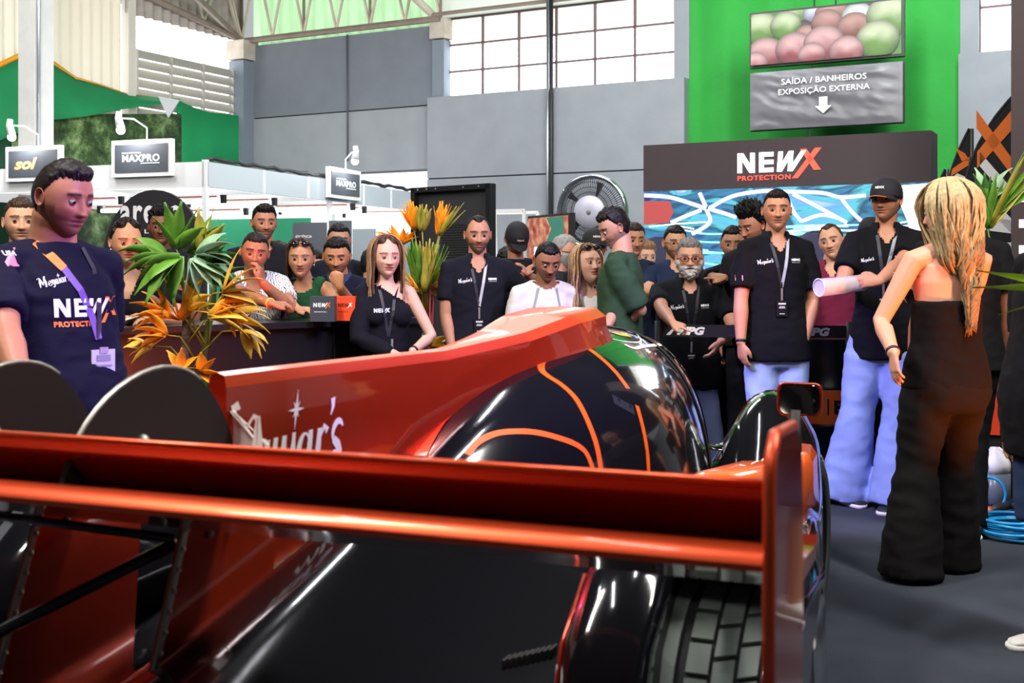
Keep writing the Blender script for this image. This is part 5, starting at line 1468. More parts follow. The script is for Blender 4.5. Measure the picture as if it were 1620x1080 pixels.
    if p.get('locks'):
        lk = p['locks']; lb = MB(); N = int(lk.get('n', 60)*2.6); z_end = lk.get('len', .35)
        for i in range(N):
            t = (i+.5)/N; a = lk.get('a0', -150)+(lk.get('a1', 150)-lk.get('a0', -150))*t   # 0 = back of head
            ar = radians(a+rr.uniform(-4, 4)); lay = rr.random()
            top_ = V((sin(ar)*.02, .015+cos(ar)*.02, .118+.005*lk.get('vol', 0)+.01*lay))
            rad = .084+.012*lay+.01*lk.get('vol', 0)
            sidep = V((sin(ar)*rad*.98, .012+cos(ar)*rad*1.12, .02)); jaw_ = V((sin(ar)*(rad+.006), .016+cos(ar)*(rad+.004), -.09))
            Lk = z_end*rr.uniform(.78, 1.06); w_ = lk.get('wave', .01)
            pts = [top_]; 
            for j in range(1, 6):
                ph = j/5*pi/2*.92; ar = radians(a)+rr.uniform(-.05, .05)+(.09*sin(j*1.5+a*.09) if lk.get('vol') else 0); pts.append(V((sin(ar)*(.03+(rad-.03)*sin(ph)), .012+cos(ar)*(.03+(rad*1.1-.03)*sin(ph)), .02+(.104+.005*lk.get('vol', 0)+.01*lay)*cos(ph)*.97)))
            pts += [V((sin(ar)*rad, .013+cos(ar)*rad*1.08, -.03))]
            pw = [Hm @ q for q in pts]
            base = Hm @ jaw_; ph0 = 2.6*sin(ar*2.3)+1.3*sin(ar*7)+rr.random()*.9
            end_pull = V(lk.get('pull', (0, 0, 0))); NS_ = 20
            for j in range(NS_):
                tt = j/(NS_-1); drop = base+V((0, 0, -Lk*tt*hk))
                spread_ = (Hm.to_3x3() @ V((sin(ar), cos(ar), 0)))
                drop += spread_*(lk.get('flare', .0)*sin(tt*pi*.8))+end_pull*smoothstep(tt)
                gx = lk.get('gather')
                if gx:
                    g_ = L(B_h(gx, k)) if False else Hm @ V(gx); f_ = smoothstep(tt*1.25)*.88; drop.x += (g_.x-drop.x)*f_; drop.y += (g_.y-drop.y)*f_
                drop += V((sin(tt*13+ph0)*w_*min(1, tt*3), cos(tt*12+ph0*1.3)*w_*min(1, tt*3), 0))
                pw.append(drop)
            n_ = len(pw); r0 = lk.get('r', .0085)*rr.uniform(.35, .72)
            lb.tube(pw, [r0*(.7+.5*sin(pi*min(1, q/(n_-1)*1.15)))*(1 if q < n_-2 else (.6 if q == n_-2 else .2)) for q in range(n_)], 6, flat=.7)
        lb.build('long_hair', [hair_mat(lk.get('c', p.get('hair')))] if not lk.get('c2') else hair_mat(lk.get('c', p.get('hair'))), root, True, True)
        if lk.get('c2'):
            lb2 = MB()
            for i in range(int(N*.4)):
                a = radians(rr.uniform(lk.get('a0', -150), lk.get('a1', 150))); rad = .100+.01*lk.get('vol', 0)
                pts = [Hm @ V((sin(a)*(.012+(rad+.008-.012)*sin(q)), .012+cos(a)*(.012+(rad*1.1+.008-.012)*sin(q)), .02+(.116+.005*lk.get('vol', 0))*cos(q))) for q in (.02, .25, .5, .8, 1.1, 1.4)]
                base = pts[-1]; ph0 = rr.random()*6; Lk = (z_end+.09)*rr.uniform(.8, 1.0)
                for j in range(1, 13):
                    tt = j/12; d_ = base+V((sin(tt*13+ph0)*w_*min(1, tt*3), cos(tt*12+ph0)*w_*min(1, tt*3), -Lk*tt*hk))+end_pull*smoothstep(tt)
                    if lk.get('gather'):
                        g_ = Hm @ V(lk['gather']); f_ = smoothstep(tt*1.25)*.85; d_.x += (g_.x-d_.x)*f_; d_.y += (g_.y-d_.y)*f_
                    pts.append(d_)
                lb2.tube(pts, [.006]*(len(pts)-1)+[.002], 5, flat=.7)
            lb2.build('hair_highlights', hair_mat(lk['c2']), root, True, True)
    # ---- headgear and glasses
    if p.get('cap'):
        cb = MB(Hm); rings = []
        for i in range(12):
            t = i/11*pi/2*.985
            rings.append([(cos(2*pi*j/36)*.088*cos(t)**.8, .004+sin(2*pi*j/36)*.107*cos(t)**.8, .030+.103*sin(t)**.9+.004) for j in range(36)])
        cb.loft([[(a_*1.0, b_*1.0, .018) for a_, b_, c_ in rings[0]]]+rings, cap=True)
        cp = cb.build('cap', mat('cap_'+p['cap'], p['cap'], rough=.8), root, True, True)
        bb = MB(Hm); vs_ = []; fs_ = []
        fwd = -1 if not p.get('capback') else 1
        for lay in (0, 1):
            for i in range(15):
                a = radians(-72+144*i/14)
                for j in range(6):
                    r_ = j/5; yy = cos(a)*(.100+.068*r_*(cos(a)**.6 if cos(a) > 0 else 0)); xx = sin(a)*(.086-.006*r_)
                    vs_.append((xx, fwd*yy+.004, .030-.012*r_-.018*(xx/.08)**2*(.3+r_)+.004*lay))
            b0 = lay*90
            for i in range(14):
                for j in range(5): a_ = b0+i*6+j; fs_.append((a_, a_+1, a_+7, a_+6))
        for i in range(14): fs_.append((i*6+5, (i+1)*6+5, 90+(i+1)*6+5, 90+i*6+5))
        bb.add(vs_, fs_); bb.build('cap_brim', mat('cap_'+p['cap'], p['cap']), cp, True, False) if False else bb.build('cap_brim', mat('cap_'+p['cap'], p['cap']), root, True, True)
        if p.get('caplogo'):
            v_, f_ = text2d('NEWX', bold=.04) ; v_ = fit2d(v_, .052, .014)
            MB(Hm).add([(a_, -.106+.02*abs(a_/.05)**2+.25*max(0, c_), .072+c_) for a_, c_ in v_], f_).build('cap_lettering', ink_w if p['caplogo'] == 1 else mat('cap_print', 'd8d0c8'), root, False, True)
            if p['caplogo'] == 1:
                MB(Hm).tube([(-.06, -.152, .010), (-.03, -.170, .016), (0, -.175, .018), (.03, -.170, .016), (.06, -.152, .010)], .0022, 5).build('brim_piping', ink_o, root, True, True)
    if p.get('glasses'):
        gb = MB(Hm)
        for s_ in (-1, 1):
            pts = [(s_*.033+.024*cos(2*pi*j/20), -.093+.004*abs(cos(2*pi*j/20)), .004+.016*sin(2*pi*j/20)*(1 if p['glasses'] != 'round' else 1.15)) for j in range(21)]
            gb.tube(pts, .0019 if p['glasses'] != 'thick' else .003, 6)
            gb.tube([(s_*.057, -.090, .008), (s_*.075, -.05, .008), (s_*.078, .0, .006)], .002, 5)
        gb.tube([(-.009, -.094, .006), (0, -.097, .009), (.009, -.094, .006)], .002, 5)
        gb.build('glasses', mat('glasses_'+p.get('gcol', '2a2020'), p.get('gcol', '2a2020'), rough=.25), root, True, True)
    if p.get('headglasses'):
        gb = MB(Hm)
        for s_ in (-1, 1): gb.ellip((s_*.032, -.070, .100), (.028, .012, .017), 12, 8, Matrix.Rotation(radians(-40), 3, 'X'))
        gb.tube([(-.075, -.0, .055), (-.062, -.06, .092), (0, -.078, .103), (.062, -.06, .092), (.075, 0, .055)], .003, 6)
        gb.build('raised_sunglasses', mat('sunglass_dark', '1a1412', rough=.15), root, True, True)
    if p.get('earring'):
        gb = MB(Hm)
        for s_ in (-1, 1): gb.ellip((s_*.079, -.002, -.034), (.005,)*3, 8, 6)
        gb.build('earrings', mat('pearl', 'f0e8dc', rough=.2), root, True, True)
    # ---- finish garments
    out = {'root': root, 'body': body, 'Hm': Hm, 'arms': arms, 'B': B, 'L': L, 'k': k, 'foot': foot}
    for gname, go in garments:
        gm_ = bake(go)
        if gname == 'shirt':
            wrinkle(gm_, p.get('wr', .0035), 9, (1.0, 1.0, 1.7), rr.random()*20)
            vcut = p.get('vneck', .0)
            drop = set()
            nb = B((0, .0, .545)); up_ = (B((0, 0, .56))-B((0, 0, .45))).normalized(); fw = (R_l @ V((0, -1, 0)))
            if p.get('cut') == 'oneshoulder':
                for v_ in gm_.vertices:
                    d_ = v_.co-B((-.16, 0, .50)) if p.get('bareside', 1) < 0 else v_.co-B((.16, 0, .50))
                    xl = (v_.co-B((0, 0, .4))).dot(R_l @ V((1, 0, 0)))/k*(1 if p.get('bareside', 1) > 0 else -1); zl = (v_.co-B((0, 0, .4))).dot(up_)/k
                    if zl > .13-.62*(xl+.06): drop.add(v_.index)
            elif vcut:
                for v_ in gm_.vertices:
                    q = v_.co-nb; zl = q.dot(up_)/k; xl = q.x/k; f_ = q.dot(fw)/k
                    if f_ > .0 and zl > -vcut and abs(xl) < .060*(zl+vcut)/vcut*p.get('vw', 1.0): drop.add(v_.index)
            if p.get('cut') == 'tank':
                for v_ in gm_.vertices:
                    q = v_.co-B((0, 0, .46)); xl = abs(q.x)/k; zl = q.dot(up_)/k
                    if xl > .135 and zl > -.10: drop.add(v_.index)
                    if xl < .06 and zl > .03+.35*xl and q.dot(fw) > 0: drop.add(v_.index)
            fs_ = [tuple(q.vertices) for q in gm_.polygons if not any(i in drop for i in q.vertices)]
            used = sorted({i for f in fs_ for i in f}); mp = {u_: i for i, u_ in enumerate(used)}
            gm2 = bpy.data.meshes.new('shirt'); gm2.from_pydata([tuple(gm_.vertices[i].co) for i in used], [], [tuple(mp[i] for i in f) for f in fs_]); gm2.update()
            bpy.data.meshes.remove(gm_)
            go2 = link_mesh(p.get('gname', 'shirt'), gm2, cloth_mat(p['shirt']) if not isinstance(p['shirt'], bpy.types.Material) else p['shirt'], root, True)
            out['shirt'] = go2
        else:
            wrinkle(gm_, p.get('pwr', .005), 7, (1.0, 1.0, 1.9), rr.random()*20)
            out['pants'] = link_mesh('shorts' if p.get('legs') == 'bare' else 'trousers', gm_, cloth_mat(p['pants'], .16), root, True)
    if p.get('collar'):
        # folded polo collar standing round the neck, open at the front
        cb = MB(); op = p.get('copen', 34)
        vs_ = []; fs_ = []; n_ = 22; rc = .066*k*max(nk, .9)
        cz = B((0, .008, .560))
        rx_ = R_l
        for i in range(n_+1):
            a = radians(op+(360-2*op)*i/n_); ed = min(i, n_-i)/n_
            dr = V((sin(a), -cos(a), 0)); drop_ = .012+.03*max(0, 1-ed*5)
            for (r_, z_) in ((.98, -.020), (1.0, .006), (1.08, .011), (1.36, -.016-drop_), (1.40, -.028-drop_)):
                vs_.append(cz+rx_ @ V((dr.x*rc*r_*1.0, dr.y*rc*r_, z_*k)))
        for i in range(n_):
            for j in range(4): a_ = i*5+j; fs_.append((a_, a_+1, a_+6, a_+5))
        cb.add(vs_, fs_); co_ = cb.build('collar', cloth_mat(p['collar'] if isinstance(p['collar'], str) else p['shirt']), root, True, True)
        co_.modifiers.new('s', 'SOLIDIFY').thickness = .003
    if p.get('pants') and p.get('shoes'):
        for s_ in (-1, 1):
            H0, Kn, A = foot[s_]; sb = MB(); so = MB()
            tn = radians(p.get('toe', 12)*s_); Rf = Matrix.Translation((A.x, A.y, 0)) @ Matrix.Rotation(tn, 4, 'Z')
            secs = [(.075, .030, .075), (.06, .038, .085), (.02, .040, .090), (-.03, .042, .078), (-.08, .046, .056), (-.13, .046, .045), (-.17, .034, .036), (-.185, .015, .026)]
            sb.loft([[(w_*cos(2*pi*j/16), y_, .016+(h_-.016)*.5+(h_-.016)*.5*sin(2*pi*j/16)) for j in range(16)] for y_, w_, h_ in secs], M=Rf)
            so.loft([[(w_*1.06*cos(2*pi*j/16), y_*1.03, .010+.010*(1 if sin(2*pi*j/16) > 0 else -1)*min(1, abs(sin(2*pi*j/16))*3)) for j in range(16)] for y_, w_, h_ in secs], M=Rf)
            sh_ = sb.build('shoe', mat('shoe_'+p['shoes'], p['shoes'], rough=.6), root, True, True)
            so.build('sole', mat('sole_white', 'e8e6e2', rough=.6), sh_, True, True)
            lb = MB(Rf)
            for q in range(4): lb.tube([(-.022, -.035-.02*q, .082-.008*q), (0, -.037-.02*q, .088-.010*q), (.022, -.035-.02*q, .082-.008*q)], .0028, 5)
            lb.build('laces', mat('laces', 'cfcfcf' if p['shoes'] != 'e8e4de' else 'f4f2ee'), sh_, True, True)
    # decals: everything projected on the shirt from the front of the wearer
    if out.get('shirt'):
        out['bvh'] = BVHTree.FromPolygons([v_.co.copy() for v_ in out['shirt'].data.vertices], [tuple(q.vertices) for q in out['shirt'].data.polygons])
    def on_shirt(v2, f, cx_, cz_, m_, nm_='lettering', lift=.002, d=None, rot=0):
        """v2 in metres (x to the viewer's right when he faces you, z up) around chest point (cx, cz)"""
        dd = V(d).normalized() if d else (R_l @ V((0, 1, 0))); R3 = Matrix.Rotation(math.atan2(-dd.x, dd.y), 3, 'Z')
        ctr = B((0, 0, cz_)) ; vs_ = []
        rx_ = R3 @ V((1, 0, 0)); uz = (R_l @ V((0, 0, 1)))
        last = None
        for a_, c_ in v2:
            if rot: a_, c_ = a_*cos(rot)-c_*sin(rot), a_*sin(rot)+c_*cos(rot)
            o_ = ctr+rx_*((cx_*k)+a_)+uz*c_-dd*.6
            h = out['bvh'].ray_cast(o_, dd)
            if h[0] is None: q = last or (o_+dd*.47)
            else: q = h[0]-dd*lift
            last = q; vs_.append(q)
        return MB().add(vs_, f).build(nm_, m_, root, False, True)
    out['on'] = on_shirt
    if p.get('logo'):
        v_, f_ = script2d(); on_shirt(fit2d(v_, .085), f_, -.085, .40, ink_w, rot=.18)
        v_, f_ = text2d('NEWX', bold=.06); on_shirt(fit2d(v_, .055, .014), f_, .085, .41, ink_w)
        v_, f_ = text2d('PROTECTION'); on_shirt(fit2d(v_, .05, .004), f_, .085, .395, ink_w)
    if p.get('lanyard'):
        ly = p['lanyard']; lc = mat('lanyard_'+ly.get('c', '1c1a22'), ly.get('c', '1c1a22'), rough=.5); zb_ = ly.get('z', .30); xb_ = ly.get('x', 0)
        for s_ in (-1, 1):
            pts = [(s_*.052+xb_*t+(-s_*.052)*t**1.0, .53-(.53-zb_)*t) for t in [q/10 for q in range(11)]]
            v_, f_ = stroke2d([[(a_*k, (c_-.4)*k) for a_, c_ in pts]], .017*k)
            on_shirt(v_, f_, 0, .4, lc if s_ < 0 or not ly.get('c2') else mat('lanyard_'+ly['c2'], ly['c2'], rough=.5), 'lanyard', .004)
        q = B((xb_, 0, zb_-.04)); h = out['bvh'].ray_cast(q-(R_l @ V((0, .6, 0))), R_l @ V((0, 1, 0)))
        if h[0] is not None:
            c_ = h[0]+R_l @ V((0, -.008, 0)); bw_, bh_ = ly.get('w', .06), ly.get('h', .09)
            MB(Matrix.Translation(c_) @ R_l.to_4x4()).box((0, 0, 0), (.012, .006, .07)).build('lanyard_clip', mat('clip_steel', 'd0d0d4', metal=.9, rough=.3), root, False, True)
            bg_ = MB(Matrix.Translation(c_+R_l @ V((0, -.004, -.035-bh_/2)) ) @ R_l.to_4x4()).box((0, 0, 0), (bw_, .004, bh_)).build('badge', mat('badge_'+ly.get('bc', '17171c'), ly.get('bc', '17171c'), rough=.3), root, False, True)
            Mb = Matrix.Translation(c_+R_l @ V((0, -.004, -.035-bh_/2))) @ R_l.to_4x4()
            b_ = MB(Mb)
            for (xx, zz, ww, hh) in ((0, .30, .7, .10), (0, .12, .5, .04), (0, .04, .6, .04), (0, -.33, .5, .04)): b_.box((xx*bw_, -.003, zz*bh_), (ww*bw_, .001, hh*bh_))
            b_.build('badge_print', mat('badge_ink_'+ly.get('ic', 'd8d8d8'), ly.get('ic', 'd8d8d8'), rough=.5), root, False, True)
    if p.get('watch'):
        s_, S0, E, Wr, a, hd, hn = arms[p['watch']]
        q = E.lerp(Wr, .93); d_ = (Wr-E).normalized()
        MB().tube([q-d_*.008, q-d_*.004, q+d_*.004, q+d_*.008], [.028*k, .031*k, .031*k, .028*k], 16).build('wrist_band', mat('band_'+p.get('watchc', '141414'), p.get('watchc', '141414'), rough=.4), root, True, True)
    return out
# ---------------------------------------------------------------- the crowd
DK = '1a1b22'; BK_ = '0d0d11'; NV = '15162c'
def pp(*a, **k): return person(*a, **k)
# staff member close on the left
p1 = pp(100, 250, 3.95, label='person in a navy NEWX t-shirt with a white badge, nearest on the far left', skin='a87058', hair='17110e', style='quiff', hth=.8, stubble=.55, wide=1.08, jaw=1.1, nk=1.22,
   yaw=52, hy=64, hp=14, neckf=.05, look=(8, 10), shirt='100f24', vneck=0, pants='1d2747', bw=1.12, bd=1.15, belly=.05, k=1.0, hk=1.06, vox=.006, arm=1.05, sleeve=.8, watch='L',
   L=dict(wp=(182, 612, 4.05), e=(.5, 1.0, -.6)), R=dict(wp=(40, 640, 3.4), e=(-.4, .4, -1)), hem=-.10, wr=.006)
on = p1['on']; D_ = (-.05, 1, 0)
def nx(on, cx, cz, w, mw, mo, sub=None, d=None, lift=.003):
    k_ = w/4.25
    for v, f, ci in newx2d(): on([((a-2.12)*k_, (c-.3)*k_) for a, c in v], f, cx, cz, mo if ci else mw, 'lettering', lift, d)
    if sub:
        v, f = text2d('PROTECTION', bold=.04, spacing=1.1); on(fit2d(v, 2.8*k_, .3*k_, (1.36-2.12)*k_, -.68*k_), f, cx, cz, sub, 'lettering', lift, d)
nx(on, .03, .335, .25, ink_w, ink_o, ink_o)
v_, f_ = script2d(); on(fit2d(v_, .10), f_, -.07, .43, ink_w, rot=.25)
b = MB(); on([(-.028, -.03), (.028, -.03), (.028, .03), (-.028, .03)], [(0, 1, 2, 3)], -.175, .50, mat('patch_pink', 'd88a98', rough=.6), 'flag_patch')
v_, f_ = text2d('USA', bold=.03); on(fit2d(v_, .045, .016, 0, .012), f_, -.175, .50, mat('patch_white', 'eee6ea'), 'lettering', .003)
# broad colourful lanyard and a large badge
B1 = p1['B']; lmo = mat('lanyard_orange', 'f07c34', rough=.5); lmv = mat('lanyard_violet', '6a4a9a', rough=.5)
def seg(on, pts, w, m, nm='lanyard', lift=.006): v_, f_ = stroke2d([pts], w); on(v_, f_, 0, .4, m, nm, lift)
seg(on, [(-.085, .155), (-.065, .11), (-.04, .07)], .03, lmo); seg(on, [(-.04, .07), (.0, .0), (.035, -.09), (.05, -.16)], .026, lmv)
seg(on, [(.06, .14), (.075, .07), (.065, -.05), (.05, -.16)], .02, mat('lanyard_dark', '2a2434', rough=.5))
q = p1['bvh'].ray_cast(B1((.05, -.8, .22)), V((0, 1, 0)))[0]
if q is not None:
    Mb = Matrix.Translation(q+V((0, -.02, -.085)))
    MB(Mb).box((0, 0, 0), (.085, .005, .165)).build('badge', mat('badge_pale', 'c4c4cc', rough=.25), p1['root'], False, True)
    b = MB(Mb); b.box((0, -.004, .055), (.05, .002, .02)); b.box((0, -.004, .03), (.06, .002, .006)); b.box((-.003, -.004, .0), (.03, .002, .03)); b.box((0, -.004, -.05), (.06, .002, .02)); b.build('badge_print', mat('badge_grey_ink', '8a8c98'), p1['root'], False, True)
    MB(Mb).box((0, -.003, .08), (.03, .006, .02)).build('lanyard_clip', mat('clip_steel', 'd0d0d4', metal=.9, rough=.3), p1['root'], False, True)
pp(33, 312, 6.0, label='person with short brown hair half hidden behind the staff member on the far left', skin='c99878', hair='3a2a20', style='short', stubble=.4, yaw=20, hy=25, shirt='2a2c34', vneck=.05, pants=DK)
p3 = pp(200, 346, 6.65, label='person with dark hair in a black PRETTY WILD t-shirt, holding a phone at the counter', female=True, skin='b98a6c', hair='17120f', style='long', hth=1.1, yaw=25, hy=30, hp=6, k=1.06, hk=1.06, bw=1.15, arm=1.15,
   shirt='0e0e11', vneck=.13, vw=1.2, sleeve=.7, lean=14, pants=DK, earring=True, R=dict(wp=(205, 507, 6.35), e=(-1, .1, -.6), hn=(0, -.2, -1), curl=.5), L=dict(wp=(250, 505, 6.35), e=(1, .3, -.7), hd=(-1, -.1, .1), hn=(0, 0, 1), curl=.5))
v_, f_ = text2d('PRETTY WILD', bold=.03, spacing=1.6); p3['on'](fit2d(v_, .26, .022), f_, .0, .22, ink_w)
sgl = MB(); 
q = p3['bvh'].ray_cast(p3['B']((.03, -.8, .30)), V((0, 1, 0)))[0]
if q is not None:
    b = MB(Matrix.Translation(q+V((0, -.01, 0))))
    for z_ in (.015, -.045): b.tube([(.022*cos(2*pi*j/16), 0, z_+.02*sin(2*pi*j/16)) for j in range(17)], .002, 5)
    b.build('hanging_glasses', mat('glasses_2a2020', '2a2020', rough=.25), p3['root'], False, True)
ph = P(215, 500, 6.3)
o = MB(Matrix.Translation(ph) @ Matrix.Rotation(radians(25), 4, 'Z') @ Matrix.Rotation(radians(-18), 4, 'Y')).box((0, 0, .0), (.15, .075, .008)).build('smartphone', mat('phone_white', 'd8d4cc', rough=.2)); bevel(o, .003)
tag(o, 'pale smartphone held flat by the person in the black PRETTY WILD t-shirt', 'phone')
pp(256, 328, 7.6, label='person with short black curly hair and dark skin behind the green palm', skin='7a4c36', hair='0d0a09', style='curly', hth=.9, yaw=10, hy=12, hp=2, shirt='1b1b1f', vneck=.0, pants=DK, lid=36,
   R=dict(wp=(330, 495, 6.9), e=(-1, .3, -.5), hd=(1, 0, 0), hn=(0, 0, 1)), lean=8)
p5 = pp(403, 366, 7.05, label='person in a white leaf-patterned shirt leaning on the counter with a hand on the cheek', skin='a56c50', hair='1d1512', style='short', hth=.8, stubble=.35, yaw=15, hy=14, hp=8, hr=8, lean=22, side=4, k=1.0,
   shirt=None, pants=DK, L=dict(wp=(411, 441, 6.78), e=(.7, -.4, -1), hd=(-.15, .1, 1), hn=(.8, -.5, 0), curl=.7, th=(-1, 0, 0)), R=dict(wp=(446, 489, 6.55), e=(-1, -.3, -.6), hd=(1, -.05, 0), hn=(0, -.2, 1), curl=.55)) if False else None
def leaf_shirt():
    m = bpy.data.materials.new('leaf_print_cloth'); m.use_nodes = True; nt = m.node_tree; bs = nt.nodes['Principled BSDF']; bs.inputs['Roughness'].default_value = .85
    tc = nt.nodes.new('ShaderNodeTexCoord'); w = nt.nodes.new('ShaderNodeTexWave'); w.inputs['Scale'].default_value = 22; w.inputs['Distortion'].default_value = 14; w.inputs['Detail'].default_value = 1; w.inputs['Detail Scale'].default_value = .8
    r = nt.nodes.new('ShaderNodeValToRGB'); e = r.color_ramp.elements; e[0].position = .10; e[0].color = lin('2a2a30'); e[1].position = .22; e[1].color = lin('e4e2e2')
    nt.links.new(tc.outputs['Object'], w.inputs['Vector']); nt.links.new(w.outputs['Fac'], r.inputs['Fac']); nt.links.new(r.outputs['Color'], bs.inputs['Base Color']); return m
p5 = pp(403, 366, 7.05, label='person in a white leaf-patterned shirt leaning on the counter with a hand on the cheek', skin='a56c50', hair='1d1512', style='short', hth=.8, stubble=.35, yaw=15, hy=14, hp=8, hr=6, lean=22, k=1.0,
   shirt=leaf_shirt(), vneck=.12, pants=DK, watch='R', watchc='d8a83a', L=dict(wp=(414, 446, 6.80), e=(.7, -.4, -1), hd=(-.1, -.05, 1), hn=(.9, -.3, 0), curl=.6, th=(-1, 0, 0)), R=dict(wp=(452, 489, 6.60), e=(-1, -.2, -.6), hd=(1, -.05, 0), hn=(0, -.2, 1), curl=.55))
pp(418, 323, 7.95, label='person with black quiff and goatee in a red and black jacket, tallest behind the counter', skin='b47c5e', hair='17110f', style='quiff', hth=1.2, stubble=.7, yaw=18, hy=22, hp=3, bw=1.15, k=1.05, shirt='17171b', vneck=.06, sleeve=1.9, pants=DK, collar='17171b')
for (a_, c_, m_) in ((1, 0, 'b3202a'),):
    pass
p7 = pp(476, 377, 7.35, label='person in a green sleeveless top with sunglasses on the head, leaning at the counter', female=True, skin='b98464', hair='33241c', style='long', yaw=-8, hy=6, hp=4, lean=20, shirt='1d4a2e', cut='tank', sleeve=0, pants=DK, headglasses=True, earring=True, arm=1.1,
   locks=dict(n=26, len=.30, a0=-118, a1=-40, r=.010, wave=.004, pull=(.02, -.12, 0)), L=dict(wp=(500, 489, 7.0), e=(1, -.2, -.8), hd=(-1, -.2, 0), hn=(0, -.2, 1), curl=.5), R=dict(wp=(470, 489, 6.95), e=(-1, -.1, -.8), hd=(1, -.2, 0), hn=(0, -.2, 1), curl=.5))
p8 = pp(533, 375, 7.7, label='person in a navy polo leaning on the counter with a fist against the mouth', skin='b87e58', hair='141010', style='short', hth=1.2, stubble=.45, wide=1.08, yaw=-6, hy=4, hp=14, lean=18, lid=40, shirt=NV, vneck=.09, collar='3a3f5c', pants=DK, sleeve=.7,
   L=dict(wp=(537, 452, 7.34), e=(.1, -.3, -1), hd=(-.15, .05, 1), hn=(.3, -1, .2), curl=1.1, th=(-1, 0, 0)), R=dict(wp=(500, 489, 7.35), e=(-1, 0, -.6), hd=(1, -.2, 0), hn=(0, 0, 1)))
pp(536, 353, 8.7, label='person in a black staff shirt standing behind the person in the navy polo', skin='b98968', hair='141010', style='short', yaw=12, hy=15, hp=8, shirt='191b24', vneck=0, pants=DK, bw=1.1, wide=1.05)
pp(503, 395, 8.9, label='person with a pale face peeking between the two at the counter in green and navy', skin='d0a48c', hair='1c1512', style='short', yaw=5, hy=10, hp=10, shirt='1f2430', vneck=0, pants=DK)
pp(441, 382, 9.2, label='person with dark hair mostly hidden between the patterned shirt and the green top', skin='b98464', hair='1a1310', style='back', yaw=-30, hy=-60, hp=10, shirt='33343a', vneck=0, pants=DK)
pp(590, 392, 8.6, label='person in a white t-shirt hidden behind the long haired staff member', skin='b98464', hair='1a1310', style='short', yaw=150, hy=150, shirt='d8d8d8', vneck=0, pants=DK)
p11 = pp(611, 373, 6.95, label='person with long brown hair in a black one-shoulder NEWX top, standing before the counter', female=True, skin='d9a894', hair='4a3226', style='long', yaw=14, hy=20, hp=2, k=.98, shirt='14131c', cut='oneshoulder', sleeve=dict(R=1.92, L=0), gname='top', bag=1.25, pants='14141a', look=(14, -2), lid=26, iris='3a4a4a',
   locks=dict(n=44, len=.30, a0=-122, a1=118, r=.010, wave=.003, c='5e4232', c2='9a7656'), lanyard=dict(c='2a2834', z=.22, w=.035, h=.16, bc='2b2350', ic='b8b0d8'),
   R=dict(wp=(625, 560, 6.72), e=(-1, .2, -.8), hd=(.8, -.2, -.4), hn=(0, -.6, .6)), L=dict(wp=(652, 556, 6.75), e=(1, .3, -.8), hd=(-.2, 0, -1), hn=(1, -.4, 0)), watch='L')
nx(p11['on'], -.04, .37, .095, ink_w, ink_w)
p12 = pp(756, 340, 7.5, label='person with receding black hair in a dark NEWX polo before the black partition', skin='b98468', hair='1c1512', style='receding', stubble=.8, yaw=6, hy=8, hp=6, lid=38, shirt='15161f', vneck=.10, collar=True, logo=True, lanyard=dict(c='26242c', c2='b4b4b8', z=.24), pants=DK, bw=1.12, sleeve=.68,
   R=dict(wp=(717, 560, 7.4), e=(-.5, .3, -1), hd=(.1, 0, -1), hn=(-1, -.2, 0)), L=dict(wp=(830, 530, 7.4), e=(.8, .2, -1), hd=(.1, 0, -1), hn=(1, -.2, 0)))
pp(817, 352, 8.7, label='person in a black cap looking down behind the person in the white t-shirt', skin='a8745a', hair='14100e', style='short', cap='16161a', caplogo=2, stubble=.5, yaw=10, hy=15, hp=38, shirt='1a1a20', vneck=0, pants=DK, R=dict(wp=(828, 436, 8.3), e=(-1, .2, -.7), hd=(.4, -.2, .6)), L=dict(wp=(836, 436, 8.3), e=(1, .2, -.7), hd=(-.4, -.2, .6)))
pp(803, 390, 9.3, label='person with black hair, only the crown seen, beside the capped one', skin='a8745a', hair='0f0c0b', style='back', yaw=-10, hy=-10, hp=30, shirt='1a1a20', vneck=0, pants=DK)
p14 = pp(866, 380, 7.2, label='young person in a white t-shirt with short black hair, looking down at the car', skin='9c6a50', hair='0e0b0a', style='buzz', hth=1.5, stubble=.3, yaw=8, hy=14, hp=24, lean=16, lid=58, shirt='d9d3cf', vneck=.02, pants='3a3f52', sleeve=.85, arm=.95, bag=1.1)
seg(p14['on'], [(-.055, .13), (-.085, .02), (-.09, -.25)], .012, mat('grey_cord', '8c9092'), 'cord'); seg(p14['on'], [(.055, .13), (.075, .02), (.07, -.25)], .012, MATS['grey_cord'], 'cord')
pp(893, 371, 8.6, label='person with grey hair and glasses in profile, behind the one in the white t-shirt', skin='c08c74', hair='8f8d8a', style='short', glasses='round', beard=.003, beardc='9a9894', yaw=60, hy=72, hp=6, shirt='2a2c32', vneck=0, pants=DK)
p16 = pp(930, 386, 7.35, label='person with long light brown hair in a white top, sunglasses on the head, looking up', female=True, skin='cfa088', hair='5a4030', style='long', yaw=18, hy=28, hp=-8, look=(12, -12), lid=22, shirt='e2dcda', cut='tank', sleeve=0, pants='4a5068', headglasses=True,
   locks=dict(n=36, len=.34, a0=-120, a1=112, r=.010, wave=.006, c='7a5840', c2='b08a68', pull=(-.02, -.05, 0)), lean=6)
pp(941, 362, 8.3, label='person in a black cap and sunglasses behind the one with long hair in white', skin='9a6a50', hair='14100e', style='short', cap='1b1a1e', caplogo=2, glasses='thick', yaw=10, hy=5, shirt='1d1d22', vneck=0, pants=DK)
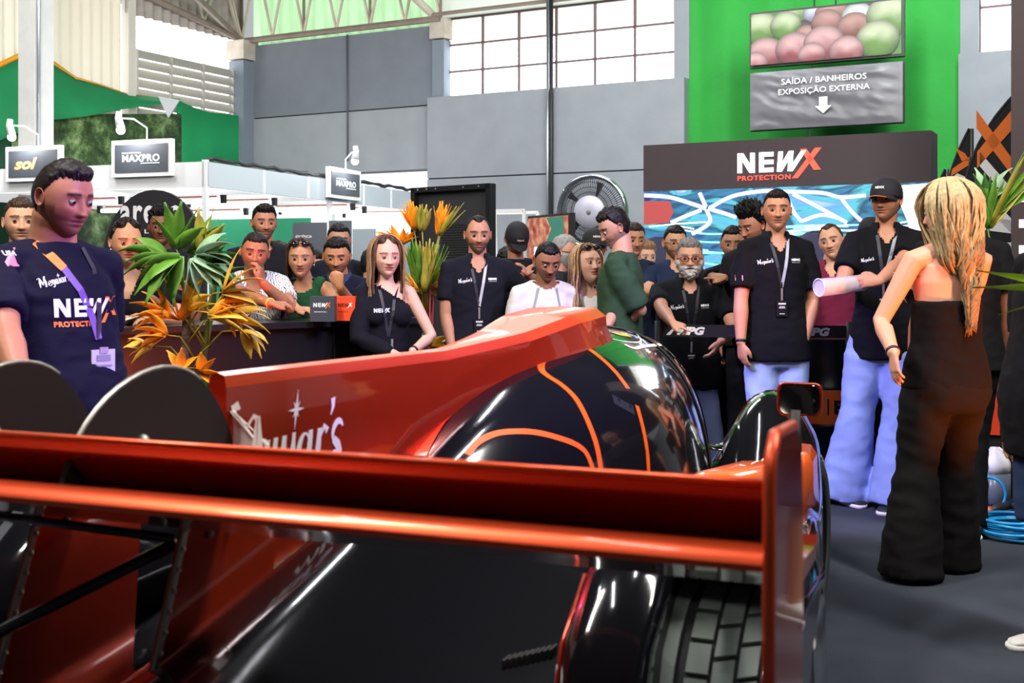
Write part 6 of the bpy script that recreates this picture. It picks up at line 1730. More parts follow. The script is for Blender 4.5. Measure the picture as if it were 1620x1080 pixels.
p18 = pp(972, 327, 7.0, label='person in a dark green t-shirt seen from the side, looking down to the left', skin='b98a70', hair='120e0c', style='short', hth=1.2, stubble=.3, yaw=-108, hy=-74, hp=26, neckf=.035, shirt='2f4630', vneck=0, collar=None, pants='16171c', sleeve=.92, bag=1.15, bw=1.15, k=1.03, hem=-.20, lid=60,
   R=dict(wp=(958, 522, 6.75), e=(.0, 1, -.6), hd=(-.2, -.5, -.8)), L=dict(wp=(962, 520, 7.0), e=(0, 1, -.6), hd=(0, -.6, -.8)))
pp(1003, 352, 8.5, label='person with brown hair half hidden behind the dark green t-shirt', skin='a8745a', hair='2a1c16', style='short', yaw=10, hy=10, hp=5, shirt='1c2436', vneck=0, pants=DK)
pp(1022, 384, 9.0, label='person with fair curly hair low behind the dark green t-shirt', skin='cfa088', hair='8a6a4c', style='curly', hk=.9, k=.85, yaw=0, hy=15, shirt='3a3a44', vneck=0, pants=DK)
p20 = pp(1068, 356, 8.3, label='person with glasses in a navy polo, arms crossed, before the led wall', skin='b98a6c', hair='14100e', style='short', glasses='round', stubble=.75, yaw=4, hy=8, hp=4, shirt='1d2742', vneck=.06, collar='1d2742', pants=DK,
   R=dict(wp=(1066, 452, 7.97), e=(-1, .1, -.8), hd=(1, 0, .1), hn=(0, -1, .2)), L=dict(wp=(1040, 458, 7.95), e=(1, .1, -.8), hd=(-1, 0, .1), hn=(0, -1, .2)), watch='R')
p21 = pp(1091, 377, 7.65, label='bearded grey haired person with red glasses in a dark polo, pointing with one hand', skin='c08c74', hair='6e6a68', style='short', hth=1.25, glasses='thick', gcol='6a2a1c', beard=.014, beardc='a8a4a2', yaw=2, hy=-6, hp=2, lean=8, shirt='0f1117', vneck=.07, collar=True, logo=True, lanyard=dict(z=.20), pants='93a0cc', shoes='1a1a1e', bw=1.18, belly=.03, k=1.0, hk=1.04, stance=.2, hem=-.13, sleeve=.7,
   R=dict(wp=(1064, 512, 7.15), e=(-1, .3, -.5), hd=(.8, -.5, -.25), hn=(0, -.3, 1), point=True), L=dict(wp=(1140, 540, 7.3), e=(1, .3, -.6), hd=(-.5, 0, -.8), hn=(1, -.4, 0)))
p22 = pp(1160, 357, 8.0, label='person in a plain black t-shirt pointing left between the bearded and the curly haired one', skin='a8785c', hair='120e0c', style='short', stubble=.3, yaw=-12, hy=-12, hp=4, shirt='131317', vneck=0, pants='17171c', shoes='16161a',
   R=dict(wp=(1150, 440, 7.45), e=(-.6, .4, -1), hd=(-1, -.2, .1), hn=(0, -.3, 1), point=True))
pp(1190, 326, 7.6, label='person with a big mop of black curly hair, face turned to the left', skin='a8705a', hair='0c0a0a', style='afro', hth=.85, yaw=-35, hy=-55, hp=20, lid=50, shirt='17171c', vneck=0, pants='17171c')
p24 = pp(1229, 299, 6.9, label='tall person in a dark NEWX polo and light jeans standing before the led wall', skin='bd8468', hair='17110f', style='quiff', hth=.8, yaw=2, hy=-8, hp=0, jaw=.95, shirt=BK_, vneck=.09, collar=True, logo=True, lanyard=dict(z=.26, c='1c1a22', c2='a8a8ac'), pants='9db0d8', shoes='16161a', k=1.03, hem=-.15, sleeve=.78, bag=1.08, pbag=1.06,
   R=dict(wp=(1172, 545, 6.8), e=(-.6, .3, -1), hd=(.1, 0, -1), hn=(-1, -.5, 0)), L=dict(wp=(1272, 540, 6.85), e=(.6, .3, -1), hd=(.15, 0, -1), hn=(1, -.5, 0)), watch='R', watchc='1a1414')
on24 = p24['on']; on24([(-.02, -.015), (.02, -.015), (.02, .015), (-.02, .015)], [(0, 1, 2, 3)], -.225, .31, mat('patch_pink', 'd88a98'), 'flag_patch')
p25 = pp(1316, 353, 7.9, label='smiling person in a maroon polo behind the barrier tape', skin='cf9a80', hair='3a2a22', style='receding', hth=1.2, yaw=-15, hy=-28, hp=0, hr=-12, shirt='6e1f3c', vneck=.09, collar='6e1f3c', pants='1c1c22', shoes='16161a', bw=1.05)
pp(1378, 345, 8.2, label='person in a black cap half hidden behind the capped staff member', skin='c9947c', hair='14100e', style='short', cap='141417', yaw=0, hy=-10, shirt='c8b8a8', vneck=0, pants='17171c')
p27 = pp(1402, 283, 6.75, label='person in a black NEWX cap and light jeans, holding a clear plastic tube', skin='b98064', hair='14100e', style='short', cap='1b1a20', caplogo=1, stubble=.35, yaw=-14, hy=-38, hp=-2, shirt='0d0d12', vneck=.09, collar=True, lanyard=dict(z=.25, c='2a2a32', c2='8a8a90', x=-.02), pants='8ea2d4', shoes='26262c', k=1.05, hem=-.16, sleeve=.7, bag=1.1, pbag=1.25, flare=1.35, cuff=.05,
   R=dict(wp=(1352, 452, 6.40), e=(-.6, .5, -1), hd=(-1, -.1, 0), hn=(0, -.5, 1), curl=.7, th=(0, -1, .4)), L=dict(wp=(1375, 460, 6.25), e=(1, .6, -.6), hd=(-1, -.25, 0), hn=(.1, -1, .3), curl=.7, th=(0, 0, 1)), footR=(-.22, .05), footL=(.05, -.12), toe=-30)
nx(p27['on'], .07, .38, .07, ink_w, ink_w)
on27 = p27['on']; v_, f_ = script2d(); on27(fit2d(v_, .07), f_, -.10, .37, ink_w, rot=.2)
# blonde woman with her back turned
p28 = pp(1497, 290, 5.2, label='person with long wavy blonde hair in a black strapless top and wide trousers, back turned', female=True, skin='dba088', hair='8a7048', style='long', hth=1.4, yaw=-168, hy=-128, hp=6, neckf=.0, shirt='0b090c', cut='strapless', gname='top', pants='0f0d0d', vox=.0055, k=1.0, bw=1.16, arm=1.12, pbag=1.18, flare=1.35, cuff=.07, pwr=.007, knee=.0,
   footL=(.17, .0), footR=(-.10, -.14), stance=.14, locks=dict(n=130, len=.42, a0=-178, a1=112, r=.0085, wave=.02, vol=3, c='8a7452', c2='b8a27a', gather=(.05, .10, -.3)),
   L=dict(wp=(1414, 560, 4.95), e=(.5, -.2, -1), hd=(.0, .1, -1), hn=(1, 0, 0), curl=.3), R=dict(wp=(1436, 470, 5.45), e=(-.6, .1, -1), hd=(.1, -.3, 1)), watch='L', watchc='2a2624')
pp(1518, 288, 6.0, label='person in a plain black t-shirt seen from behind, beside the blonde one', skin='a86a4c', hair='17120f', style='short', yaw=-175, hy=-170, hp=5, shirt='131316', vneck=0, collar=None, pants='101013', shoes='1a1a1e', stance=.05, k=1.06, bw=1.1, bag=1.1)
p30 = pp(1678, 262, 4.15, label='person at the right edge in a black t-shirt, denim shorts and white sneakers', skin='b9805c', hair='17120f', style='short', yaw=-78, hy=-70, shirt='141418', vneck=0, pants='2c3c5c', legs='bare', shoes='e8e4de', k=1.05, bw=1.2, belly=.04, vox=.0065, sleeve=.8, bag=1.15, hem=-.16, pbag=1.15,
   R='down', L=dict(wp=(1720, 590, 3.85), e=(.1, .6, -1)), footR=(-.06, .02), footL=(.2, .2), toe=8)
# ---------------------------------------------------------------- plants
def leaf_col(name, c, c2=None): return mat(name, c, rough=.45, spec=.4, var=.25, vscale=14)
lg = leaf_col('leaf_green', '5f8f2e'); lgd = leaf_col('leaf_dark_green', '3f6b30'); lpale = leaf_col('leaf_pale', '8fb08a')
lo_ = leaf_col('leaf_orange', 'f0961c'); loy = leaf_col('leaf_yellow', 'eab63a'); lol = leaf_col('leaf_olive', 'a2983a')
def strap(mb, p0, d, L_, w, droop=.5, twist=0, n=7):
    p0 = V(p0); d = V(d).normalized(); side_ = d.cross(V((0, 0, 1)))
    if side_.length < .1: side_ = V((1, 0, 0))
    side_ = (Matrix.Rotation(twist, 3, d) @ side_).normalized()
    vs = []; q = p0.copy(); dd = d.copy()
    for i in range(n+1):
        t = i/n; ww = w*(.35+1.0*sin(pi*min(1, t*1.05+.12))**.7)*(1 if t < .96 else .55)*.5
        up = side_.cross(dd).normalized()
        vs += [q-side_*ww, q-up*ww*.25, q+side_*ww]
        q = q+dd*(L_/n); dd = (dd+V((0, 0, -droop/n*(.4+1.4*t)))).normalized()
    fs = []
    for i in range(n): fs += [(3*i, 3*i+1, 3*i+4, 3*i+3), (3*i+1, 3*i+2, 3*i+5, 3*i+4)]
    mb.add(vs, fs)
def fan(root, base, d, n, L_, w, spread, m, rr, droop=.6, name='leaf_fan', stem_from=None, stem_m=None):
    """one palmate leaf: straps fanning out of one point"""
    d = V(d).normalized(); a1 = d.orthogonal().normalized() if abs(d.y) > .9 else (V((0, 1, 0)).cross(d)).normalized()
    mb = MB()
    n = max(4, int(n*.8)); w = w*1.75
    for i in range(n):
        t = (i+.5)/n-.5; a = t*spread
        dd = (d*cos(a)+a1*sin(a)+V((0, rr.uniform(-.22, .22), rr.uniform(-.06, .1)))).normalized()
        strap(mb, base, dd, L_*rr.uniform(.8, 1.05)*(1-.25*abs(t)*2*.6), w, droop, rr.uniform(-.9, .9))
    o = mb.build(name, m, root, True)
    o.modifiers.new('s', 'SOLIDIFY').thickness = .0012
    if stem_from is not None:
        s0 = V(stem_from); m_ = s0.lerp(V(base), .55)+V((0, 0, .05))
        MB().tube([s0, m_, V(base)], [.006, .004, .003], 6).build('leaf_stalk', stem_m or lgd, root, True)
    return o
bark = mat('palm_trunk', '6a5248', rough=.8, bump=.6, bscale=60, var=.3, vscale=30)
pot_m = mat('dark_pot', '1d1a1c', rough=.5)
def pot(root, x, y, r=.17, h=.32):
    MB(Matrix.Translation((x, y, 0))).loft([[(q*cos(2*pi*j/28), q*sin(2*pi*j/28), z) for j in range(28)] for q, z in ((r*.75, 0), (r, h), (r*1.06, h), (r*1.06, h+.02), (r*.94, h+.02), (r*.92, h-.03))]).build('pot', pot_m, root, True)
# green palm with dyed orange lower leaves, in front of the counter
rr = random.Random(11); YG = 5.3
c = P(293, 600, YG)
g1 = empty('palm_plant', (c.x, c.y, 0), 0, 'green fan palm with dyed orange lower leaves standing before the counter on the left', 'plant')
pot(g1, c.x, c.y)
MB().tube([(c.x, c.y, .3), P(293, 600, YG), P(294, 540, YG), P(296, 470, YG)], [.022, .021, .02, .016], 10).build('trunk', bark, g1, True)
MB().tube([(c.x+.07, c.y+.05, .3), P(322, 560, YG+.05), P(336, 480, YG+.05), P(340, 440, YG+.05)], [.02, .016, .016, .012], 10).build('trunk', mat('green_stem', '5a6e34', rough=.6), g1, True)
for (bx_, by_, dx_, dz_, n_, L_, sp_, m_, dr) in [
    (262, 405, -.9, .1, 7, .22, 1.6, lg, .9), (278, 392, .2, .9, 7, .25, 1.5, lg, .5), (300, 400, .9, .5, 7, .22, 1.5, lg, .5), (285, 405, -.5, -.5, 6, .22, 1.6, lg, .8),
    (312, 402, 1, .1, 8, .22, 1.8, lpale, 1.0), (325, 415, .9, .2, 6, .19, 1.4, lgd, .7), (270, 402, -.3, -.9, 6, .28, 1.2, lg, .4), (335, 440, 1, .1, 6, .18, 1.2, lgd, .8), (305, 408, .3, -.7, 6, .2, 1.8, lpale, .5),
    (320, 400, .3, .9, 4, .22, .9, lol, .4)]:
    fan(g1, P(bx_, by_, YG+rr.uniform(-.12, .12)), (dx_, rr.uniform(-.4, .1), dz_), n_, L_, .026, sp_, m_, rr, dr, stem_from=P(296, 475, YG), stem_m=lpale)
for (bx_, by_, dx_, dz_, n_, L_, sp_, m_, dr) in [
    (262, 530, -.8, .3, 8, .17, 2.0, lo_, 1.2), (285, 505, -.3, .8, 8, .20, 2.2, lo_, .9), (300, 490, .6, .6, 7, .2, 1.8, loy, .9), (268, 500, -.7, .5, 7, .18, 1.6, lo_, .9), (330, 500, .9, .4, 7, .24, 1.6, loy, .9), (352, 462, .8, .5, 7, .22, 1.8, loy, 1.0),
    (385, 522, .8, -.6, 5, .17, 1.3, loy, 1.2), (240, 548, -.9, .1, 6, .13, 1.6, loy, 1.0), (345, 480, .6, -.2, 6, .2, 1.6, lo_, 1.1), (285, 585, .2, .5, 6, .12, 2.4, lo_, .8), (320, 590, .5, .3, 6, .14, 2.4, lo_, .8), (350, 505, .9, .3, 7, .27, 1.2, loy, 1.2)]:
    fan(g1, P(bx_, by_, YG-.1+rr.uniform(-.1, .1)), (dx_, rr.uniform(-.5, .1), dz_), n_, L_, .022, sp_, m_, rr, dr, stem_from=P(rr.uniform(285, 330), min(590, by_+45), YG), stem_m=lol)
# orange palm before the black partition
YO = 7.7; c = P(680, 600, YO)
g2 = empty('palm_plant', (c.x, c.y, 0), 0, 'tall orange dyed palm in front of the black partition between two staff members', 'plant')
pot(g2, c.x, c.y)
redstem = mat('red_stem', 'b04a58', rough=.6, var=.2)
for k_ in range(9):
    a = rr.uniform(-1, 1); tp = P(668+a*26, 440+rr.uniform(-30, 30), YO+rr.uniform(-.1, .1))
    MB().tube([(c.x+a*.04, c.y, .3), P(676+a*9, 560, YO), tp], [.010, .008, .005], 7).build('stem', redstem, g2, True)
for (bx_, by_, dx_, dz_, n_, L_, sp_, m_, dr) in [
    (655, 362, -.25, 1, 9, .20, .8, lo_, .1), (668, 365, .1, 1, 8, .19, .7, lol, .1), (694, 371, .2, 1, 10, .22, .8, lo_, .15), (696, 372, .6, .8, 5, .26, .3, lol, .1), (630, 385, -.7, .6, 9, .17, 1.3, lo_, .4), (636, 386, .5, .7, 6, .14, 1.2, lo_, .4),
    (662, 452, -.1, 1, 9, .34, .5, lg, .15), (672, 462, .15, 1, 10, .38, .5, lol, .15), (682, 455, .3, 1, 7, .34, .45, lg, .2), (655, 460, -.7, .7, 7, .22, .8, lpale, .3),
    (662, 458, -.9, .45, 9, .22, 1.2, loy, .5), (665, 456, 1, .35, 10, .24, 1.2, loy, .3), (700, 440, .5, .7, 4, .14, .9, lo_, .3), (672, 455, .1, 1, 5, .3, .5, lo_, .2), (680, 548, 1, .35, 6, .18, 1.0, loy, .8), (676, 545, -.2, .9, 7, .10, .9, lpale, .2), (660, 540, -.3, 1, 3, .16, .4, lo_, .1)]:
    fan(g2, P(bx_, by_, YO-.05+rr.uniform(-.08, .08)), (dx_, rr.uniform(-.4, 0), dz_), n_, L_, .024, sp_, m_, rr, dr, stem_from=P(674, 500, YO), stem_m=lol)
# right-hand plant: fronds reaching in from the right edge
YR = 3.6; c = P(1790, 600, YR)
g3 = empty('palm_plant', (c.x, c.y, 0), 0, 'green strap leaved plant reaching in from the right edge beside the blonde person', 'plant')
pot(g3, c.x, c.y)
MB().tube([(c.x, c.y, .3), P(1757, 425, YR)], [.02, .012], 8).build('trunk', bark, g3, True)
b = MB()
for (tx_, ty_, w_) in ((1544, 430, .020), (1538, 457, .022), (1580, 500, .014)):
    tip = P(tx_, ty_, 3.35); st_ = P(1755, ty_+(35 if ty_ < 450 else (0 if ty_ < 480 else -50)), YR); dv = tip-st_
    strap(b, st_, dv.normalized()+V((0, 0, .02)), dv.length, w_*1.2, .04, .9)
b.build('leaf', leaf_col('leaf_lime', 'd0f050'), g3, True)
YR2 = 6.4; c = P(1640, 600, YR2)
g4 = empty('palm_plant', (c.x+.12, c.y, 0), 0, 'green fan palm with upright fronds before the NEWX feather banners', 'plant')
pot(g4, c.x+.12, c.y)
MB().tube([(c.x+.12, c.y, .3), P(1610, 520, YR2), P(1575, 430, YR2), P(1562, 362, YR2)], [.014, .012, .009, .006], 8).build('trunk', mat('green_stem', '5a6e34'), g4, True)
for (bx_, by_, dx_, dz_, n_, L_, sp_, m_, dr) in [(1563, 360, .1, 1, 8, .30, .9, lg, .3), (1566, 360, .6, 1, 7, .55, .5, lol, .12), (1560, 318, .1, .8, 6, .22, 2.0, lpale, 1.2), (1562, 330, -.3, 1, 5, .24, .8, lgd, .3), (1570, 340, .7, .8, 5, .5, .7, lg, .2)]:
    fan(g4, P(bx_, by_, YR2), (dx_, rr.uniform(-.3, .1), dz_), n_, L_, .022, sp_, m_, rr, dr, stem_from=P(1562, 380, YR2))
# ---------------------------------------------------------------- feather banners on the right
fb = mat('banner_black', '1e1e22', rough=.75, bump=.3, bscale=14)
def feather(px0, px1, pytop, Y, label, big=True):
    c = P((px0+px1)/2, 430, Y); w = (px1-px0)/FPX*Y; zt_ = CH-(pytop-HOR)/FPX*Y; zb_ = .35
    M_ = frame((c.x, c.y, 0), -16)
    r = empty('feather_banner', (c.x, c.y, 0), 0, label, 'banner')
    xs = w/2; lft = []
    for i in range(25):
        t = i/24; z = zb_+(zt_-zb_)*t
        xl = -xs+w*max(0, (t-.62)/.38)**2.3
        lft.append((xl, z))
    out = lft+[(xs, zt_), (xs, zb_)]
    MB(M_).prism(out, lambda p: M_ @ V((p[0], 0, p[1])) if False else V((p[0], 0, p[1])), lambda p: V((p[0], .012, p[1]))).build('banner_fabric', fb, r)
    MB(M_).tube([(xs+.01, .006, 0), (xs+.01, .006, zt_)], .012, 8).build('pole', alu, r, True)
    pts = [(x-.006, .006, z) for x, z in lft]
    MB(M_).tube(pts, .010, 6).build('sleeve_edge', fb, r, True)
    MB(M_).box((xs, 0, .02), (.4, .4, .04)).build('base_plate', dark, r)
    # word mark reading upwards
    return r, M_, w, zb_, zt_
def vertical_newx(r, M_, xc_, z0_, L_, Wd_, mo=ink_o):
    # 4.25 long word rotated a quarter turn: runs up the banner
    kx = L_/4.6
    for v, f, ci in newx2d():
        MB(M_).add([(xc_-(c_-.35)*Wd_, -.006, z0_+a_*kx) for a_, c_ in v], [q[::-1] for q in f]).build('lettering', mo if ci else ink_w, r)
r, M_, w, a, b_ = feather(1528, 1616, 138, 7.6, 'largest black feather banner, white NEW and orange X, behind the palm at right')
vertical_newx(r, M_, .04, .85, 1.62, .19)
r, M_, w, a, b_ = feather(1494, 1534, 204, 8.0, 'narrow black feather banner half hidden behind the largest one')
b = MB(M_)
zx = CH-(255-HOR)/FPX*8.0
for q in ([(-.01, zx+.09), (.05, zx+.05), (.08, zx), (.03, zx+.0)], [(.08, zx+.03), (.07, zx-.03), (-.04, zx-.10), (-.03, zx-.05)]):
    b.add([(x, -.005, z) for x, z in q], [(3, 2, 1, 0)])
b.build('orange_letter', ink_o, r)
b = MB(M_); b.add([(x, -.005, z) for x, z in ((-.03, zx-.11), (.06, zx-.17), (.06, zx-.11), (.0, zx-.08))], [(0, 1, 2, 3)]); b.build('white_letter', ink_w, r)
feather(1466, 1496, 268, 8.35, 'lowest black feather banner just right of the led wall', False)
# brown-black panel at the right edge
c = P(1618, 300, 7.0); M_ = frame((c.x, c.y, 0), -16)
r = empty('brand_totem', (c.x+.15, c.y, 0), 0, 'tall brown black printed totem with white lettering at the right edge', 'totem')
MB(M_).box((.19, 0, 1.9), (.5, .06, 3.8)).build('board', mat('totem_brown', '3a2c2e', rough=.6), r)
for k_, zz in enumerate((1.75, 1.6, 1.45, .98)):
    MB(M_).box((.02, -.032, zz), (.09, .006, .05)).build('lettering', ink_w, r)
# ---------------------------------------------------------------- barrier tape MPG
tapem = mat('tape_black', '1b1820', rough=.5)
def belt(pa, pb, Ya, Yb, label):
    A = P(*pa, Ya); B_ = P(*pb, Yb); d = B_-A; ang_ = math.atan2(d.y, d.x); w = V((d.x, d.y)).length
    M_ = frame((A.x, A.y, (A.z+B_.z)/2), math.degrees(ang_)); r = empty('barrier_tape', (A.x, A.y, 0), 0, label, 'barrier')
    MB(M_).box((w/2, 0, 0), (w, .004, .075)).build('tape', tapem, r)
    for x in (0, w):
        MB(M_).tube([(x, 0, -M_.translation.z+.02), (x, 0, .06)], .025, 12).build('post', dark, r, True)
        MB(M_).tube([(x, 0, -M_.translation.z), (x, 0, -M_.translation.z+.025)], .16, 24).build('post_base', dark, r, True)
    return r, M_, w
r, M_, w = belt((1042, 518), (1345, 530), 7.35, 7.18, 'black barrier tape with white MPG lettering stretched between the standing people')
for px_ in (1093, 1290):
    x = fx(px_, M_); v_, f_ = text2d('MPG', bold=.06, shear=.25); v_ = fit2d(v_, .17, .05, x, 0)
    MB(M_).add([(a_, -.005, c_) for a_, c_ in v_], f_).build('lettering', ink_w, r)
    MB(M_).add([(x-.15, -.005, -.025), (x-.125, -.005, -.025), (x-.085, -.005, .025), (x-.10, -.005, .025)], [(0, 1, 2, 3)]).build('lettering_slash', ink_w, r)
# ---------------------------------------------------------------- drum
def drum(px_, Y, r_, zt_, label, lettered=True):
    c = P(px_, 430, Y); M_ = Matrix.Translation((c.x, c.y, 0)); r = empty('oil_drum', (c.x, c.y, 0), 0, label, 'drum')
    dk = mat('drum_black', '101114', rough=.35, spec=.6); do_ = mat('drum_orange', 'f06a1e', rough=.4)
    def ring(q, z): return [(q*cos(2*pi*j/48), q*sin(2*pi*j/48), z) for j in range(48)]
    zo0, zo1 = zt_*.43, zt_*.66
    MB(M_).loft([ring(r_, .0), ring(r_*1.03, .01), ring(r_, .03), ring(r_, zo0-.02), ring(r_*1.03, zo0-.01), ring(r_, zo0)]).build('lower_shell', dk, r, True)
    MB(M_).loft([ring(r_, zo0), ring(r_, zo1)], cap=False).build('orange_band', do_, r, True)
    MB(M_).loft([ring(r_, zo1), ring(r_*1.03, zo1+.01), ring(r_, zo1+.02), ring(r_, zt_-.02), ring(r_*1.03, zt_-.01), ring(r_*1.03, zt_), ring(r_*.97, zt_-.01)]).build('upper_shell', dk, r, True)
    if lettered:
        v_, f_ = text2d('Beta', bold=.05); v_ = fit2d(v_, None, .085, 0, 0)
        x0_ = min(q[0] for q in v_); zz = (zo0+zo1)/2
        az = math.atan2(-c.y, -c.x)+.18
        def wrap(a_, c_): t = az+(a_)/r_; return (r_*1.006*cos(t), r_*1.006*sin(t), zz+c_)
        MB(M_).add([wrap(a_-x0_, c_) for a_, c_ in v_], f_).build('lettering', dk, r)
        b = MB(M_); b.add([wrap(a_, c_) for a_, c_ in ((-.12, -.05), (-.03, -.05), (-.03, .05), (-.12, .05))], [(0, 1, 2, 3)]); b.build('emblem', dk, r)
        b = MB(M_); b.add([(x*1.003, y*1.003, z) for x, y, z in [wrap(-.09+.022*cos(t_), .02+.022*sin(t_)) for t_ in [2*pi*j/12 for j in range(12)]]], [tuple(range(12))]); b.build('emblem_hole', do_, r)
    return r
drum(1308, 7.55, .245, .91, 'black oil drum with an orange Beta band standing behind the light jeans')
drum(1238, 8.15, .24, .90, 'second black oil drum with an orange band, behind the tall person in the polo', False)
# ---------------------------------------------------------------- gaming chairs behind the tape
ch_b = mat('chair_navy', '1c1f4a', rough=.5); ch_w = mat('chair_white', 'd8dae4', rough=.4)
def gchair(px_, pyt, Y, label, yaw_):
    c = P(px_, pyt, Y); H_ = c.z; r = empty('gaming_chair', (c.x, c.y, 0), 0, label, 'chair', 'navy gaming chairs before the led wall')
    M_ = frame((c.x, c.y, 0), yaw_)
    def bk(p, y): return (p[0], y+(p[1]-.5)*.12, p[1])
    ol = [(-.20, .52), (-.27, .75), (-.26, 1.0), (-.21, H_-.18), (-.14, H_-.05), (-.06, H_), (.06, H_), (.14, H_-.05), (.21, H_-.18), (.26, 1.0), (.27, .75), (.20, .52)]
    o = MB(M_).prism(ol, lambda p: bk(p, .18), lambda p: bk(p, .27)).build('backrest', ch_b, r); bevel(o, .03, 3)
    for s_ in (-1, 1):
        MB(M_).tube([bk((s_*.20, .6), .165), bk((s_*.19, .95), .165), bk((s_*.13, H_-.1), .165)], .012, 6).build('piping', ch_w, r, True)
        MB(M_).box((s_*.29, 0, .66), (.07, .28, .04)).build('armrest', ch_b, r)
        MB(M_).box((s_*.29, .02, .55), (.03, .06, .2)).build('armrest_support', dark, r)
    o = MB(M_).box((0, 0, .48), (.5, .5, .1)).build('seat', ch_b, r); bevel(o, .03, 3)
    MB(M_).tube([(0, 0, .08), (0, 0, .44)], .03, 10).build('gas_lift', dark, r, True)
    for k_ in range(5):
        a = 2*pi*k_/5; l_ = MB(M_).tube([(0, 0, .1), (.3*cos(a), .3*sin(a), .06)], [.03, .018], 8).build('base_leg', dark, r, True)
        MB(M_).ellip((.3*cos(a), .3*sin(a), .03), (.03, .03, .03), 10, 8).build('caster', dark, l_, True)
gchair(1060, 372, 9.0, 'navy gaming chair with white piping behind the person with glasses and crossed arms', 8)
gchair(1302, 362, 8.45, 'navy gaming chair with white piping behind the smiling person in maroon', -8)
# ---------------------------------------------------------------- clear tube held by the capped person
tA, tB = P(1296, 455, 6.30), P(1365, 447, 6.42)
tm_ = bpy.data.materials.new('clear_plastic'); tm_.use_nodes = True; bs = tm_.node_tree.nodes['Principled BSDF']
bs.inputs['Base Color'].default_value = (.86, .87, .92, 1); bs.inputs['Roughness'].default_value = .25; bs.inputs['Alpha'].default_value = .38; bs.inputs['Specular IOR Level'].default_value = .6
ax_ = (tB-tA).normalized()
ct_ = empty('plastic_tube', tA, 0, 'clear plastic cylinder held out sideways by the person in the NEWX cap', 'cylinder')
u1 = ax_.cross(V((0, 0, 1))).normalized(); u2 = ax_.cross(u1)
def rg(p, q): return [p+u1*(q*cos(2*pi*j/36))+u2*(q*sin(2*pi*j/36)) for j in range(36)]
MB().loft([rg(tA, .048), rg(tB, .044), rg(tB, .041), rg(tA, .045), rg(tA, .048)], cap=False).build('tube_wall', tm_, ct_, True)
MB().loft([rg(tA, .048), rg(tA-ax_*.003, .05), rg(tA-ax_*.003, .044), rg(tA, .044)], cap=False).build('rim', mat('frosted_rim', 'd8d8e4', rough=.3), ct_, True)
MB().loft([rg(tA+ax_*.004, .044), rg(tA+ax_*.006, .044)]).build('end_disc', tm_, ct_, False)
# ---------------------------------------------------------------- jug, hose, sprayer on the floor, back right
c = P(1573, 735, 8.2); gY = 1.32*FPX/(796-HOR); c = P(1573, 796, gY)
jg = empty('plastic_jug', (c.x, c.y, 0), 0, 'translucent white plastic jug half full of dark liquid on the floor at right', 'jug')
M_ = Matrix.Translation((c.x, c.y, 0)) @ Matrix.Rotation(.3, 4, 'Z')
def sq(a, b_, z, n=28, e=3.2): return [(a*math.copysign(abs(cos(2*pi*j/n))**(2/e), cos(2*pi*j/n)), b_*math.copysign(abs(sin(2*pi*j/n))**(2/e), sin(2*pi*j/n)), z) for j in range(n)]
s_ = 1.55*gY/8.2*.72
def S_(L): return [[(x*s_, y*s_, z*s_) for x, y, z in r_] for r_ in L]
MB(M_).loft(S_([sq(.07, .07, 0), sq(.085, .08, .012), sq(.085, .08, .19)])).build('liquid_part', mat('jug_liquid', '5c6670', rough=.3), jg, True)
MB(M_).loft(S_([sq(.085, .08, .19), sq(.085, .08, .25), sq(.07, .066, .29), sq(.03, .03, .325), sq(.022, .022, .34), sq(.02, .02, .345)])).build('upper_part', mat('jug_white', 'dcdedc', rough=.4), jg, True)
MB(M_).tube([(.03*s_, 0, .335*s_), (.07*s_, 0, .31*s_), (.075*s_, 0, .25*s_)], .012*s_, 8).build('handle', mat('jug_white', 'dcdedc'), jg, True)
hoseb = mat('blue_hose', '2a9cd8', rough=.3, spec=.6)
gY = 1.32*FPX/(850-HOR); c = P(1612, 850, gY); rr2 = random.Random(5)
b = MB(); pts = []
for i in range(330):
    a = 2*pi*i/33; k_ = i/33
    pts.append((c.x+(.17+.012*sin(k_*2.1))*cos(a)+.01*sin(k_*3), c.y+(.17+.012*cos(k_*1.7))*sin(a), .012+.009*k_+.003*sin(a*2+k_)))
e0 = V(pts[-1]); jz = P(1548, 828, 1.32*FPX/(828-HOR)+.0)
pts += [(e0.x-.15, e0.y+.10, .05), (jz.x, jz.y, .02), (jz.x-.2, jz.y+.1, .015)]
b.tube(pts, .0075, 8)
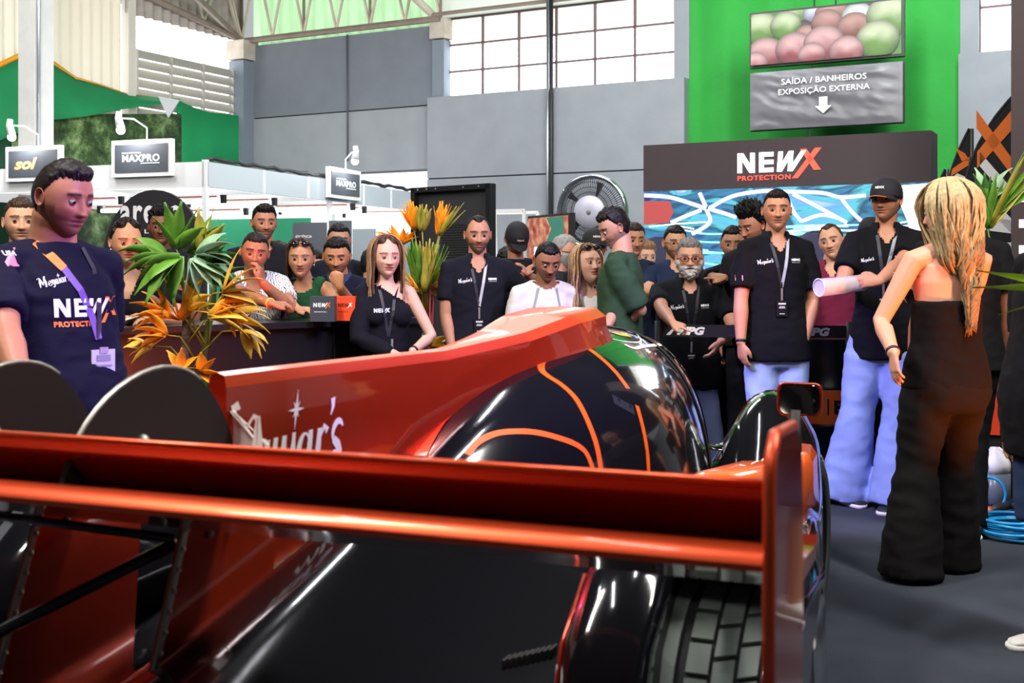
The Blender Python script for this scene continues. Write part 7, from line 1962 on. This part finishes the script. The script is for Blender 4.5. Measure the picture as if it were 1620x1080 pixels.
tag(b.build('air_hose', hoseb, None, True), 'bright blue air hose lying in a tight coil on the dark floor at right', 'hose')
gY2 = 1.32*FPX/(800-HOR)
q = [P(1548, 804, gY2), P(1572, 800, gY2), P(1577, 770, gY2+.0), P(1560, 750, gY2), P(1545, 748, gY2)]
b = MB(); b.tube([(p.x, p.y-.12, max(.012, p.z)) for p in [P(*smq, gY2) for smq in smooth_poly([(1545, 804), (1565, 800), (1577, 778), (1568, 756), (1548, 748)], 6)]], .008, 8)
tag(b.build('air_hose', hoseb, None, True), 'single loop of blue hose rising beside the white plastic jug', 'hose')
gY = 1.32*FPX/(812-HOR); c = P(1586, 808, gY)
sp_ = empty('spray_gun', (c.x, c.y, 0), 0, 'black and orange spray gun lying beside the coiled blue hose', 'tool')
M_ = frame((c.x, c.y, 0), 35)
MB(M_).tube([(-.12, 0, .03), (-.05, 0, .035), (.05, 0, .04), (.2, 0, .05)], [.016, .024, .022, .014], 12).build('barrel', dark, sp_, True)
MB(M_).tube([(-.15, 0, .03), (-.115, 0, .03)], [.022, .02], 12).build('nozzle', mat('nozzle_orange', 'c8582a', rough=.4), sp_, True)
MB(M_).tube([(.06, 0, .04), (.10, -.10, .03)], [.018, .014], 10).build('grip', dark, sp_, True)
# red tool cabinet glimpsed at right
c = P(1562, 560, 7.2); M_ = frame((c.x, c.y, 0), -16)
cb_ = empty('tool_cabinet', (c.x, c.y, 0), 0, 'dark workbench with a red orange side panel behind the persons in black at right', 'cabinet')
MB(M_).box((-.05, .1, .46), (.55, .4, .9)).build('body', mat('cabinet_dark', '1a1818', rough=.5), cb_)
MB(M_).box((.03, -.115, .62), (.16, .02, .52)).build('red_panel', mat('cabinet_red', 'd8401e', rough=.45), cb_)
MB(M_).box((-.05, .08, .925), (.62, .46, .03)).build('worktop', mat('cabinet_top', '5a5a60', rough=.4), cb_)
MB(M_).tube([(-.10, -.13, .98), (-.10, -.13, .45)], .006, 6).build('handle_bar', mat('copper_rod', 'c87858', rough=.3, metal=.6), cb_)
# drop helper empties nothing uses, keep the scene tidy
